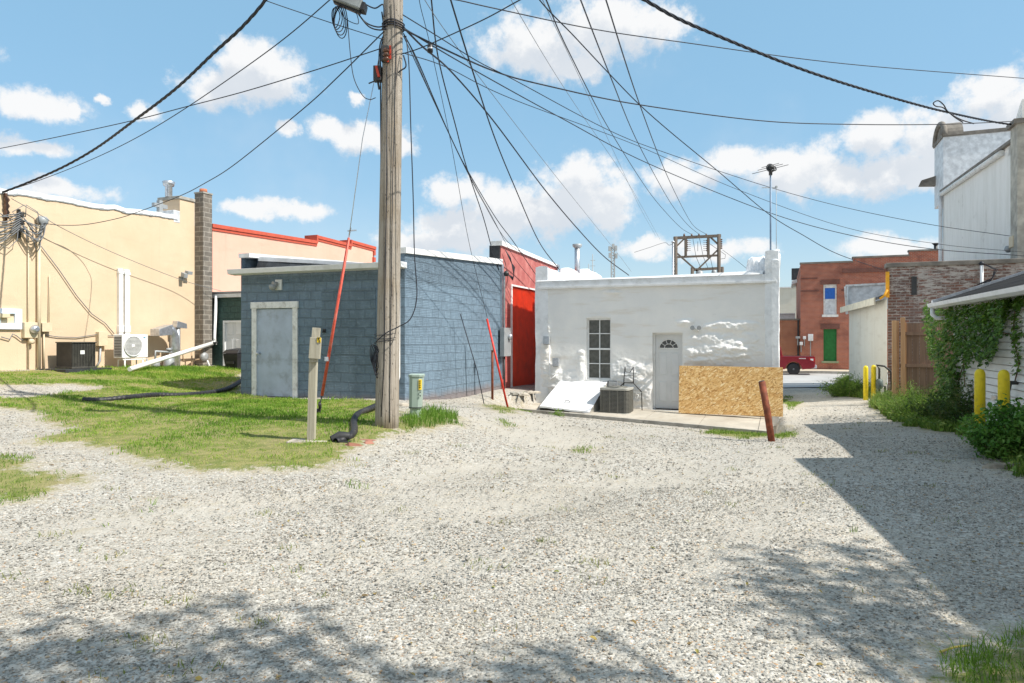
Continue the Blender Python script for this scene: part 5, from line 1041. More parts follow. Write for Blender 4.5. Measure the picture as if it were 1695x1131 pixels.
# dark coil unit
def darkunit():
    v1 = TV+.95; v0 = v1-.6; ua_, ub_ = on_v(v1, 119), on_v(v1, 158); Y = Yof(v1, (ua_+ub_)/2); zb, zt = zz(610, Y), zz(568, Y)
    t = thing('dark_condenser', 'dark boxy condenser with fine coil guard near the beige disconnect box', 'air conditioner', ((v0+v1)/2, (ua_+ub_)/2, zb))
    MB().box(v0, v1, ua_, ub_, zb+.04, zt).build('coil', M['darkmetal'], t); mb = MB()
    for k in range(26): z = zb+.07+k*(zt-zb-.1)/26; mb.box(v1, v1+.008, ua_+.02, ub_-.02, z, z+.008)
    for k in range(9): u_ = ua_+.02+k*(ub_-ua_-.04)/8; mb.box(v1+.008, v1+.016, u_-.008, u_+.008, zb+.05, zt-.02)
    mb.build('coil_guard', M['acdark'], t); MB().box(v0-.02, v1+.03, ua_-.02, ub_+.02, zt, zt+.03).build('cabinet_lid', M['acdark'], t, .006); MB().box(v0-.02, v1+.03, ua_-.02, ub_+.02, zb, zb+.05).build('base_pan', M['acdark'], t, .006); MB().box(v1+.017, v1+.022, ua_+.22, ua_+.34, zt-.3, zt-.2).build('label_plate', M['whitepaint'], t)
    single('condenser_pad', MB().box(v0-.3, v1+.25, ua_-.35, ub_+.3, zb-.25, zb-.003), M['tarp'], 'low dark pad under the dark condenser by the tan wall', 'pad')
darkunit()
# ducts
def duct():
    off = .42; a = tpt(272, 609, off); b_ = tpt(272, 548, off); c_ = tpt(258, 541, off)
    t = thing('hooded_duct', 'thick galvanised duct with elbow and square hood by the tan wall', 'duct', (TV+off, a[1], a[2]-.2)); r = .15
    q = [(TV+off, a[1], a[2]-.25), (TV+off, a[1], b_[2]-.25)]+[(TV+off, a[1]-.25+.25*math.cos(x), b_[2]-.25+.30*math.sin(x)) for x in np.linspace(.2, 1.45, 6)]
    MB().tube(q, r, 14).build('duct_pipe', M['galv'], t); z = b_[2]+.05
    MB().hexa([(TV+off-.2, a[1]-.72, z-.22), (TV+off+.2, a[1]-.72, z-.22), (TV+off+.17, a[1]-.2, z-.18), (TV+off-.17, a[1]-.2, z-.18), (TV+off-.2, a[1]-.72, z+.0), (TV+off+.2, a[1]-.72, z+.0), (TV+off+.17, a[1]-.2, z+.15), (TV+off-.17, a[1]-.2, z+.15)]).build('hood', M['galv'], t, .01)
    a = tpt(282.5, 609, .3); b_ = tpt(282.5, 540, .3); t = thing('slim_duct', 'slimmer galvanised vent pipe with a square cap right of the hooded duct', 'duct', (TV+.3, a[1], a[2]-.2))
    MB().cyl((TV+.3, a[1], a[2]-.2), (TV+.3, a[1], b_[2]), .085).build('duct_pipe', M['galv'], t); MB().hexa([(TV+.2, a[1]-.14, b_[2]-.05), (TV+.42, a[1]-.14, b_[2]-.05), (TV+.42, a[1]+.28, b_[2]-.08), (TV+.2, a[1]+.28, b_[2]-.08), (TV+.2, a[1]-.1, b_[2]+.16), (TV+.42, a[1]-.1, b_[2]+.16), (TV+.42, a[1]+.26, b_[2]+.08), (TV+.2, a[1]+.26, b_[2]+.08)]).build('hood', M['galv'], t, .008)
    # gas meter set
    q = tpt(262, 603, .45); t = thing('gas_meter_set', 'grey gas meter cluster with pipes standing behind the white drainpipe', 'gas meter', (q[0], q[1], q[2]-.35))
    MB().lathe([(.10, -.25), (.15, -.2), (.16, 0), (.15, .16), (.08, .24)], (q[0], q[1], q[2]), 16).build('meter_body', M['greymetal'], t); MB().lathe([(.07, -.2), (.13, -.15), (.13, .1), (.05, .15)], (q[0], q[1]-.5, q[2]+.03), 14).build('meter_body', M['greymetal'], t)
    MB().tube([(q[0], q[1]-.5, q[2]+.1), (q[0], q[1]-.5, q[2]+.42), (q[0], q[1]+.2, q[2]+.38), (q[0], q[1]+.2, q[2]-.5)], .035, 8).tube([(q[0], q[1]-.8, q[2]-.4), (q[0], q[1]-.8, q[2]+.2)], .03, 8).lathe([(.03, 0), (.09, .03), (.09, .07), (.03, .1)], (q[0], q[1]-.0, q[2]+.42), 12).build('pipework', M['greymetal'], t)
    q = tpt(306, 590, .3); t = thing('gas_manifold', 'row of rusty beige gas pipes and a round grey regulator left of the block chimney', 'gas pipes', (q[0], q[1], q[2]-.5)); mb = MB()
    mb.tube([(q[0], q[1]-.75, q[2]-.6), (q[0], q[1]-.75, q[2]+.2), (q[0], q[1]+.5, q[2]+.22), (q[0], q[1]+.5, q[2]+.1)], .03, 6); mb.tube([(q[0], q[1]-.35, q[2]+.2), (q[0], q[1]-.35, q[2]-.15), (q[0], q[1]+.4, q[2]-.1)], .025, 6)
    mb.tube([(q[0], q[1]+.0, q[2]+.2), (q[0], q[1]+.0, q[2]-.7)], .025, 6); mb.tube([(q[0], q[1]-.25, q[2]-.5), (q[0], q[1]-.2, q[2]-.35), (q[0], q[1]+.2, q[2]-.33), (q[0], q[1]+.25, q[2]-.7)], .028, 6); mb.build('pipework', M['rustbeige'], t)
    MB().lathe([(.06, -.09), (.13, -.06), (.15, .0), (.13, .06), (.06, .09)], (q[0]+.08, q[1]+.45, q[2]-.02), 16, 'x').build('regulator', M['greymetal'], t)
M['rustbeige'] = plain('stained_beige_pipe', (.42, .3, .19), .7, var=.2, bst=.2, dirt=(.25, .12, .07), damt=.5)
duct()
# ================= RIGHT SIDE =================
def wp(px, py, Z): return (W(px, Z), Z, zz(py, Z))
HY = R(19.5); E = (W(1544.5, 14.3), 14.3)
ev_, eu_ = vu(*E, HY); HV = ev_+.38; HU1 = eu_-.12; HU0 = eu_-6.4     # house wall plane and far / near ends
zE = zz(511, 14.3); gH = gh(9.5, 13.5)-.25; HDEPTH = 5.4
house = thing('siding_house', 'white clapboard house with a dark shingle roof, half covered by green creeper', 'house', (HV, HU1, gH), HY)
M['siding'] = plain('white_clapboard', (.72, .72, .70), .55, var=.04, scale=4, bst=.08, dirt=(.5, .49, .45), dsc=3, damt=.3)
M['shingle'] = mat_brick('dark_shingles', (.028, .028, .03), (.05, .048, .046), (.01, .01, .01), .3, .13, .006, bst=.5, rough=1.0); M['shingle'].node_tree.nodes['Principled BSDF'].inputs['Specular IOR Level'].default_value = .08
mb = MB(); z = gH; prof = []
while z < zE-.02: prof += [(HV-.04, z), (HV-.012, z+.108), (HV+.03, z+.109), (HV+.03, z+.124)]; z += .125
for (x0, z0), (x1, z1) in zip(prof, prof[1:]): mb.quad((x0, HU0, z0), (x0, HU1, z0), (x1, HU1, z1), (x1, HU0, z1))
prof2 = [(-(x-HV), z) for x, z in prof]; RZ = zE+.1+HDEPTH/2*.36
for (x0, z0), (x1, z1) in zip(prof2, prof2[1:]):
    mb.quad((HV, HU1+x0, z0), (HV+HDEPTH, HU1+x0, z0), (HV+HDEPTH, HU1+x1, z1), (HV, HU1+x1, z1)); mb.quad((HV, HU0-x0, z0), (HV+HDEPTH, HU0-x0, z0), (HV+HDEPTH, HU0-x1, z1), (HV, HU0-x1, z1))
mb.quad((HV+HDEPTH, HU0, gH), (HV+HDEPTH, HU1, gH), (HV+HDEPTH, HU1, zE), (HV+HDEPTH, HU0, zE))
for u_ in (HU0, HU1): mb.quad((HV, u_, zE-.03), (HV+HDEPTH, u_, zE-.03), (HV+HDEPTH/2, u_, RZ))
mb.build('siding_wall', M['siding'], house)
MB().box(HV-.035, HV+.06, HU1-.05, HU1+.04, gH, zE).build('corner_board', M['siding'], house)
MB().box(HV-.02, HV+.05, HU0+.1, HU1-.1, gH, gH+.35).build('foundation', M['concrete'], house)
rf = MB(); rz = lambda x: zE+.10+(min(x, 2*(HV+HDEPTH/2)-x)-ev_)*.36
rf.hexa([(ev_, HU0-.2, zE+.06), (HV+HDEPTH/2, HU0-.2, rz(HV+HDEPTH/2)-.06), (HV+HDEPTH/2, eu_, rz(HV+HDEPTH/2)-.06), (ev_, eu_, zE+.06), (ev_, HU0-.2, zE+.12), (HV+HDEPTH/2, HU0-.2, rz(HV+HDEPTH/2)), (HV+HDEPTH/2, eu_, rz(HV+HDEPTH/2)), (ev_, eu_, zE+.12)])
x2 = HV+HDEPTH+.38; rf.hexa([(HV+HDEPTH/2, HU0-.2, rz(HV+HDEPTH/2)-.06), (x2, HU0-.2, zE+.06), (x2, eu_, zE+.06), (HV+HDEPTH/2, eu_, rz(HV+HDEPTH/2)-.06), (HV+HDEPTH/2, HU0-.2, rz(HV+HDEPTH/2)), (x2, HU0-.2, zE+.12), (x2, eu_, zE+.12), (HV+HDEPTH/2, eu_, rz(HV+HDEPTH/2))])
rf.build('roof', M['shingle'], house)
MB().prism([(ev_-.01, eu_-.0, zE+.10), (HV+HDEPTH/2, eu_, rz(HV+HDEPTH/2)-.01), (HV+HDEPTH/2, eu_, rz(HV+HDEPTH/2)+.05), (ev_-.01, eu_, zE+.17)], (0, .10, 0)).build('rake_flashing', M['galv'], house)
MB().prism([(HV, eu_-.02, zE-.02), (HV+HDEPTH/2, eu_-.02, RZ-.02), (HV+HDEPTH/2, eu_-.02, RZ+.12), (ev_+.05, eu_-.02, zE+.08)], (0, .05, 0)).build('rake_board', M['siding'], house)
MB().prism([(ev_-.09, HU0-.2, zE+.03), (ev_-.02, HU0-.2, zE-.01), (ev_+.0, HU0-.2, zE-.01), (ev_+.0, HU0-.2, zE+.10), (ev_-.11, HU0-.2, zE+.10)], (0, eu_-HU0+.22, 0)).build('gutter', M['gutterwhite'], house)
MB().quad((ev_, HU0-.2, zE+.02), (HV+.02, HU0-.2, zE+.02), (HV+.02, eu_, zE+.02), (ev_, eu_, zE+.02)).build('soffit', M['siding'], house)
MB().tube([(ev_-.03, eu_-.10, zE), (ev_-.03, eu_-.10, zE-.13), (ev_+.02, eu_-.18, zE-.2), (HV-.06, eu_-.25, zE-.22), (HV-.07, eu_-.27, zE-.32)], .045, 8).build('downspout', M['gutterwhite'], house)

# neighbouring house outside the frame on the right: its roof throws the big shadow over the lane
def neighbour():
    A, B = hit(1315, 757), hit(1560, 1000); s = 3.15; hd = Vector((sd.x, sd.y)).normalized()
    zA = gh(*A)+s*math.tan(SUN_EL); A2 = Vector(A)+hd*s; B2 = Vector(B)+hd*s; a = math.atan2(A2.x-B2.x, A2.y-B2.y); v1, u1 = vu(A2.x, A2.y, a); u0 = u1-10.5; g = gh(A2.x, A2.y)-.6
    t = thing('neighbour_house', 'white clapboard garage beside the lane, nearest the viewer on the right', 'garage', (v1+.35, u1, g), a)
    m = MB(); v0 = v1+.35; D = 5.0
    m.box(v0, v0+D, u0, u1-.25, g, zA-.12); m.prism([(v0, u0, zA-.12), (v0+D, u0, zA-.12), (v0+D/2, u0, zA+.9)], (0, u1-.25-u0, 0)); m.build('siding_wall', M['siding'], t)
    m = MB(); m.prism([(v1, u0-.2, zA-.08), (v0+D/2, u0-.2, zA+1.0), (v0+D+.35, u0-.2, zA-.08), (v0+D+.35, u0-.2, zA), (v0+D/2, u0-.2, zA+1.09), (v1, u0-.2, zA)], (0, u1-u0+.2, 0)); m.build('roof', M['shingle'], t)
neighbour()

# --- weathered brick building ---
KB = (W(1469.5, 20.5), 20.5); bv, bu = vu(*KB); zbk = zz(443, 20.5); gB = gh(*KB)-.3
M['oldbrick'] = mat_brick('whitewashed_brick', (.23, .10, .07), (.13, .075, .06), (.30, .26, .23), .23, .085, .012, white=(.46, .42, .385), wamt=.02, soot=(.12, .09, .085), bst=.8)
brk = thing('old_brick_building', 'low old brick building with worn whitewash and stone coping behind the wooden fence', 'building', (bv, bu, gB))
mb = MB(); mb.quad((bv, bu, gB), (bv+8, bu, gB), (bv+8, bu, zbk), (bv, bu, zbk)); mb.quad((bv, bu, gB), (bv+2.4, bu+12, gB), (bv+2.4, bu+12, zbk), (bv, bu, zbk)); mb.quad((bv, bu+.3, zbk-.3), (bv+8, bu+.3, zbk-.3), (bv+8, bu+.3, zbk), (bv, bu+.3, zbk)); mb.quad((bv+8, bu, gB), (bv+8, bu+12, gB), (bv+8, bu+12, zbk), (bv+8, bu, zbk))
mb.build('wall', M['oldbrick'], brk); MB().box(bv+2.5, bv+8, bu+.3, bu+12, zbk-.3, zbk-.25).build('roof', M['roofdark'], brk)
MB().box(bv-.05, bv+8.05, bu-.06, bu+.36, zbk, zbk+.13).build('coping', M['darkstone'], brk, .015)
q = pu(bu-.02, 1513, 465); MB().box(q[0]-.07, q[0]+.07, bu-.03, bu-.002, q[2]-.42, q[2]+.12).build('old_vent', M['darkmetal'], brk)
M['yellowfoam'] = plain('yellow_sealant', (.72, .34, .02), .6, var=.2, bst=.5)
MB().box(bv-.06, bv+.04, bu-.04, bu-.003, zz(493, 20.5), zz(450, 20.5)).tube([(bv-.02, bu-.05, zz(480, 20.5)), (bv-.1, bu-.05, zz(490, 20.5)), (bv-.22, bu-.05, zz(495, 20.5))], .04, 6).build('sealant_strip', M['yellowfoam'], brk)
a = pu(bu-.1, 1625, 437); b_ = pu(bu-.1, 1625, 474); t = thing('service_mast', 'short white mast with looped black wires standing in front of the old brick wall', 'mast', (b_[0], b_[1], b_[2]))
MB().cyl((b_[0], b_[1], b_[2]-.9), (a[0], a[1], a[2]), .045).build('mast_pipe', M['gutterwhite'], t); mb = MB(); mb.lathe([(.04, -.05), (.08, 0), (.03, .07)], (a[0], a[1], a[2]), 10)
for k in range(3): mb.tube([(a[0]+.03, a[1]-.03, a[2]), (a[0]+.28+.04*k, a[1]-.1, a[2]-.18), (a[0]+.24-.03*k, a[1]-.1, a[2]-.42-.05*k), (a[0]-.12, a[1]-.06, a[2]-.60)], .013, 5)
mb.build('service_wires', M['cable'], t)
# --- tall white building above it ---
tv = bv+3.7; tu0, tu1 = on_v(tv, 1683), on_v(tv, 1561); zT0, zT1 = zz(233, Yof(tv, tu0)), zz(318, Yof(tv, tu1)); gT = gB
def mat_tall():
    m, b, bs, P = newmat('stained_white_wall'); st = b.n('ShaderNodeMapping'); st.inputs['Scale'].default_value = (1.3, 1.3, .3); b.l(P, st.inputs[0]); n = b.noise(st.outputs[0], 1.5, 8, .7); n2 = b.noise(P, 1.0, 7, .65)
    c = b.mix(b.step(n, .35, .7), (.82, .80, .76), (.72, .70, .65)); c = b.mix(b.m('MULTIPLY', b.step(n2, .58, .72), .5), c, (.36, .33, .28)); b.l(c, bs.inputs['Base Color']); bs.inputs['Roughness'].default_value = .8
    bump(b, bs, b.m('ADD', b.noise(P, 8, 6), b.noise(P, 40, 3)), .4, .02); return m
M['tallwall'] = mat_tall(); M['greyconc'] = plain('rough_grey_concrete', (.40, .38, .33), .9, var=.25, scale=3, bst=.7, bsc=20, dirt=(.24, .23, .19), dsc=2)
tall = thing('tall_white_building', 'tall stained white building with a sloping roof edge above the old brick wall', 'building', (tv, tu0, gT))
mb = MB(); mb.quad((tv, tu0, gT), (tv, tu1, gT), (tv, tu1, zT1), (tv, tu0, zT0)); mb.quad((tv, tu1, gT), (tv+9, tu1, gT), (tv+9, tu1, zT1), (tv, tu1, zT1)); mb.quad((tv, tu0, gT), (tv+9, tu0, gT), (tv+9, tu0, zT0), (tv, tu0, zT0)); mb.quad((tv+9, tu0, gT), (tv+9, tu1, gT), (tv+9, tu1, zT1), (tv+9, tu0, zT0))
mb.build('wall', M['tallwall'], tall); MB().quad((tv, tu0, zT0-.02), (tv, tu1, zT1-.02), (tv+9, tu1, zT1-.02), (tv+9, tu0, zT0-.02)).build('roof', M['silver'], tall)
mb = MB(); A = Vector((tv-.08, tu0+1.2, zT0-(zT0-zT1)*1.2/(tu1-tu0)-.12)); B_ = Vector((tv-.08, tu1+.1, zT1-.10)); mb.tube([A, (A+B_)/2, B_], .10, 8); mb.build('gutter', M['oldwhite'], tall); mb = MB(); mb.prism([(tv-.12, tu0-.05, zT0+.0), (tv-.12, tu1+.1, zT1+.0), (tv-.12, tu1+.1, zT1+.09), (tv-.12, tu0-.05, zT0+.10)], (.4, 0, 0)); mb.build('roof_edge', M['darkstone'], tall)
MB().tube([(tv-.1, tu1-.05, zT1-.1), (tv-.1, tu1+.02, gT+3.0)], .08, 8).build('downspout', M['gutterwhite'], tall)
MB().prism([(tv-.0, tu0-.5, zT0-.2), (tv-.0, tu0+.9, zT0-.3), (tv-.0, tu0+.5, zT0+.35), (tv-.0, tu0-.3, zT0+1.0), (tv, tu0-.5, zT0+1.1)], (.3, 0, 0)).build('raised_corner', M['tallwall'], tall)
# silver far parapet with curved stone ornament and bracket
fu = tu1+2.0; fa, fb_ = on_v(tv+.1, 1562), None; Yf = Yof(tv, fu)
zc = zz(245, Yf); MB().prism([(tv+.05, fu-1.8, zT1-.3), (tv+.05, fu+.1, zT1-.4), (tv+.05, fu+.1, zc), (tv+.05, fu-1.8, zc+.1)], (5, 0, 0)).build('far_parapet', M['silver'], tall)
MB().box(tv-.0, tv+5.1, fu-1.85, fu+.15, zc+.0, zc+.16).build('parapet_cap', M['darkstone'], tall)
o_ = Vector((tv+.1, fu-.9, zc+.05)); mb = MB(); prof_ = [(o_.x, o_.y+1.0*math.cos(t), o_.z+.0+.75*math.sin(t)) for t in np.linspace(0, math.pi, 15)]; mb.prism(prof_, (.7, 0, 0)); mb.tube([(o_.x-.02, p[1], p[2]) for p in prof_], .12, 8); mb.build('stone_ornament', M['darkstone'], tall)
MB().hexa([(tv-.6, fu+.0, zc-1.75), (tv+.1, fu-.2, zc-1.8), (tv+.1, fu+.2, zc-1.8), (tv-.6, fu+.2, zc-1.75), (tv-.5, fu-.1, zc-1.5), (tv+.1, fu-.2, zc-1.35), (tv+.1, fu+.2, zc-1.35), (tv-.5, fu+.2, zc-1.5)]).build('cornice_bracket', M['darkstone'], tall)
pq = pv(tv-.15, 1676, 402); t = thing('wall_box', 'small beige box with a cable lug on the tall white wall', 'junction box', (tv, pq[1], pq[2]-.3)); MB().box(tv-.2, tv-.0, pq[1]-.2, pq[1]+.2, pq[2]-.15, pq[2]+.2).build('case', M['cream'], t, .02); MB().lathe([(.05, -.1), (.12, -.02), (.08, .1)], (tv-.15, pq[1]+.4, pq[2]-.15), 10).build('cable_lug', M['greymetal'], t)
# concrete chimney column right of it
cu_ = tu0-.7; cva = on_u(cu_, 1684); t = thing('concrete_column', 'rough grey concrete column at the right edge beside the tall white wall', 'column', (cva, cu_, gT)); zt = zz(205, Yof(cva, cu_))
MB().box(cva, cva+1.3, cu_, cu_+.65, gT, zt).build('shaft', M['greyconc'], t); MB().box(cva-.1, cva+1.4, cu_-.08, cu_+.7, zt, zt+.14).build('cap', M['darkstone'], t)
# --- cream lean-to (frame turned to its own wall direction) ---
ca, cb_ = (W(1468.5, 20.42), 20.42), (W(1405.5, 27), 27); LA = math.atan2(cb_[0]-ca[0], cb_[1]-ca[1]); lv, lu0 = vu(*ca, LA); _, lu1 = vu(*cb_, LA)
M['creamwall'] = mat_stucco('cream_painted_block', (.66, .62, .52), (.72, .69, .60), (.48, .42, .33)); zL0, zL1 = zz(494, 20.42), zz(511, 27); gL = gh(12, 24)-.5
lt = thing('cream_lean_to', 'cream painted lean-to with a sagging shed roof against the old brick building', 'shed', (lv, lu0, gL), LA)
mb = MB(); mb.quad((lv, lu0, gL), (lv, lu1, gL), (lv, lu1, zL1), (lv, lu0, zL0)); mb.quad((lv, lu1, gL), (lv+.9, lu1, gL), (lv+.9, lu1, zL1+.3), (lv, lu1, zL1)); mb.build('wall', M['creamwall'], lt)
mb = MB(); mb.hexa([(lv-.25, lu0+.03, zL0-.03), (lv-.25, lu1+.3, zL1-.03), (lv+.9, lu1+.3, zL1+.3), (lv+.1, lu0+.1, zL0+.12), (lv-.25, lu0+.03, zL0+.05), (lv-.25, lu1+.3, zL1+.05), (lv+.9, lu1+.3, zL1+.38), (lv+.1, lu0+.1, zL0+.2)]); mb.build('roof', M['roofdark'], lt)
MB().hexa([(lv-.29, lu0+.35, zL0-.17), (lv-.29, lu1+.3, zL1-.16), (lv-.25, lu1+.3, zL1-.16), (lv-.25, lu0+.35, zL0-.17), (lv-.29, lu0+.35, zL0+.05), (lv-.29, lu1+.3, zL1+.06), (lv-.25, lu1+.3, zL1+.06), (lv-.25, lu0+.35, zL0+.05)]).build('fascia', M['creamtrim'], lt)
a, b_ = wp(1402, 470, 30), wp(1466, 473, 28); 
mb = MB(); z0, z1 = zz(512, 29), zz(473, 29); a0, a1 = vu(W(1404, 29.5), 29.5, LA), vu(W(1472, 28.5), 28.5, LA); mb.hexa([(a0[0], a0[1], z0), (a1[0], a1[1], z0), (a1[0], a1[1]+.3, z0), (a0[0], a0[1]+.3, z0), (a0[0], a0[1], z1), (a1[0], a1[1], z1), (a1[0], a1[1]+.3, z1), (a0[0], a0[1]+.3, z1)]); mb.build('silver_parapet', M['silver'], lt)
MB().bar((a0[0]-.1, a0[1]-.03, z1+.03), (a1[0], a1[1]-.03, z1+.05), .1, .08).bar((a0[0]-.05, a0[1]-.05, z0-.2), (a0[0]-.12, a0[1]-.05, z1), .09).build('parapet_cap', M['oldwhite'], lt)
# gas meter at the corner
gq = (W(1455.5, 20.2), 20.2); gz = gh(*gq); t = thing('gas_meter', 'dark green-grey gas meter with bent pipe beside the far yellow bollards', 'gas meter', (*gq, gz), 0)
MB().lathe([(.05, .3), (.09, .33), (.105, .45), (.09, .56), (.05, .6)], (gq[0], gq[1], gz), 14).build('meter_body', M['greenmeter'], t)
MB().tube([(gq[0], gq[1], gz-.1), (gq[0], gq[1], gz+.9), (gq[0]-.08, gq[1], gz+1.0), (gq[0]+.14, gq[1]-.02, gz+.98), (gq[0]+.32, gq[1]-.05, gz+.82), (gq[0]+.34, gq[1]-.05, gz+.3), (gq[0]+.5, gq[1]-.05, gz+.27)], .03, 8).tube([(gq[0]+.06, gq[1], gz+.4), (gq[0]+.17, gq[1], gz+.38), (gq[0]+.18, gq[1], gz-.1)], .03, 8).build('pipework', M['darkmetal'], t)
# bollards
def bollard(x, y, label, h, r, group):
    g = gh(x, y); t = thing('yellow_bollard', label, 'bollard', (x, y, g-.1), 0, group)
    MB().lathe([(r, 0), (r, h-.5*r), (r*.92, h-.05*r), (r*.7, h+.4*r), (r*.35, h+.62*r), (.005, h+.7*r)], (x, y, g-.1), 24).build('bollard_post', M['yellow'], t); return t
bollard(W(1433, 20.3), 20.3, 'left one of the two far slim yellow bollards by the cream lean-to', 1.08, .068, 'yellow bollards'); bollard(W(1446, 20.3), 20.3, 'right one of the two far slim yellow bollards, beside the gas meter', 1.08, .068, 'yellow bollards')
x, y = W(1622, 10.9), 10.9; bollard(x, y, 'near yellow bollard standing in front of the vine-covered house, fully in view', zz(614, y)-gh(x, y)+.08, .076, 'yellow bollards')
x, y = W(1661.5, 10.2), 10.2; bollard(x, y, 'near yellow bollard on the right, its foot hidden by the leafy bush', zz(615.5, y)-gh(x, y)+.08, .076, 'yellow bollards')
q = (W(1640, 11.5), 11.5); single('house_pipe', MB().tube([wp(1700, 640, 10.6), wp(1690, 634, 10.7), wp(1672, 634, 10.7), wp(1668, 648, 10.7), wp(1668, 700, 10.7)], .035, 8), M['darkmetal'], 'dark bent pipe behind the right near yellow bollard', 'pipe', None, 0)
single('vent_box', MB().box(*sorted((W(1642, 11.6), W(1652, 11.6))), 11.5, 11.62, zz(662, 11.6), zz(655, 11.6)), M['galv'], 'tiny metal vent low on the clapboard wall between the near bollards', 'vent', None, 0)
# fence
def fence():
    Z = 18.6; A = vu(W(1477, Z), Z); v0, u0 = A; g = gh(W(1510, Z), Z); t = thing('wooden_fence', 'brown wooden board fence between the old brick wall and the vine-covered house', 'fence', (v0, u0, g-.2))
    fu_ = u0; b = MB(); rr = np.random.default_rng(2); v1 = on_u(fu_, 1575); x = on_u(fu_, 1500); k = 0; top = zz(535, Z)
    while x < v1:
        w = .155+rr.uniform(-.01, .01); h = top+rr.uniform(-.01, .01); b.hexa([(x, fu_+.06, g-.15), (x+w, fu_+.06, g-.15), (x+w, fu_+.08, g-.15), (x, fu_+.08, g-.15), (x, fu_+.06, h), (x+w, fu_+.06, h), (x+w, fu_+.08, h), (x, fu_+.08, h)]); x += w+.008; k += 1
    b.build('fence_boards', M['fencewood'], t)
    top2 = zz(531, Z); MB().box(on_u(fu_, 1481), on_u(fu_, 1489), fu_+.3, fu_+.36, g-.15, top2).box(on_u(fu_, 1489)+.01, on_u(fu_, 1491.5), fu_+.31, fu_+.35, g-.15, top2+.0).build('gate_boards', M['newwood'], t)
    for px, w, dz, o in ((1477, .10, 0, 0), (1491, .10, .08, -.04)): x = on_u(fu_, px); MB().box(x, x+w, fu_+o, fu_+o+.09, g-.2, top2+dz).build('post', M['newwood'], t, .004)
    MB().box(on_u(fu_, 1494), on_u(fu_, 1501), fu_+.05, fu_+.07, g-.15, top2-.05).build('post', M['newwood'], t)
    for py in (552.5, 605): z = zz(py, Z); MB().box(on_u(fu_, 1489), v1, fu_+.0, fu_+.058, z-.045, z+.045).build('rail', M['fencewood'], t)
M['fencewood'] = None
def mat_wood(name, c0, c1, grain=(30, 30, 1.2), dark=(.08, .05, .035)):
    m, b, bs, P = newmat(name); mp = b.n('ShaderNodeMapping'); mp.inputs['Scale'].default_value = grain; b.l(P, mp.inputs[0]); n = b.noise(mp.outputs[0], 1, 7, .7)
    mp2 = b.n('ShaderNodeMapping'); mp2.inputs['Scale'].default_value = (6.1, 6.1, .15); b.l(P, mp2.inputs[0]); n2 = b.noise(mp2.outputs[0], 1, 2)
    c = b.mix(b.step(n, .3, .7), c0, c1); c = b.mix(b.m('MULTIPLY', b.step(n, .6, .72), .6), c, dark); c = b.mix(b.m('MULTIPLY', b.step(n2, .4, .6), .5), c, b.mix(1, c, (.62, .6, .6), 'MULTIPLY'))
    kn = b.n('ShaderNodeTexVoronoi'); kn.inputs['Scale'].default_value = 2.3; b.l(P, kn.inputs['Vector']); c = b.mix(b.m('SUBTRACT', 1.0, b.step(kn.outputs['Distance'], .04, .09)), c, dark)
    b.l(c, bs.inputs['Base Color']); bs.inputs['Roughness'].default_value = .85; bump(b, bs, n, .5, .01); return m
M['fencewood'] = mat_wood('weathered_fence_wood', (.16, .10, .07), (.25, .155, .10)); M['newwood'] = mat_wood('newer_wood', (.42, .235, .115), (.55, .33, .17))
fence()

M['redbrick2'] = mat_brick('dark_red_brick', (.20, .055, .035), (.16, .045, .032), (.22, .14, .11), .22, .09, .012, bst=.5)
M['orangebrick'] = mat_brick('orange_brick', (.42, .14, .06), (.33, .10, .045), (.38, .25, .18), .22, .09, .012, soot=(.25, .10, .06), bst=.5)
# ================= STREET AND FAR BUILDINGS =================
def strip(name, v0, v1, u0, u1, dz, mat, step=1.0, h=None):
    vs = np.arange(v0, v1+.01, step*2); us = np.linspace(u0, u1, max(2, int((u1-u0)/step)+1)); Vv, Uu = np.meshgrid(vs, us, indexing='ij'); X, Y = XY(Vv, Uu); Z = ground_h(X, Y)+dz
    nx, ny = len(vs), len(us); V = np.stack([X, Y, Z], -1).reshape(-1, 3); i, j = np.meshgrid(np.arange(nx-1), np.arange(ny-1), indexing='ij'); k = (i*ny+j).ravel()
    o = npmesh(name, V, np.stack([k, k+ny, k+ny+1, k+1], -1), mat, True); o['kind'] = 'structure'; return o
M['street'] = plain('pale_street_concrete', (.40, .395, .38), .9, var=.12, scale=.7, bst=.3, bsc=20, dirt=(.27, .265, .25), dsc=.5, damt=.5)
M['pavement'] = plain('pavement_concrete', (.50, .43, .33), .9, var=.1, scale=1, bst=.2)
SU_ = vu(W(1350, 30), 30)[1]; SV = 51.0
strip('street', -60, 90, SU_, SV, .035, M['street'], 1.0); strip('pavement', -60, 90, SV, SV+3.6, .20, M['pavement'])
mb = MB()
for k in range(60):
    va, vb = -60+k*2.5, -60+(k+1)*2.5; za, zb = ghv(va, SV)+.205, ghv(vb, SV)+.205; mb.hexa([(va, SV-.18, za-.4), (vb, SV-.18, zb-.4), (vb, SV-.01, zb-.4), (va, SV-.01, za-.4), (va, SV-.18, za), (vb, SV-.18, zb), (vb, SV-.01, zb), (va, SV-.01, za)])
o = single('street_kerb', mb, M['concrete'], 'x', 'x'); del o['label']; del o['category']; o['kind'] = 'structure'
RU = SV+3.6; ra, rb = on_u(RU, 1325), on_u(RU, 1325)+24; gR = ghv(ra+5, RU)-.3; YR = Yof(ra+2, RU)
M['redbrick'] = mat_brick('red_brick', (.50, .13, .06), (.38, .095, .05), (.42, .30, .24), .22, .09, .012, soot=(.17, .06, .045), bst=.5)
rbk = thing('red_brick_building', 'two-storey red brick building across the street with green boarded door and blue board', 'building', (ra, RU, gR))
rz_ = lambda px, py: (on_u(RU, px), zz(py, Yof(on_u(RU, px), RU)))
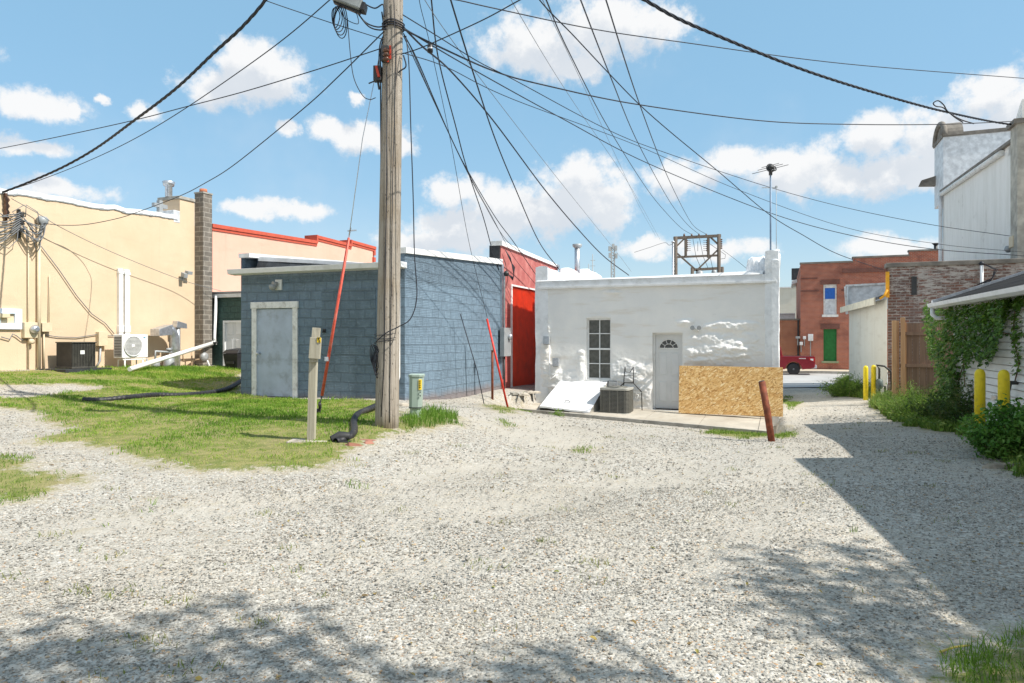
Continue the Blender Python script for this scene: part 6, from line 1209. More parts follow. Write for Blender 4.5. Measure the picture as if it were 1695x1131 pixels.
wa, wb = rz_(1363, 0)[0], rz_(1385, 0)[0]; wz0, wz1 = rz_(1374, 521)[1], rz_(1374, 471)[1]; dz0_, dz1_ = rz_(1374, 598)[1], rz_(1374, 545)[1]
ztops = [(ra, rz_(1412, 0)[0], rz_(1370, 436)[1]), (rz_(1412, 0)[0], rz_(1505, 0)[0], rz_(1450, 426.5)[1]), (rz_(1505, 0)[0], rb, rz_(1530, 416)[1])]; zl_ = ztops[0][2]
mb = MB(); mb.panel((ra, RU, gR), (1, 0, 0), (0, 0, 1), rb-ra, zl_-gR, [(wa-ra, wb-ra, wz0-gR, wz1-gR), (wa-ra, wb-ra, dz0_-gR, dz1_-gR)], (0, .25, 0))
mb.quad((ra, RU, gR), (ra, RU+15, gR), (ra, RU+15, zl_), (ra, RU, zl_))
for a, b_, z in ztops[1:]: mb.box(a, b_, RU, RU+.4, zl_+.0, z)
mb.build('wall', M['redbrick'], rbk); MB().box(ra, rb, RU+.4, RU+15, zl_-.5, zl_-.4).build('roof', M['roofdark'], rbk)
mb = MB()
for a, b_, z in ztops: mb.box(a-.05, b_, RU-.08, RU+.45, z, z+.12)
mb.build('coping', M['darkstone'], rbk)
mb = MB(); zb1 = rz_(1400, 452)[1]; mb.box(rz_(1394, 0)[0], rb, RU-.12, RU-.003, zb1, zb1+.3); zb2 = rz_(1350, 483)[1]; mb.box(ra, wa-.3, RU-.05, RU-.003, zb2, zb2+.12); mb.box(wb+.3, rb, RU-.05, RU-.003, zb2, zb2+.12)
mb.box(wa-.2, wb+.2, RU-.06, RU-.003, wz1, wz1+.35); mb.box(wa-.2, wb+.2, RU-.06, RU-.003, dz1_, dz1_+.4); zb3 = rz_(1350, 462)[1]; mb.box(ra, wa-.4, RU-.04, RU-.003, zb3, zb3+.1); mb.box(ra, rb, RU-.08, RU-.003, gR, gR+.55)
mb.build('brick_band', M['redbrick2'], rbk)
w_ = MB().box(wa-.1, wb+.1, RU-.1, RU+.05, wz0-.18, wz0).build('window_sill', M['oldwhite'], rbk); zmid = wz0+(wz1-wz0)*.52
wn = MB().box(wa, wa+.1, RU+.1, RU+.2, wz0, wz1).box(wb-.1, wb, RU+.1, RU+.2, wz0, wz1).box(wa+.1, wb-.1, RU+.1, RU+.2, wz1-.25, wz1).build('window', M['oldwhite'], rbk)
MB().box(wa+.1, wb-.1, RU+.15, RU+.2, zmid, wz1-.25).build('blue_board', M['blueboard'], wn); MB().box(wa+.1, wb-.1, RU+.12, RU+.2, wz0, zmid).build('grey_board', M['silver'], wn)
MB().box(wa, wb, RU+.12, RU+.2, dz0_, dz1_).build('green_board', M['greenboard'], rbk); MB().box(wa-.12, wb+.12, RU-.1, RU+.12, dz0_-.14, dz0_).build('door_sill', M['oldgreen'], rbk)
for px, py, w, h, lab in ((1341.5, 559, .34, .5, 'largest pale grey utility box on the red brick wall, right of the others'), (1331.5, 559.5, .2, .22, 'small pale utility box between the others on the red brick wall'), (1326, 569, .2, .25, 'lowest small grey utility box on the red brick wall'), (1320.5, 559, .3, .16, 'small dark utility box left of the pale ones near the brick corner')):
    x, z = rz_(px, py); t = thing('utility_box', lab, 'utility box', (x, RU, z-.2), YAW, 'utility boxes on the red brick wall'); MB().box(x-w/2, x+w/2, RU-.2, RU-.002, z-h/2, z+h/2).build('case', M['gutterwhite'] if px > 1322 else M['greymetal'], t, .02); MB().bar((x, RU-.04, z-h/2), (x, RU-.04, z-h/2-(1.9 if px > 1340 else .5)), .06).build('conduit', M['greymetal'], t)
q = rz_(1554, 413); single('roof_vent', MB().cyl((q[0], RU+1, q[1]-.5), (q[0], RU+1, q[1]+.4), .12).cyl((q[0], RU+1, q[1]+.4), (q[0], RU+1, q[1]+.55), .12, .25), M['darkmetal'], 'small dark vent pipe on the top step of the red brick roof', 'vent')
# low brick annex left of it, green-grey bay building, tan block
aa = on_u(RU+.5, 1250); ab = on_u(RU+.5, 1324.5); za_ = zz(530, Yof(ab, RU)); t = thing('brick_annex', 'low orange-brick annex with a dark coping left of the red brick building', 'building', (aa, RU+.5, gR)); MB().box(aa, ra-.004, RU+.5, RU+8, gR, za_).build('wall', M['orangebrick'], t); MB().box(aa, ra-.01, RU+.42, RU+1, za_, za_+.12).build('coping', M['darkstone'], t); MB().box(ab-.2, ab-.08, RU+.45, RU+.52, gR, za_).build('downspout', M['darkmetal'], t)
u_ = RU+12; x0, x1 = on_u(u_, 1310.5), on_u(u_, 1326)+2; yt = Yof(x0, u_); z1, z0 = zz(462, yt), zz(530, yt); t = thing('bay_building', 'dark green-grey upper storey with tall narrow windows behind the brick annex', 'building', (x0, u_, gR)); MB().box(x0+.5, x1, u_, u_+6, gR, z1-.3).build('wall', M['greybay'], t); MB().hexa([(x0, u_-.5, z1-.5), (x1, u_-.5, z1+.3), (x1, u_+6, z1+.3), (x0, u_+6, z1-.5), (x0, u_-.5, z1-.2), (x1, u_-.5, z1+.6), (x1, u_+6, z1+.6), (x0, u_+6, z1-.2)]).build('roof', M['gutterwhite'], t); MB().box(x0, x0+1.0, u_+.5, u_+1.5, z1, z1+1.0).build('chimney', M['tarp'], t)
for k in range(3): wm = MB().box(x0+.62+k*.42, x0+.88+k*.42, u_-.06, u_-.003, z0+.3, z1-.7).build('window', M['glass'], t)
u_ = RU+25; x0, x1 = on_u(u_, 1270), on_u(u_, 1312)+1; yt = Yof(x0, u_); t = thing('tan_block', 'plain tan block of a building far behind the right edge of the white building', 'building', (x0, u_, gR)); MB().box(x0, x1, u_, u_+8, gR, zz(478, yt)).build('wall', M['creamwall'], t); MB().box(x0, x1, u_-.1, u_+1, zz(478, yt), zz(476, yt)).build('coping', M['whitepaint'], t)
t = thing('white_shop_roof', 'low white flat roof behind the brick annex', 'roof', (x0, RU+9, gR)); yt = Yof(aa, RU+9); MB().box(aa, ra-.2, RU+9, RU+11, gR, zz(521, yt)).build('wall', M['whitepaint'], t); MB().box(aa, ra-.2, RU+8.9, RU+11, zz(521, yt), zz(519.5, yt)).build('coping', M['gutterwhite'], t)

# ---- pickup truck parked along the street ----
def truck():
    tu = SV-1.75; g = ghv(on_u(tu, 1316), tu)+.04; y0 = tu-.95; y1 = tu+.95; xr = on_u(y0, 1349); t = thing('pickup_truck', 'dark red pickup truck at the far kerb, rear half showing past the white building', 'truck', (xr-3, tu, g))
    S = lambda x: xr-x       # distance from tailgate
    wc1, wc2, wr = 1.28, 4.85, .40
    def arch(c): return [(c-.52*math.cos(a), .52*math.sin(a)+.36) for a in np.linspace(0, math.pi, 11)]
    low = [(.05, .48)]+arch(wc1)+[(wc2-.6, .40)]+arch(wc2)+[(5.75, .45), (5.85, .95), (5.6, 1.12), (4.35, 1.20), (4.3, 1.22), (1.95, 1.22), (0, 1.22), (0, .55)]
    MB().prism([(S(x), y0, g+z) for x, z in low], (0, y1-y0, 0)).build('body', M['redpaint'], t, .03)
    cab = [(1.95, 1.2), (2.05, 1.82), (2.3, 1.9), (3.6, 1.9), (4.35, 1.2)]; MB().prism([(S(x), y0+.12, g+z) for x, z in cab], (0, y1-y0-.24, 0)).build('cab', M['redpaint'], t, .04)
    MB().prism([(S(x), y0+.1, g+z) for x, z in [(2.15, 1.27), (2.2, 1.78), (3.0, 1.8), (3.0, 1.27)]], (0, .015, 0)).prism([(S(x), y0+.1, g+z) for x, z in [(3.1, 1.27), (3.1, 1.8), (3.55, 1.8), (4.15, 1.27)]], (0, .015, 0)).build('window', M['glass'], t)
    MB().box(S(1.9), S(.08), y0+.1, y1-.1, g+1.2, g+1.226).build('bed_cover', M['black'], t)
    for wc in (wc1, wc2):
        for s, yy in ((-1, y0+.02), (1, y1-.27)):
            wl = MB().lathe([(.26, 0), (wr-.03, 0), (wr, .04), (wr, .21), (wr-.03, .25), (.26, .25)], (S(wc), yy, g+wr-.02), 24, 'y').build('wheel', M['black'], t); mb = MB().lathe([(.25, .03), (.25, .2), (.22, .05)], (S(wc), yy, g+wr-.02), 20, 'y')
            for k in range(6): a = k*math.pi/3; mb.bar((S(wc)+.05*math.cos(a), yy+.03, g+wr-.02+.05*math.sin(a)), (S(wc)+.24*math.cos(a), yy+.03, g+wr-.02+.24*math.sin(a)), .07, .05, (0, 1, 0))
            mb.lathe([(.07, .02), (.06, .0)], (S(wc), yy, g+wr-.02), 12, 'y'); mb.build('rim', M['galv'], wl)
    MB().box(S(.3), S(-.12), y0+.05, y1-.05, g+.45, g+.66).build('bumper', M['galv'], t, .03)
    MB().prism([(S(.0), y0-.006, g+.85), (S(.34), y0-.006, g+.98), (S(.36), y0-.006, g+1.12), (S(0), y0-.006, g+1.14)], (0, .12, 0)).build('tail_light', M['taillight'], t)
    MB().prism([(S(.1), y0-.012, g+.93), (S(.27), y0-.012, g+1.0), (S(.27), y0-.012, g+1.08), (S(.1), y0-.012, g+1.08)], (0, .01, 0)).build('tail_light_lens', M['whitepaint'], t)
    mb = MB(); [mb.box(S(.95)+k*.07, S(.95)+k*.07+.045, y0-.008, y0+.002, g+1.06, g+1.115) for k in range(6)]; mb.build('side_marking', M['whitepaint'], t)
    MB().box(S(.02), S(-.02), y0+.15, y1-.15, g+.6, g+1.18).build('tailgate', M['redpaint'], t, .015)
truck()

# ---- substation gantry, masts, vents ----
def gantry():
    Z = 62.0; g = gh(W(1150, Z), Z); P = lambda px, py, d=0: wp(px, py, Z+d); t = thing('wooden_gantry', 'tall wooden utility gantry with crossed braces and insulators behind the white building', 'gantry', (W(1155, Z), Z, g), 0)
    for px in (1118.5, 1190): MB().tube([(P(px, 400)[0], Z, g), P(px, 392 if px < 1150 else 388)], .17, 8).build('post', M['polewood'], t)
    MB().bar(P(1115, 394.5), P(1193, 390.5), .22, .25).build('top_beam', M['polewood'], t); MB().bar(P(1119, 426), P(1190, 423), .16, .18).build('cross_beam', M['polewood'], t)
    for a, b_ in (((1120, 408), (1133, 395)), ((1175, 392), (1190, 406)), ((1120, 419), (1154, 449)), ((1188, 414), (1152, 449))): MB().bar(P(*a), P(*b_), .13).build('brace', M['polewood'], t)
    for px in (1135, 1172.5): MB().bar(P(px, 394), P(px, 427), .2, .2).build('hanger', M['polewood'], t)
    mb = MB()
    for px, s in ((1135, 1), (1172.5, -1)):
        for k in range(6): x, y, z = P(px+s*2, 398.5+k*3.3); mb.lathe([(.06, -.07), (.11, 0), (.06, .07)], (x, y, z), 8); mb.bar((x, y, z), (x+s*.35, y, z), .03)
    for px in (1132.5, 1145, 1157, 1169): x, y, z = P(px, 390.5); mb.lathe([(.05, -.1), (.1, 0), (.06, .18)], (x, y, z), 8)
    for k in range(5): x, y, z = P(1194, 397+k*3.5); mb.lathe([(.06, -.07), (.12, 0), (.06, .07)], (x, y, z), 8)
    mb.build('insulators', M['insul'], t)
    MB().tube([P(1147, 396), P(1152, 425), P(1161, 446)], .02, 4).tube([P(1158, 395), P(1164, 425), P(1172, 444)], .02, 4).tube([P(1155, 400), P(1155, 416)], .02, 4).tube([P(1176, 428), P(1180, 446)], .02, 4).tube([P(1175, 404), P(1192, 416), P(1201, 422), P(1200, 428), P(1193, 429)], .02, 4).build('jumper_wire', M['cable'], t)
    Z2 = 80.0; t2 = thing('far_gantry', 'second lower wooden gantry far behind the tall one', 'gantry', (W(1170, Z2), Z2, g), 0); P2 = lambda px, py: wp(px, py, Z2)
    MB().bar(P2(1145, 447), P2(1197, 444), .3).build('top_beam', M['polewood'], t2)
    for px in (1146, 1195.5): MB().tube([(P2(px, 0)[0], Z2, g), P2(px, 443)], .2, 8).build('post', M['polewood'], t2)
    MB().lathe([(.4, -1.0), (.45, 0), (.2, .2)], P2(1158, 451), 12).lathe([(.3, -.8), (.3, 0), (.2, .2)], P2(1182, 450), 12).build('transformer', M['greymetal'], t2)
    q = wp(1114, 402, 60); single('grey_mast', MB().tube([(q[0], q[1], g), q], .09, 8).cyl((q[0], q[1], q[2]), (q[0], q[1], q[2]+.12), .14), M['galv'], 'slim grey metal mast just left of the tall wooden gantry', 'mast', None, 0)
M['polewood'] = mat_wood('pole_wood', (.09, .07, .055), (.15, .125, .10), (26, 26, .7), (.07, .055, .04))
gantry()
q = wp(955.5, 440, 24); t = thing('roof_stack', 'grey metal exhaust stack with a flared cap on the white roof', 'exhaust stack', (q[0], q[1], q[2]-.6), 0)
zt = zz(408, 24); MB().cyl((q[0], q[1], q[2]-.7), (q[0], q[1], zt), .095).build('stack_pipe', M['galv'], t); MB().lathe([(.10, -.06), (.16, -.01), (.17, .07), (.03, .09)], (q[0], q[1], zt), 14).build('cap', M['greymetal'], t)
t = thing('lattice_tower', 'distant cell tower with antennas above the white roof', 'tower', (W(1014, 150), 150, -1), 0); P = lambda px, py: wp(px, py, 150)
mb = MB()
for px in (1012, 1017): mb.bar((P(px, 0)[0], 150, -1), P(px, 409), .28)
for k in range(12): mb.bar(P(1012 if k % 2 else 1017, 412+k*4.5), P(1017 if k % 2 else 1012, 416.5+k*4.5), .16)
mb.build('lattice', M['greymetal'], t); mb = MB()
for px, py in ((1009, 412), (1019.5, 411), (1009.5, 423), (1020, 424), (1015, 408)): mb.bar(P(px, py+4), P(px, py-4), .5); mb.bar(P(px, py), P(1014.5, py), .15)
mb.build('antennas', M['greymetal'], t)
for px, py, lab in ((981, 421, 'taller of two thin distant masts left of the cell tower'), (974.5, 437, 'shorter of two thin distant masts left of the cell tower')):
    q = wp(px, py, 110); mb = MB().tube([(q[0], q[1], -1), q], [.14, .07], 6)
    for k in range(3): mb.bar((q[0]-.4, q[1], q[2]-1-k*.9), (q[0]+.4, q[1], q[2]-1-k*.9), .07)
    single('thin_mast', mb, M['greymetal'], lab, 'mast', None, 0, 'thin distant masts')
def antenna():
    Z = 19.6; x = W(1275.5, Z); zb, zt = zz(445, Z), zz(283, Z); t = thing('roof_antenna', 'tall thin television antenna mast with a dark ring head on the white roof', 'antenna', (x, Z, zb), 0)
    MB().tube([(x, Z, zb-.6), (x, Z, zt)], .026, 8).build('mast', M['bluegrey'], t); c = Vector(wp(1275.5, 278.5, Z)); mb = MB()
    mb.tube([c+Vector((.10*math.cos(a), .04*math.sin(a), .11*math.sin(a))) for a in np.linspace(0, 6.283, 20)[:-1]], .028, 6, closed=True); mb.tube([c+Vector((.06+.09*math.cos(a), .12*math.sin(a), .10*math.sin(a))) for a in np.linspace(0, 6.283, 20)[:-1]], .02, 6, closed=True); mb.cyl(c+Vector((0, 0, -.2)), c+Vector((0, 0, .05)), .05); mb.lathe([(.03, -.05), (.08, -.02), (.09, .04), (.03, .09)], c, 10)
    for dz, l in ((.03, .36), (-.03, .52), (.08, .25)): mb.bar(c+Vector((-l, .02, dz-l*.25)), c+Vector((l, .02, dz+l*.25)), .014)
    mb.build('antenna_head', M['darkmetal'], t)
    x2 = W(1285, Z); MB().tube([(x2, Z, zb-.3), (x2, Z, zz(314, Z))], .009, 6).bar((x2, Z, zz(312, Z)), (x2, Z, zz(308, Z)), .05).bar((x-.25, Z, zz(311, Z)), (x2+.02, Z, zz(311, Z)), .02).build('guy_rod', M['greymetal'], t)
antenna()
# ================= UTILITY POLE =================
def pole():
    Z = 10.2; b = (W(640, Z), Z); g = gh(*b); x1 = W(651, Z); slope = (x1-b[0])/(zz(0, Z)-g); top = 11.2; n = 26
    t = thing('utility_pole', 'weathered leaning wooden utility pole with many cables, in front of the blue building', 'utility pole', (*b, g), 0)
    pts = [(b[0]+slope*k/n*(top-g), Z, g-.2+(top-g+.2)*k/n) for k in range(n+1)]
    MB().tube(pts, [.178-.055*k/n for k in range(n+1)], 20).build('shaft', M['polebark'], t)
    P = lambda px, py, d=-.17: wp(px, py, Z+d)
    mb = MB()     # bands and stapled wires
    for py in (41, 45, 49): q = wp(651, py, Z); mb.tube([(q[0]+.163*math.cos(a), q[1]+.163*math.sin(a), q[2]+.01*math.sin(3*a)) for a in np.linspace(0, 6.283, 20)[:-1]], .011, 5, closed=True)
    mb.tube([P(640, 110), P(640, 300), P(637, 500), P(636, 600), P(631, 690)], .007, 5).tube([P(652, 0), P(655, 120), P(650, 300), P(646, 600), P(645, 700)], .006, 5); mb.build('ground_wire', M['cable'], t)
    mb = MB(); mb.box(*sorted((P(632, 0)[0], P(645, 0)[0])), Z-.24, Z-.15, P(0, 104)[2], P(0, 78)[2]); mb.build('clamp', M['darkmetal'], t, .01)
    mb = MB(); mb.bar(P(646, 76, -.22), P(646, 98, -.22), .025).bar(P(641, 90, -.25), P(642, 103, -.25), .03); mb.build('red_clip', M['redclip'], t)
    mb = MB(); [mb.lathe([(.03, -.03), (.055, 0), (.03, .03)], wp(639, 84+k*7, Z-.26), 10) for k in range(3)]; mb.build('insulator', M['insul'], t)
    mb = MB(); c = wp(626, 125, Z-.02); mb.box(c[0]-.06, c[0]+.06, Z-.1, Z+.02, c[2]-.10, c[2]+.12).bar((c[0], Z-.04, c[2]-.1), (c[0]+.02, Z-.04, c[2]-.22), .03).bar((c[0]-.14, Z-.04, c[2]-.13), (c[0]-.02, Z-.04, c[2]-.08), .02).bar((c[0]+.06, Z-.03, c[2]), (c[0]+.16, Z-.01, c[2]+.0), .06); mb.build('clamp', M['darkmetal'], t, .008)
    MB().bar((c[0]-.01, Z-.12, c[2]+.1), (c[0]+.03, Z-.12, c[2]-.06), .035).build('red_clip', M['redclip'], t)
    # crossarm high above with insulators (above the picture)
    MB().bar((b[0]-1.2, Z-.2, 10.4), (b[0]+1.4, Z-.2, 10.4), .1, .12).build('crossarm', M['polewood'], t)
    mb = MB()     # wires hugging the shaft
    for k, (pts_) in enumerate([[(636, 60), (631, 80), (630, 110), (631, 300), (632, 430)], [(637, 55), (629, 75), (627, 112)], [(668, 92), (672, 110), (662, 118), (650, 128), (640, 140)], [(632, 20), (636, 45), (640, 50)], [(600, 5), (620, 14), (634, 8), (636, 28)], [(590, 20), (606, 38), (625, 45), (640, 42)], [(592, 22), (610, 44), (628, 50), (640, 47)]]):
        mb.tube(smooth3([P(a, b_, -.06-.02*k) for a, b_ in pts_], 6), .011, 5)
    mb.build('hanging_wires', M['cable'], t)
    mb = MB()     # coil hanging on the left side at breast height
    c = wp(621, 587, Z-.1)
    for k in range(7):
        r = .10+.012*k; mb.tube([(c[0]+.02*k-.03+r*.45*math.cos(a), c[1]-.03*math.sin(a+k), c[2]-.03*k+r*1.5*math.sin(a)) for a in np.linspace(0, 6.283, 18)[:-1]], .007, 5, closed=True)
    for py in (552, 558, 566): q = wp(640, py, Z); mb.tube([(q[0]+.185*math.cos(a), q[1]+.185*math.sin(a), q[2]+.03*math.cos(a+py)) for a in np.linspace(0, 6.283, 20)[:-1]], .005, 4, closed=True)
    mb.build('wire_coil', M['cable'], t)
def smooth3(P, k=8):
    P = [Vector(p) for p in P]; Q = [2*P[0]-P[1]]+P+[2*P[-1]-P[-2]]; out = []
    for i in range(1, len(Q)-2):
        for j in range(k):
            t = j/k; out.append(.5*((2*Q[i])+(Q[i+1]-Q[i-1])*t+(2*Q[i-1]-5*Q[i]+4*Q[i+1]-Q[i+2])*t*t+(3*Q[i]-Q[i-1]-3*Q[i+1]+Q[i+2])*t**3))
    return out+[P[-1]]
def mat_pole():
    m, b, bs, P = newmat('pole_bark_wood'); mp = b.n('ShaderNodeMapping'); mp.inputs['Scale'].default_value = (34, 34, .9); b.l(P, mp.inputs[0]); n = b.noise(mp.outputs[0], 1, 9, .75)
    v = b.n('ShaderNodeTexVoronoi'); mp3 = b.n('ShaderNodeMapping'); mp3.inputs['Scale'].default_value = (26, 26, 9); b.l(P, mp3.inputs[0]); b.l(mp3.outputs[0], v.inputs['Vector']); v.inputs['Scale'].default_value = 1
    big = b.noise(P, 1.1, 5, .6); c = b.mix(b.step(n, .3, .7), (.26, .22, .175), (.47, .42, .355)); c = b.mix(b.step(big, .45, .7), c, b.mix(1, c, (.80, .72, .6), 'MULTIPLY'))
    c = b.mix(b.m('MULTIPLY', b.m('SUBTRACT', 1.0, b.step(n, .34, .46)), .85), c, (.07, .055, .045)); c = b.mix(b.m('MULTIPLY', b.m('SUBTRACT', 1.0, b.step(v.outputs['Distance'], .05, .22)), .45), c, (.09, .07, .05))
    b.l(c, bs.inputs['Base Color']); bs.inputs['Roughness'].default_value = .9; bump(b, bs, b.m('ADD', n, b.m('MULTIPLY', b.step(v.outputs['Distance'], .03, .2), .5)), 1.0, .035); return m
M['polebark'] = mat_pole(); pole()
# splice closure hanging left of the pole
def closure():
    Z = 9.9; P = lambda px, py, d=0: wp(px, py, Z+d); t = thing('splice_closure', 'grey boxy cable splice closure hanging left of the pole top', 'cable box', (*P(578, 10)[:2], P(578, 22)[2]), 0)
    a, b_ = Vector(P(553, -6)), Vector(P(600, 12)); MB().bar(a, b_, .20, .15).build('case', M['closure'], t, .02); MB().bar(b_+Vector((-.02, 0, -.01)), b_+Vector((.05, 0, -.025)), .17, .12).bar(a-Vector((0, 0, .085)), b_-Vector((.03, 0, .09)), .08, .04).build('end_cap', M['black'], t, .01)
    mb = MB()
    for k in range(5):
        r = .075+.012*k; c = Vector(P(556+k*2.2, 30+k*1.5)); mb.tube([c+Vector((r*.75*math.cos(x), .03*math.sin(x*2+k), r*1.9*math.sin(x))) for x in np.linspace(0, 6.283, 22)[:-1]], .0075, 5, closed=True)
    mb.tube(smooth3([P(565, 12), P(570, 30), P(592, 40), P(591, 25), P(585, 18)]), .006, 5); mb.tube(smooth3([P(575, 30), P(580, 90), P(586, 130), P(600, 158), P(612, 165), P(622, 162)]), .0065, 5); mb.build('hanging_loops', M['cable'], t)
closure()
# overhead cables
Zp = 10.1
def cable(label, pts, r=.011, mat='cable', name='overhead_cable', twist=0, group='overhead cables at the utility pole'):
    P = smooth3([wp(a, b_, z) for a, b_, z in pts], 10); r *= 1 if twist else .85
    if not twist: mb = MB().tube(P, r, 6)
    else:
        L = [0]; [L.append(L[-1]+(P[i]-P[i-1]).length) for i in range(1, len(P))]; N = int(L[-1]/.06); s = np.linspace(0, L[-1], N); A = np.array([tuple(p) for p in P]); D = np.stack([np.interp(s, L, A[:, k]) for k in range(3)], -1); mb = MB()
        for k in range(3): ph = k*2.094+s*twist; mb.tube([(D[i, 0], D[i, 1]+r*1.1*math.cos(ph[i]), D[i, 2]+r*1.1*math.sin(ph[i])) for i in range(N)], r, 5)
    return single(name, mb, M[mat], label, 'cable', None, 0, group)
cable('thickest black service cable from the pole down to the left end of the white roof', [(667, 45, Zp), (700, 78, 11), (748, 120, 12.5), (818, 202, 14.5), (900, 312, 17.5), (957, 380, 19.5), (1000, 425, 21), (1041, 456, 22.3)], .018)
cable('thick cable sagging from the pole to the top right corner of the tall white wall', [(667, 48, Zp), (719, 74, 11), (818, 118, 13), (900, 141, 14.2), (1054, 173, 16.5), (1258, 200, 19), (1400, 206, 20), (1560, 206, 21), (1700, 200, 21.5)], .017)
cable('thin wire from the pole ending at the small box on the tall white wall', [(667, 25, Zp), (719, 57, 11), (793, 103, 12.5), (850, 132, 13.5), (1010, 217, 17), (1110, 256, 19), (1273, 310, 21.5), (1400, 344, 22.5), (1540, 372, 21.5), (1672, 391, Yof(tv, on_v(tv, 1674))-.15)], .010)
cable('middle one of three nearly parallel wires crossing before the tall white wall', [(667, 46, Zp), (719, 78, 11), (804, 127, 12.5), (924, 193, 15), (1073, 271, 18), (1270, 351, 20.5), (1400, 388, 20.5), (1540, 412, 20.3), (1700, 424, 19.6)], .012)
cable('lowest thin wire of three crossing to the old brick coping', [(668, 88, Zp), (740, 112, 11.2), (850, 165, 13), (1054, 241, 17), (1221, 314, 19.5), (1400, 377, 20), (1560, 405, 20), (1700, 418, 19.5)], .008)
cable('thin jointed wire coming in from the top and ending behind the white roof', [(690, -40, 9), (703, 0, 9.7), (765, 90, 12), (850, 202, 15), (924, 297, 18), (1013, 408, 22), (1045, 450, 24)], .007, 'cablegrey')
cable('thick dark cable entering at the top, dropping to the left of the white roof', [(730, -60, 9.5), (746, 0, 10.5), (783, 120, 12.5), (818, 226, 15), (850, 305, 17), (892, 400, 20), (927, 448, 22)], .017)
cable('dark wavy cable from the top down to the weatherhead on the red and blue corner', [(708, -60, 9.5), (714, 0, 10.2), (726, 99, 12), (755, 212, 14), (772, 276, 15.2), (800, 360, 17.5), (815, 415, 18.8), (826, 447, 19.3)], .014)
cable('pair of dark drop cables from the pole to the left corner of the white building', [(668, 56, Zp), (690, 98, 11), (719, 166, 12.5), (745, 225, 13.5), (772, 279, 15), (820, 360, 17.5), (853, 405, 19), (905, 482, 20.6)], .013)
cable('slimmer drop cable ending on the upper red wall', [(668, 60, Zp), (719, 170, 12.5), (765, 268, 14.6), (800, 335, 16.5), (840, 400, 18.5), (888, 434, 20)], .009)
cable('thin blue-black drop wire from the pole past the blue wall to the white corner', [(676, 70, Zp), (722, 176, 12.5), (776, 288, 15), (815, 360, 17), (850, 425, 19), (889, 474, 20.3)], .008)
cable('loose cable hanging straight down beside the pole and curling back to its coil', [(672, 60, 10), (677, 110, 9.95), (680, 212, 9.95), (684, 330, 9.95), (686, 420, 9.95), (690, 490, 9.95), (680, 527, 9.9), (660, 541, 9.85), (640, 551, 9.8), (622, 566, 9.85)], .010)
cable('guy wire from above running down to the small red rod by the blue wall', [(690, -60, 9), (694, 0, 9.6), (706, 50, 10.2), (719, 106, 11), (747, 240, 12.8), (776, 400, 15), (807, 528, 17)], .006)
t = thing('guy_insulator', 'small dark strain insulator on the guy wire right of the pole', 'insulator', wp(712, 81, 10.7), 0); MB().lathe([(.02, -.07), (.045, -.055), (.045, .055), (.02, .07)], wp(712, 81, 10.7), 10).build('insulator_body', M['black'], t); MB().lathe([(.047, -.012), (.047, .012)], wp(712, 81, 10.7), 10).build('insulator_band', M['galv'], t)
cable('thick twisted cable sweeping from the top left down to the tan roof corner', [(470, -50, 9.5), (440, 0, 10), (400, 46, 10.6), (354, 88, 11.3), (290, 148, 12.5), (219, 202, 14), (160, 245, 15.5), (106, 276, 16.3), (50, 301, 17), (0, 320, 17.4), (-60, 338, 17.8)], .0145, twist=9)
cable('slim cable following just below the twisted one to the tan roof', [(560, -15, 10), (546, 0, 10), (450, 80, 11), (308, 179, 13), (219, 232, 14.5), (141, 269, 15.8), (70, 297, 16.8), (21, 313, 17.4), (-40, 328, 17.8)], .010)
cable('long slack wire from the pole to the left edge of the picture', [(632, 80, Zp), (560, 104, 10.4), (500, 123, 10.8), (400, 153, 11.3), (308, 177, 12), (219, 200, 12.8), (100, 226, 14), (0, 246, 15), (-80, 260, 16)], .009)
cable('deeply sagging wire from the pole across the tan wall to the weatherhead', [(636, 52, Zp), (560, 127, 11), (500, 182, 12), (389, 272, 14.5), (340, 303, 16), (297, 325, 17.5), (226, 352, 18.8), (190, 363, 19), (141, 372, 18.8), (100, 373, 18.4), (72, 370, 18.1)], .011)
cable('thin wire entering top left and meeting the pole under the grey closure', [(380, -22, 9.5), (442, 2, 9.7), (500, 22, 9.9), (560, 42, 10), (636, 66, 10.05)], .007)
cable('straight cable rising from the pole to the top right of the closure', [(664, 90, Zp), (690, 82, 9.9), (726, 67, 9.5), (800, 33, 8.9), (861, 0, 8.3), (940, -42, 7.8)], .009)
cable('nearly level wire crossing the upper sky to the right edge', [(690, -10, 9.5), (755, 0, 9.8), (818, 14, 10.2), (980, 48, 11.2), (1128, 70, 12.3), (1400, 106, 14.5), (1695, 130, 17), (1800, 138, 18)], .010)
cable('thick twisted bundle sweeping across the upper right sky to the concrete column', [(1000, -38, 9), (1067, 0, 9.6), (1120, 30, 10.2), (1184, 58, 11), (1300, 105, 12.6), (1393, 137, 14), (1498, 168, 16), (1568, 186, 17.5), (1650, 203, 20), (1720, 212, 21)], .0145, twist=9)
mb = MB().tube(smooth3([wp(*p) for p in ((1594, 203, 17.4), (1580, 194, 17.4), (1568, 184, 17.4), (1560, 178, 17.4), (1549, 176, 17.4), (1545, 171, 17.4), (1553, 167, 17.4), (1562, 174, 17.4), (1570, 186, 17.4), (1590, 198, 17.4), (1612, 205, 17.4))]), .015, 6)
if 0: mb = MB().tube(smooth3([wp(*p) for p in ((1590, 203, 17.6), (1578, 196, 17.55), (1565, 184, 17.5), (1550, 178, 17.45), (1545, 172, 17.4), (1552, 167, 17.4), (1561, 173, 17.4), (1570, 185, 17.45))]), .012, 6).tube(smooth3([wp(*p) for p in ((1568, 184, 17.4), (1580, 194, 17.4), (1594, 203, 17.4))]), .022, 6).tube(smooth3([wp(*p) for p in ((1618, 193, 18.4), (1619, 200, 18.4), (1612, 206, 18.4))]), .01, 5)
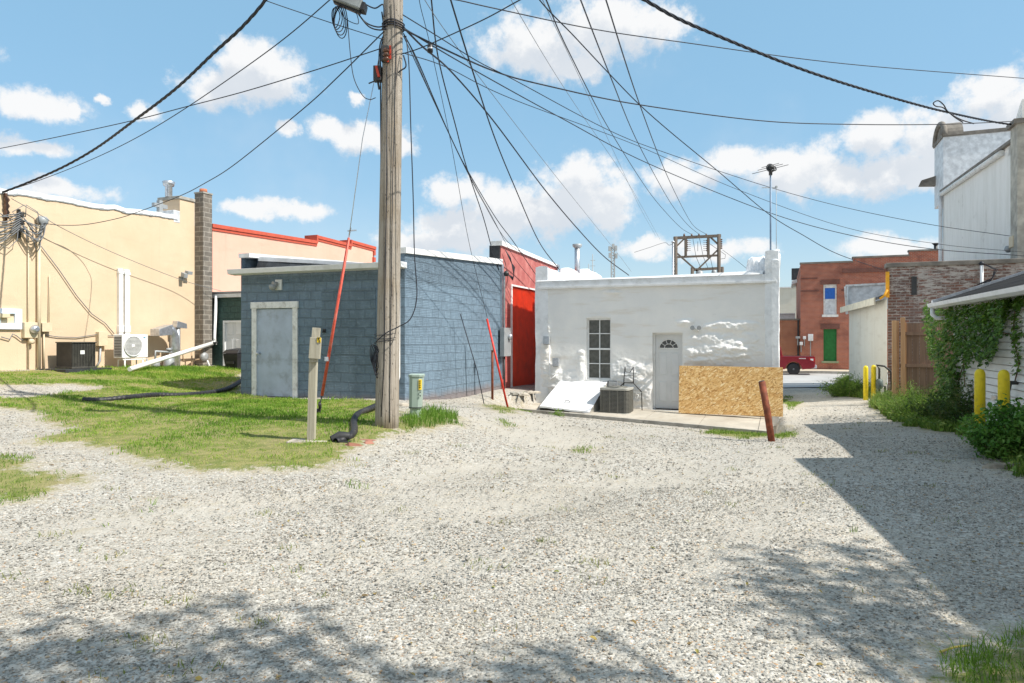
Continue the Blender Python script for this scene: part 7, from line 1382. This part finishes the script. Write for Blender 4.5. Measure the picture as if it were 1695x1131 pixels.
single('cable_loop', mb, M['cable'], 'small open cable loop hanging on the thick bundle at the upper right', 'cable loop', None, 0)
for lab, P_ in (('left one of three phase wires curving down to the wooden gantry', [(880, -60, 12), (904, 0, 14), (943, 89, 18), (1010, 217, 28), (1073, 316, 42), (1105, 355, 50), (1128, 378, 57), (1144, 388, 62)]),
                ('middle one of three phase wires curving down to the wooden gantry', [(938, -60, 12), (961, 0, 14), (1010, 126, 19), (1058, 241, 29), (1110, 336, 44), (1138, 372, 55), (1157, 388, 62)]),
                ('right one of three phase wires curving down to the wooden gantry', [(985, -60, 12), (1003, 0, 14), (1058, 171, 21), (1102, 286, 33), (1134, 352, 47), (1150, 376, 56), (1169, 388, 62)])):
    cable(lab, P_, .02, group='phase wires to the wooden gantry')
cable('wavy dark cable crossing the others to the yellow corner of the old brick wall', [(860, -60, 8.5), (893, 0, 9.3), (950, 60, 10.2), (1010, 124, 11.4), (1058, 173, 12.3), (1110, 219, 13.3), (1190, 285, 15), (1273, 355, 17), (1330, 390, 18.3), (1385, 420, 19.4), (1462, 447, 20.4)], .011)
cable('faint thin line between the phase wires and the white roof', [(830, -40, 13), (850, 7, 15), (943, 160, 24), (1036, 297, 38), (1075, 365, 50), (1092, 396, 60)], .010, 'cablegrey')
cable('second faint thin line beside the phase wires', [(890, -20, 14), (905, 15, 15), (960, 130, 22), (1020, 260, 34), (1060, 345, 46), (1085, 390, 58)], .009, 'cablegrey')
cable('short thin cable from the slack pole down to the grey mast by the gantry', [(1050, 418, 58), (1075, 410, 59), (1100, 402, 60), (1107, 406, 60), (1114, 404, 60)], .02, 'cable', group='far wires')
cable('far thin wire rising to the right of the gantry', [(1196, 414, 62), (1215, 428, 60), (1240, 448, 58)], .018, 'cable', group='far wires')
cable('thin drooping wire from the tan wall down to the green shed gutter', [(a, b_, Yof(TV+.35, on_v(TV+.35, a))) for a, b_ in ((19, 329), (60, 352), (105, 379), (191, 420), (299, 463))]+[(366, 482, Yof(on_u(GU-.2, 366), GU-.2))], .010, 'cablegrey')
# guy with red guard and anchor
def guy():
    A = wp(524, 690, 11.4); B = wp(577.5, 394, 10.75); T = wp(637, 48, 10.2); g = gh(A[0], A[1]); A = (A[0], A[1], g-.05); lo = Vector(wp(533, 655, 11.3))
    t = thing('guy_wire', 'guy wire with a long red guard tube anchored in grass behind the marker post', 'guy wire', A, 0)
    lo2 = lo; Bv = Vector(B); MB().tube([lo2, Bv], [.026, .021], 10).build('guard_tube', M['orangered'], t); MB().tube([Bv, Vector(wp(600, 230, 10.5)), Vector(T)], .006, 6).build('strand', M['galv'], t)
    MB().tube([A, Vector(A)+(lo2-Vector(A))*.5, lo2], .011, 6).lathe([(.02, -.03), (.05, -.01), (.05, .03), (.02, .05)], Vector(A)+Vector((.02, 0, .12)), 8).lathe([(.018, -.05), (.03, 0), (.018, .05)], Vector(A)*.4+lo2*.6, 8).tube([Vector(A)+Vector((.03, 0, .1)), Vector(A)*.5+lo2*.5+Vector((.03, 0, 0))], .014, 6).build('anchor_hardware', M['darkmetal'], t)
    q = Vector(wp(541, 594, 11.15)); MB().box(q.x-.03, q.x+.03, q.y-.03, q.y+.03, q.z-.04, q.z+.03).build('guard_clip', M['galv'], t); q = Bv; MB().bar(q+Vector((0, 0, .02)), q+Vector((.03, 0, .16)), .02).bar(q+Vector((-.02, 0, .11)), q+Vector((.12, 0, .12)), .02).build('top_clamp', M['galv'], t)
guy()
# marker post
def marker():
    Z = 9.4; g = gh(W(515, Z), Z); t = thing('marker_post', 'grey weathered wooden marker post with a yellow tag in a small concrete foot', 'post', (W(515, Z), Z, g), 0)
    a, b_, c = wp(515, 738, Z), wp(519, 596, Z), wp(523.5, 543, Z); MB().bar((a[0], a[1], g-.05), b_, .10, .09, (0, 1, 0)).build('shaft', M['graywood'], t, .004); MB().bar(wp(519, 600, Z-.07), wp(524, 543, Z-.03), .105, .05, (0, 1, 0)).bar(wp(520.5, 594, Z-.1), wp(523, 559, Z-.1), .15, .05, (0, 1, 0)).build('cleat', M['graywood'], t, .004)
    q = wp(528, 563, Z-.13); MB().box(q[0]-.026, q[0]+.026, q[1]-.004, q[1]+.002, q[2]-.034, q[2]+.036).build('yellow_tag', M['tagyellow'], t); MB().bar((q[0]-.01, q[1]-.006, q[2]+.03), (q[0]+.015, q[1]-.006, q[2]-.03), .01).bar((q[0]-.02, q[1]-.006, q[2]+.028), (q[0]+.018, q[1]-.006, q[2]+.028), .01).build('tag_mark', M['black'], t)
    o = (a[0], a[1]); MB().box(o[0]-.30, o[0]+.28, o[1]-.16, o[1]+.14, g-.05, g+.035).build('concrete_foot', M['stone'], t, .02)
M['graywood'] = mat_wood('grey_post_wood', (.36, .33, .25), (.50, .47, .37), (40, 40, 1.4), (.13, .11, .08)); marker()
# pedestal
def pedestal():
    Z = 11.5; x = W(687.5, Z); g = gh(x, Z); zt = zz(619, Z); t = thing('cable_pedestal', 'pale green telephone pedestal with a yellow warning sticker right of the pole', 'pedestal', (x, Z, g), 0); lean = .035
    def ring(z, w, d, k=1.0): s = lean*(z-g); return [(x-w/2+s, Z-d/2, z), (x-w/4+s, Z-d/2-.03, z), (x+w/4+s, Z-d/2-.03, z), (x+w/2+s, Z-d/2, z), (x+w/2+s, Z+d/2, z), (x-w/2+s, Z+d/2, z)]
    def loft(mb, rings): n = 6; mb.add([p for r in rings for p in r], [(i*n+j, i*n+(j+1) % n, (i+1)*n+(j+1) % n, (i+1)*n+j) for i in range(len(rings)-1) for j in range(n)]+[tuple(range(n))[::-1], tuple((len(rings)-1)*n+j for j in range(n))])
    mb = MB(); loft(mb, [ring(g-.1, .17, .13), ring(g+.16, .17, .13)]); mb.build('base', M['greenped'], t); mb = MB(); loft(mb, [ring(g+.16, .20, .16), ring(zt-.05, .225, .18)]); mb.build('housing', M['greenped'], t, .004)
    mb = MB(); loft(mb, [ring(zt-.05, .245, .2), ring(zt-.012, .25, .205), ring(zt, .21, .17)]); mb.build('cap', M['greenped'], t, .004); mb = MB(); loft(mb, [ring(g+.17, .206, .166), ring(g+.185, .206, .166)]); mb.build('band', M['darkmetal'], t)
    sx = x+.075+lean*.6; MB().hexa([(sx-.022, Z-.13, zt-.26), (sx+.025, Z-.105, zt-.26), (sx+.025, Z-.10, zt-.26), (sx-.022, Z-.12, zt-.26), (sx-.02, Z-.132, zt-.09), (sx+.027, Z-.107, zt-.09), (sx+.027, Z-.10, zt-.09), (sx-.02, Z-.12, zt-.09)]).build('sticker', M['tagyellow'], t)
    mb = MB(); [mb.box(sx-.012, sx+.012, Z-.134, Z-.118, zt-.12-k*.035, zt-.105-k*.035) for k in range(4)]; [mb.box(sx-.008, sx+.012, Z-.134, Z-.118, zt-.31-k*.06, zt-.29-k*.06) for k in range(2)]; mb.build('sticker_mark', M['black'], t)
pedestal()
# rods by the blue wall
a, b_ = wp(842, 655, 17.0), wp(806, 528, 17.0); a = (a[0], a[1], gh(a[0], a[1])-.05); single('red_rod', MB().tube([a, b_], .026, 8), M['brightred'], 'thin bright red guard rod leaning in front of the grey meter box', 'rod', None, 0)
q = (W(815, 17.6), 17.6); g = gh(*q); t = thing('rusty_post', 'short thin rusty pipe post against the blue wall left of the red rod', 'post', (*q, g), 0); MB().cyl((*q, g-.1), (*q, zz(568, 17.6)), .032).build('pipe', M['rust'], t); MB().box(q[0]-.05, q[0]+.05, q[1]-.06, q[1]+.03, zz(580, 17.6), zz(567, 17.6)).build('clamp', M['greymetal'], t)
single('shadow_line_rod', MB().tube([(W(802, 16.6), 16.6, gh(W(802, 16.6), 16.6)-.05), wp(790, 615, 16.6), wp(762, 520, 16.6)], .012, 6), M['cable'], 'thin dark rod standing in for a shadow line on the lower blue wall', 'rod', None, 0)  # cast shadow line on the blue wall, modelled as a dark rod
# leaning rusty post in front of the board
q = hit(1279, 731); g = gh(*q); tp_ = wp(1261, 632, q[1]+.15); t = thing('leaning_post', 'leaning rusty red-brown steel pipe post at the corner of the concrete walk', 'post', (*q, g), 0)
MB().tube([(q[0], q[1], g-.12), ((q[0]+tp_[0])/2, (q[1]+tp_[1])/2, (g+tp_[2])/2), tp_], .056, 16).build('pipe', M['rust'], t); MB().tube([tp_, (tp_[0]-.003, tp_[1], tp_[2]+.012)], .044, 14).build('pipe_fill', M['darkmetal'], t)
# black corrugated drain hoses
def hose(label, pts, r, name='corrugated_hose', open_end=True):
    W_ = []
    for px, py, dz in pts: x, y = hit(px, py); W_.append((x, y, gh(x, y)+r*.9+dz))
    P = smooth3(W_, 26); L = [0]; [L.append(L[-1]+(P[i]-P[i-1]).length) for i in range(1, len(P))]; N = int(L[-1]/.02); s = np.linspace(0, L[-1], N); A = np.array([tuple(p) for p in P]); D = [tuple(np.interp(x, L, A[:, k]) for k in range(3)) for x in s]
    mb = MB(); mb.tube(D, [r*(1+.07*math.sin(x*2*math.pi/.045*.5)) for x in s], 14, caps=False); mb.tube(D[:40:6], r*.86, 12, caps=False)
    return single(name, mb, M['hose'], label, 'drain hose', None, 0)
M['hose'] = plain('black_hose', (.022, .022, .024), .5, var=.2, bst=.1, dirt=(.08, .07, .06), damt=.3)
hose('long black corrugated drain hose lying on the grass from the blue building to the left', [(137, 667, 0), (170, 667, .0), (215, 664, .02), (255, 660, .02), (300, 659, .01), (350, 655, .02), (378, 649, .04), (400, 641, .12)], .058)
hose('short broken black drain hose curling out by the foot of the utility pole', [(556, 737, .0), (575, 731, .0), (586, 722, .02), (586, 704, .02), (593, 692, .02), (612, 686, .05), (640, 676, .08)], .05)
x, y = hit(568, 733); single('torn_hose_end', MB().tube([(x-.15, y-.05, gh(x, y)+.05), (x-.05, y, gh(x, y)+.09), (x+.08, y+.03, gh(x, y)+.08)], [.05, .07, .06], 9, caps=False).box(x-.1, x+.12, y-.12, y+.0, gh(x, y)+.0, gh(x, y)+.03), M['darkmetal'], 'torn open end of the short drain hose with mud', 'hose end', None, 0)
# stones
def rocks():
    for px, py, s, m, lab in ((1668, 776, .16, 'stone', 'pale rock at the foot of the leafy bush at the right edge'), (905, 655, .13, 'stone', 'rubble stone nearest the white wall corner'), (878, 662, .18, 'stone', 'flat rubble slab left of the cellar hatch'), (898, 668, .16, 'concrete', 'broken concrete piece against the cellar hatch side'), (866, 668, .14, 'stone', 'rubble stone at the left end of the kerb'), (853, 658, .11, 'concrete', 'small broken concrete piece under the red panel'), (915, 664, .12, 'stone', 'small stone touching the hatch cheek'),
                      (578, 738, .12, 'brickbit', 'red-brown brick fragment by the torn hose'), (604, 733, .15, 'brickbit', 'larger red brick fragment between hose and pole'), (560, 742, .10, 'stone', 'grey stone left of the brick fragments'), (612, 700, .12, 'stone', 'stone against the left foot of the pole'), (584, 690, .11, 'stone', 'pale stone beside the hose bend'), (668, 690, .13, 'stone', 'stone right of the pole foot'), (666, 672, .14, 'stone', 'flat yellowish stone behind the pole foot')):
        x, y = hit(px, py); r = np.random.default_rng(int(px)); n = 9; ring = [(s*(1+.35*r.normal())*math.cos(6.283*k/n)*1.25, s*(1+.2*r.normal())*.8*math.sin(6.283*k/n)) for k in range(n)]; h = s*r.uniform(.35, .6); g = gh(x, y)-.03; mb = MB()
        A = [(x+a, y+b_, g) for a, b_ in ring]; B = [(x+a*.96, y+b_*.96, g+h*.8+.02*r.normal()) for a, b_ in ring]; Cc = [(x+a*.6, y+b_*.6, g+h+.012*r.normal()) for a, b_ in ring]
        mb.add(A+B+Cc, [(i, (i+1) % n, n+(i+1) % n, n+i) for i in range(n)]+[(n+i, n+(i+1) % n, 2*n+(i+1) % n, 2*n+i) for i in range(n)]+[tuple(2*n+i for i in range(n))]); single('rubble_stone', mb, M[m], lab, 'stone', None, 0, 'loose rubble stones', .006)
rocks()

# ================= VEGETATION =================
def leafmat(name, cols, trans=.3):
    m, b, bs, P = newmat(name); t = b.n('ShaderNodeAttribute', attribute_name='tint'); n = len(cols); c = b.ramp(t.outputs['Fac'], [(i/(n-1), c_) for i, c_ in enumerate(cols)])
    tr = b.n('ShaderNodeBsdfTranslucent'); b.l(b.mix(1, c, (1.2, 1.3, .6), 'MULTIPLY'), tr.inputs[0]); b.l(c, bs.inputs['Base Color']); bs.inputs['Roughness'].default_value = .45; bs.inputs['Specular IOR Level'].default_value = .35
    mx = b.n('ShaderNodeMixShader'); mx.inputs[0].default_value = trans; b.l(bs.outputs[0], mx.inputs[1]); b.l(tr.outputs[0], mx.inputs[2]); b.l(mx.outputs[0], m.node_tree.nodes['Material Output'].inputs[0]); return m
def leaves(P, S, tint, mat, name, up=.5, asp=.6, parent=None, out=None):
    n = len(P); nrm = rng.normal(0, 1, (n, 3)); nrm[:, 2] = np.abs(nrm[:, 2])+up
    if out is not None: nrm = nrm*.6+np.array(out)[None]
    nrm /= np.linalg.norm(nrm, axis=1)[:, None]; a = rng.normal(0, 1, (n, 3)); a[:, 2] -= .4; a -= (a*nrm).sum(1)[:, None]*nrm; a /= np.linalg.norm(a, axis=1)[:, None]; b = np.cross(nrm, a)
    S = S[:, None]; q = lambda x, y, z: P+a*S*x+b*S*y*asp+nrm*S*z
    V = np.stack([q(0, 0, 0), q(.35, .5, .12), q(.75, .38, .10), q(1, 0, -.08), q(.75, -.38, .10), q(.35, -.5, .12), q(.5, 0, 0)], 1).reshape(-1, 3); k = np.arange(n)[:, None]*7
    Fc = np.concatenate([k+np.array([[0, 6, 1]]), k+np.array([[1, 6, 2]]), k+np.array([[2, 6, 3]]), k+np.array([[3, 6, 4]]), k+np.array([[4, 6, 5]]), k+np.array([[5, 6, 0]])])
    if parent is not None: V = V-np.array(parent.location)
    o = npmesh(name, V, Fc, mat, False, np.repeat(tint, 7))
    if parent is not None: o.parent = parent
    return o
VINEC = [(.03, .065, .010), (.055, .12, .015), (.10, .20, .03), (.17, .28, .05), (.30, .22, .07)]
def vine():
    polys = [([(1528, 508), (1540, 498), (1548, 512), (1600, 508), (1700, 489), (1740, 487), (1740, 500), (1668, 512), (1664, 530), (1654, 560), (1646, 580), (1638, 604), (1630, 592), (1622, 606), (1612, 580), (1603, 610), (1592, 586), (1582, 600), (1576, 640), (1562, 690), (1554, 690), (1551, 610), (1541, 595), (1532, 560)], 560), ([(1680, 510), (1689, 510), (1684, 556), (1690, 598), (1682, 626), (1677, 622), (1680, 590), (1674, 560)], 200), ([(1655, 550), (1740, 555), (1740, 559), (1655, 555)], 180), ([(1592, 600), (1598, 600), (1600, 636), (1596, 640)], 200)]
    base = pv(HV-.1, 1590, 560, HY); t = thing('creeper', 'dense green creeper hanging over the gutter corner and wall of the clapboard house', 'vine', (base[0], base[1], gH), HY); t.rotation_euler = (0, 0, 0); x, y = XY(base[0], base[1], HY); t.location = (x, y, gH); ORI[t.name] = ((x, y, gH), 0)
    Ps = []
    for poly, dens in polys:
        q = np.array(poly, float); (x0, y0), (x1, y1) = q.min(0), q.max(0); n = int((x1-x0)*(y1-y0)*dens/620*1.1); a = rng.uniform(x0, x1, n); b_ = rng.uniform(y0, y1, n); k = pip(poly, a+rng.normal(0, 2.2, n), b_+rng.normal(0, 2.5, n)); a, b_ = a[k], b_[k]
        k = rng.random(len(a)) < np.clip(.75+.6*np.sin(a*.21+np.sin(b_*.13)*2)*np.sin(b_*.19+a*.07), .15, 1); a, b_ = a[k], b_[k]
        off = np.abs(rng.normal(.08, .10, len(a)))*np.where(a < 1660, 1.3, .5)
        for px, py, o in zip(a, b_, off): u = on_v(HV-.03-o, px, HY); X, Y = XY(HV-.03-o, u, HY); Ps.append((X, Y, zz(py, Y)))
    P = np.array(Ps); n = len(P); tint = np.clip(.25+.35*(fbm(P[:, 1]*2.2, P[:, 2]*3, 77)*2-.5)+rng.normal(0, .16, n), 0, 1); od = XY(-1, 0, HY)
    leaves(P, .028+.055*rng.random(n)**1.5, tint, leafmat('creeper_leaf', VINEC), 'foliage', .2, .75, t, (od[0], od[1], .35))
    mb = MB()
    for pts in ([(1581, 700), (1583, 640), (1580, 590), (1600, 540), (1640, 520), (1700, 500)], [(1583, 640), (1610, 560), (1630, 520)], [(1650, 549), (1690, 556), (1740, 558)], [(1680, 515), (1678, 560), (1686, 600), (1680, 632)], [(1594, 590), (1597, 640)], [(1578, 690), (1566, 620), (1550, 540), (1545, 505)]): mb.tube(smooth3([(lambda p: XY(p[0], p[1], HY)+(p[2],))(pv(HV-.06, a, b_, HY)) for a, b_ in pts]), .011, 5)
    mb.build('stem', M['stembrown'], t)
vine()
def bush(label, px, py, Zc, pts, nleaf, size, cols, stems=14, hgt=.9, rad=.5, asp=.5, name='bush', up=.4):
    cx, cy = W(px, Zc), Zc; g = gh(cx, cy); t = thing(name, label, 'bush', (cx, cy, g), 0); P = []; mb = MB()
    for k in range(stems):
        a = rng.uniform(0, 6.283); r = rad*math.sqrt(rng.random()); bx, by = cx+r*.6*math.cos(a), cy+r*.6*math.sin(a); h = hgt*(.45+.6*rng.random())*(1-.35*r/rad); tx, ty = cx+r*1.25*math.cos(a)+.06*rng.normal(), cy+r*1.25*math.sin(a)+.06*rng.normal(); gz = gh(bx, by)
        st = smooth3([(bx, by, gz-.03), ((bx*2+tx)/3, (by*2+ty)/3, gz+h*.55), (tx, ty, gz+h)], 6); mb.tube(st, [.010-.007*i/(len(st)-1) for i in range(len(st))], 4)
        m = int(nleaf/stems); ts = rng.random(m)**.75
        for f in ts: p = st[min(int(f*(len(st)-1)), len(st)-1)]; P.append((p.x+rng.normal(0, .075), p.y+rng.normal(0, .075), p.z+rng.normal(0, .05)))
    P = np.array(P); n = len(P); cl = np.clip(.5+.3*np.sin(P[:, 0]*9)*np.sin(P[:, 2]*8+P[:, 1]*7)+rng.normal(0, .2, n), 0, 1)
    leaves(P, size*(.4+1.1*rng.random(n)**1.5), cl, leafmat(label[:20].replace(' ', '_'), cols), 'foliage', up, asp, t); mb.build('stem', M['stemgreen'], t)
G1 = [(.05, .10, .015), (.10, .19, .03), (.18, .30, .05), (.30, .38, .10)]; G2 = [(.02, .045, .012), (.045, .09, .02), (.08, .145, .035), (.17, .16, .06)]; G3 = [(.03, .09, .012), (.06, .165, .022), (.11, .25, .04), (.19, .33, .07)]
bush('feathery light green weed bush in front of the wooden fence', 1520, 690, 15.6, None, 7000, .042, G1, 50, .95, .75, .28)
bush('dark leafy shrub at the corner foot of the clapboard house', 1588, 700, 13.0, None, 4200, .05, G2, 34, 1.0, .5, .55)
bush('sparse brown-green shrub between the weed bush and the dark shrub', 1556, 695, 14.2, None, 3400, .045, G2, 30, .8, .5, .45)
bush('big bright green bush around the right near bollard at the right edge', 1690, 760, 9.2, None, 8500, .06, G3, 60, .80, .62, .5)
bush('leafy bush cut by the right edge of the picture in front of the pipe', 1735, 745, 9.0, None, 4500, .075, G3, 34, 1.1, .55, .55)
bush('low leafy weeds at the foot of the left near bollard', 1650, 750, 9.8, None, 1500, .045, G1, 22, .35, .32, .5)
bush('small leafy plant climbing at the house corner below the creeper', 1582, 680, 13.9, None, 1500, .09, G3, 12, 1.5, .25, .7)
bush('tall grassy weed clump on the mound left of the far bollards', 1408, 640, 22.5, None, 4500, .085, G1, 60, .8, .9, .14)
bush('tiny weed clump at the foot of the white wall by the hatch rubble', 925, 668, 17.2, None, 300, .05, G1, 8, .15, .15, .4)
def verge():
    X, Y = rand_in(VERGE, 1000, .1); H = .05+.16*rng.random(len(X))**1.5; far = Y > 16; H = np.where(far, H*1.6, H)
    o = blades(X, Y, ground_h(X, Y), H, .012+.0005*Y, np.clip(rng.random(len(X))*.8+np.where(far, .1, 0), 0, 1), grass_mat('verge_blade', ((.07,.14,.018),(.15,.25,.04),(.30,.35,.09),(.50,.42,.19))), 'verge_grass', .7); o['kind'] = 'stuff'
    ly, lx = rand_in([VERGE[1]], 30, .1); X, Y = rand_in(VERGE, 260, .1); P = np.stack([X, Y, ground_h(X, Y)+.04+.10*rng.random(len(X))], -1)
    o = leaves(P, .05+.05*rng.random(len(X)), rng.random(len(X)), leafmat('verge_leaf', G1), 'verge_weeds', .8, .55); o['kind'] = 'stuff'
verge()
# a few small stems and leaf litter along the gravel edge
def litter():
    n = 420; x = rng.uniform(-.8, .8, n); y = 3+14*rng.random(n)**1.2; x = x*y; P = np.stack([x, y, ground_h(x, y)+.012], -1); v_, u_ = vu(x, y); k = ~((u_ > WU-1.8) & (v_ < WVR+.2)); P = P[k]
    o = leaves(P, .018+.03*rng.random(len(P)), rng.random(len(P)), leafmat('dry_leaf', [(.10, .07, .03), (.22, .15, .06), (.38, .27, .07), (.17, .2, .05)], .1), 'leaf_litter', 3, .6); o['kind'] = 'stuff'
    a, b_ = hit(1556, 1086), hit(1604, 1078); single('straw_stem', MB().tube([(a[0], a[1], gh(*a)+.02), ((a[0]+b_[0])/2, (a[1]+b_[1])/2, gh(*a)+.035), (b_[0], b_[1], gh(*b_)+.03)], .006, 5), M['straw'], 'single pale straw stem lying by the grass corner', 'stem', None, 0)
litter()
# tree behind the viewer whose crown throws the dappled shade over the foreground
def tree():
    t = thing('shade_tree', 'broad leafy tree standing beside the lane behind the viewer', 'tree', (6.2, -2.2, gh(6.2, -2.2)-.1), 0); g = gh(6.2, -2.2)-.1; base = Vector((6.2, -2.2, g)); fork = Vector((6.0, -1.9, 3.6)); mb = MB()
    mb.tube(smooth3([base, Vector((6.1, -2.1, 1.6)), fork]), [.27-.008*i for i in range(17)], 12); mb.build('trunk', M['bark'], t); P = []; lm = MB(); T = math.tan(SUN_EL); hd = Vector((sd.x, sd.y)).normalized()
    cl = []
    def S(px, py, h, r, n): x, y = hit(px, py); k = (h-gh(x, y))/T; cl.append((Vector((x+hd.x*k, y+hd.y*k, h)), r, n))
    for px, py, r, n in ((40, 1125, .42, 300), (150, 1110, .30, 150), (30, 1080, .22, 90), (110, 1068, .14, 40), (210, 1052, .13, 30), (270, 1032, .12, 30), (330, 1010, .10, 22), (390, 995, .08, 12), (300, 1092, .18, 46), (370, 1050, .14, 34), (430, 1030, .12, 26), (500, 1012, .09, 12), (260, 1125, .24, 90), (420, 1085, .15, 34), (480, 1060, .12, 24), (540, 1040, .08, 12), (400, 1125, .2, 60), (520, 1110, .15, 32), (610, 1085, .10, 16), (660, 1122, .13, 22), (740, 1110, .08, 10), (830, 1105, .16, 34), (900, 1125, .18, 50), (900, 1075, .10, 16), (970, 1100, .14, 30), (1050, 1125, .14, 26), (1000, 1050, .07, 8),
                         (1280, 925, .25, 60), (1340, 960, .32, 110), (1420, 950, .3, 90), (1370, 1010, .36, 150), (1450, 1000, .34, 130), (1310, 1000, .2, 40), (1500, 1050, .36, 170), (1400, 1060, .25, 60), (1560, 1085, .3, 120), (1450, 920, .22, 50), (1250, 960, .15, 20), (1500, 960, .3, 90), (1380, 905, .18, 30)):
        S(px, py, 6.3+1.2*rng.random(), r, n)
    for k in range(26): a = rng.uniform(0, 6.28); cl.append((Vector((6.2+2.6*math.cos(a)*rng.random(), -3.6+2.2*math.sin(a)*rng.random(), 5.0+2.6*rng.random())), .6, 330))
    for c, r, n in cl:
        q = rng.normal(0, 1, (n, 3))*np.array([r*.62, r*.62, r*.5]); P.append(q+np.array(c)); m = (fork+c)/2+Vector((0, 0, .35)); lm.tube(smooth3([fork+Vector((rng.normal()*.05, 0, -.1)), m, c], 5), [.06-.0045*i for i in range(11)], 5)
    P = np.concatenate(P); leaves(P, .07+.05*rng.random(len(P)), rng.random(len(P)), leafmat('tree_leaf', G3), 'crown', .5, .6, t); lm.build('limbs', M['bark'], t)
M['bark'] = plain('tree_bark', (.16, .12, .09), .9, var=.3, bst=.8, bsc=25)
tree()
scatter_stones(); lawn()
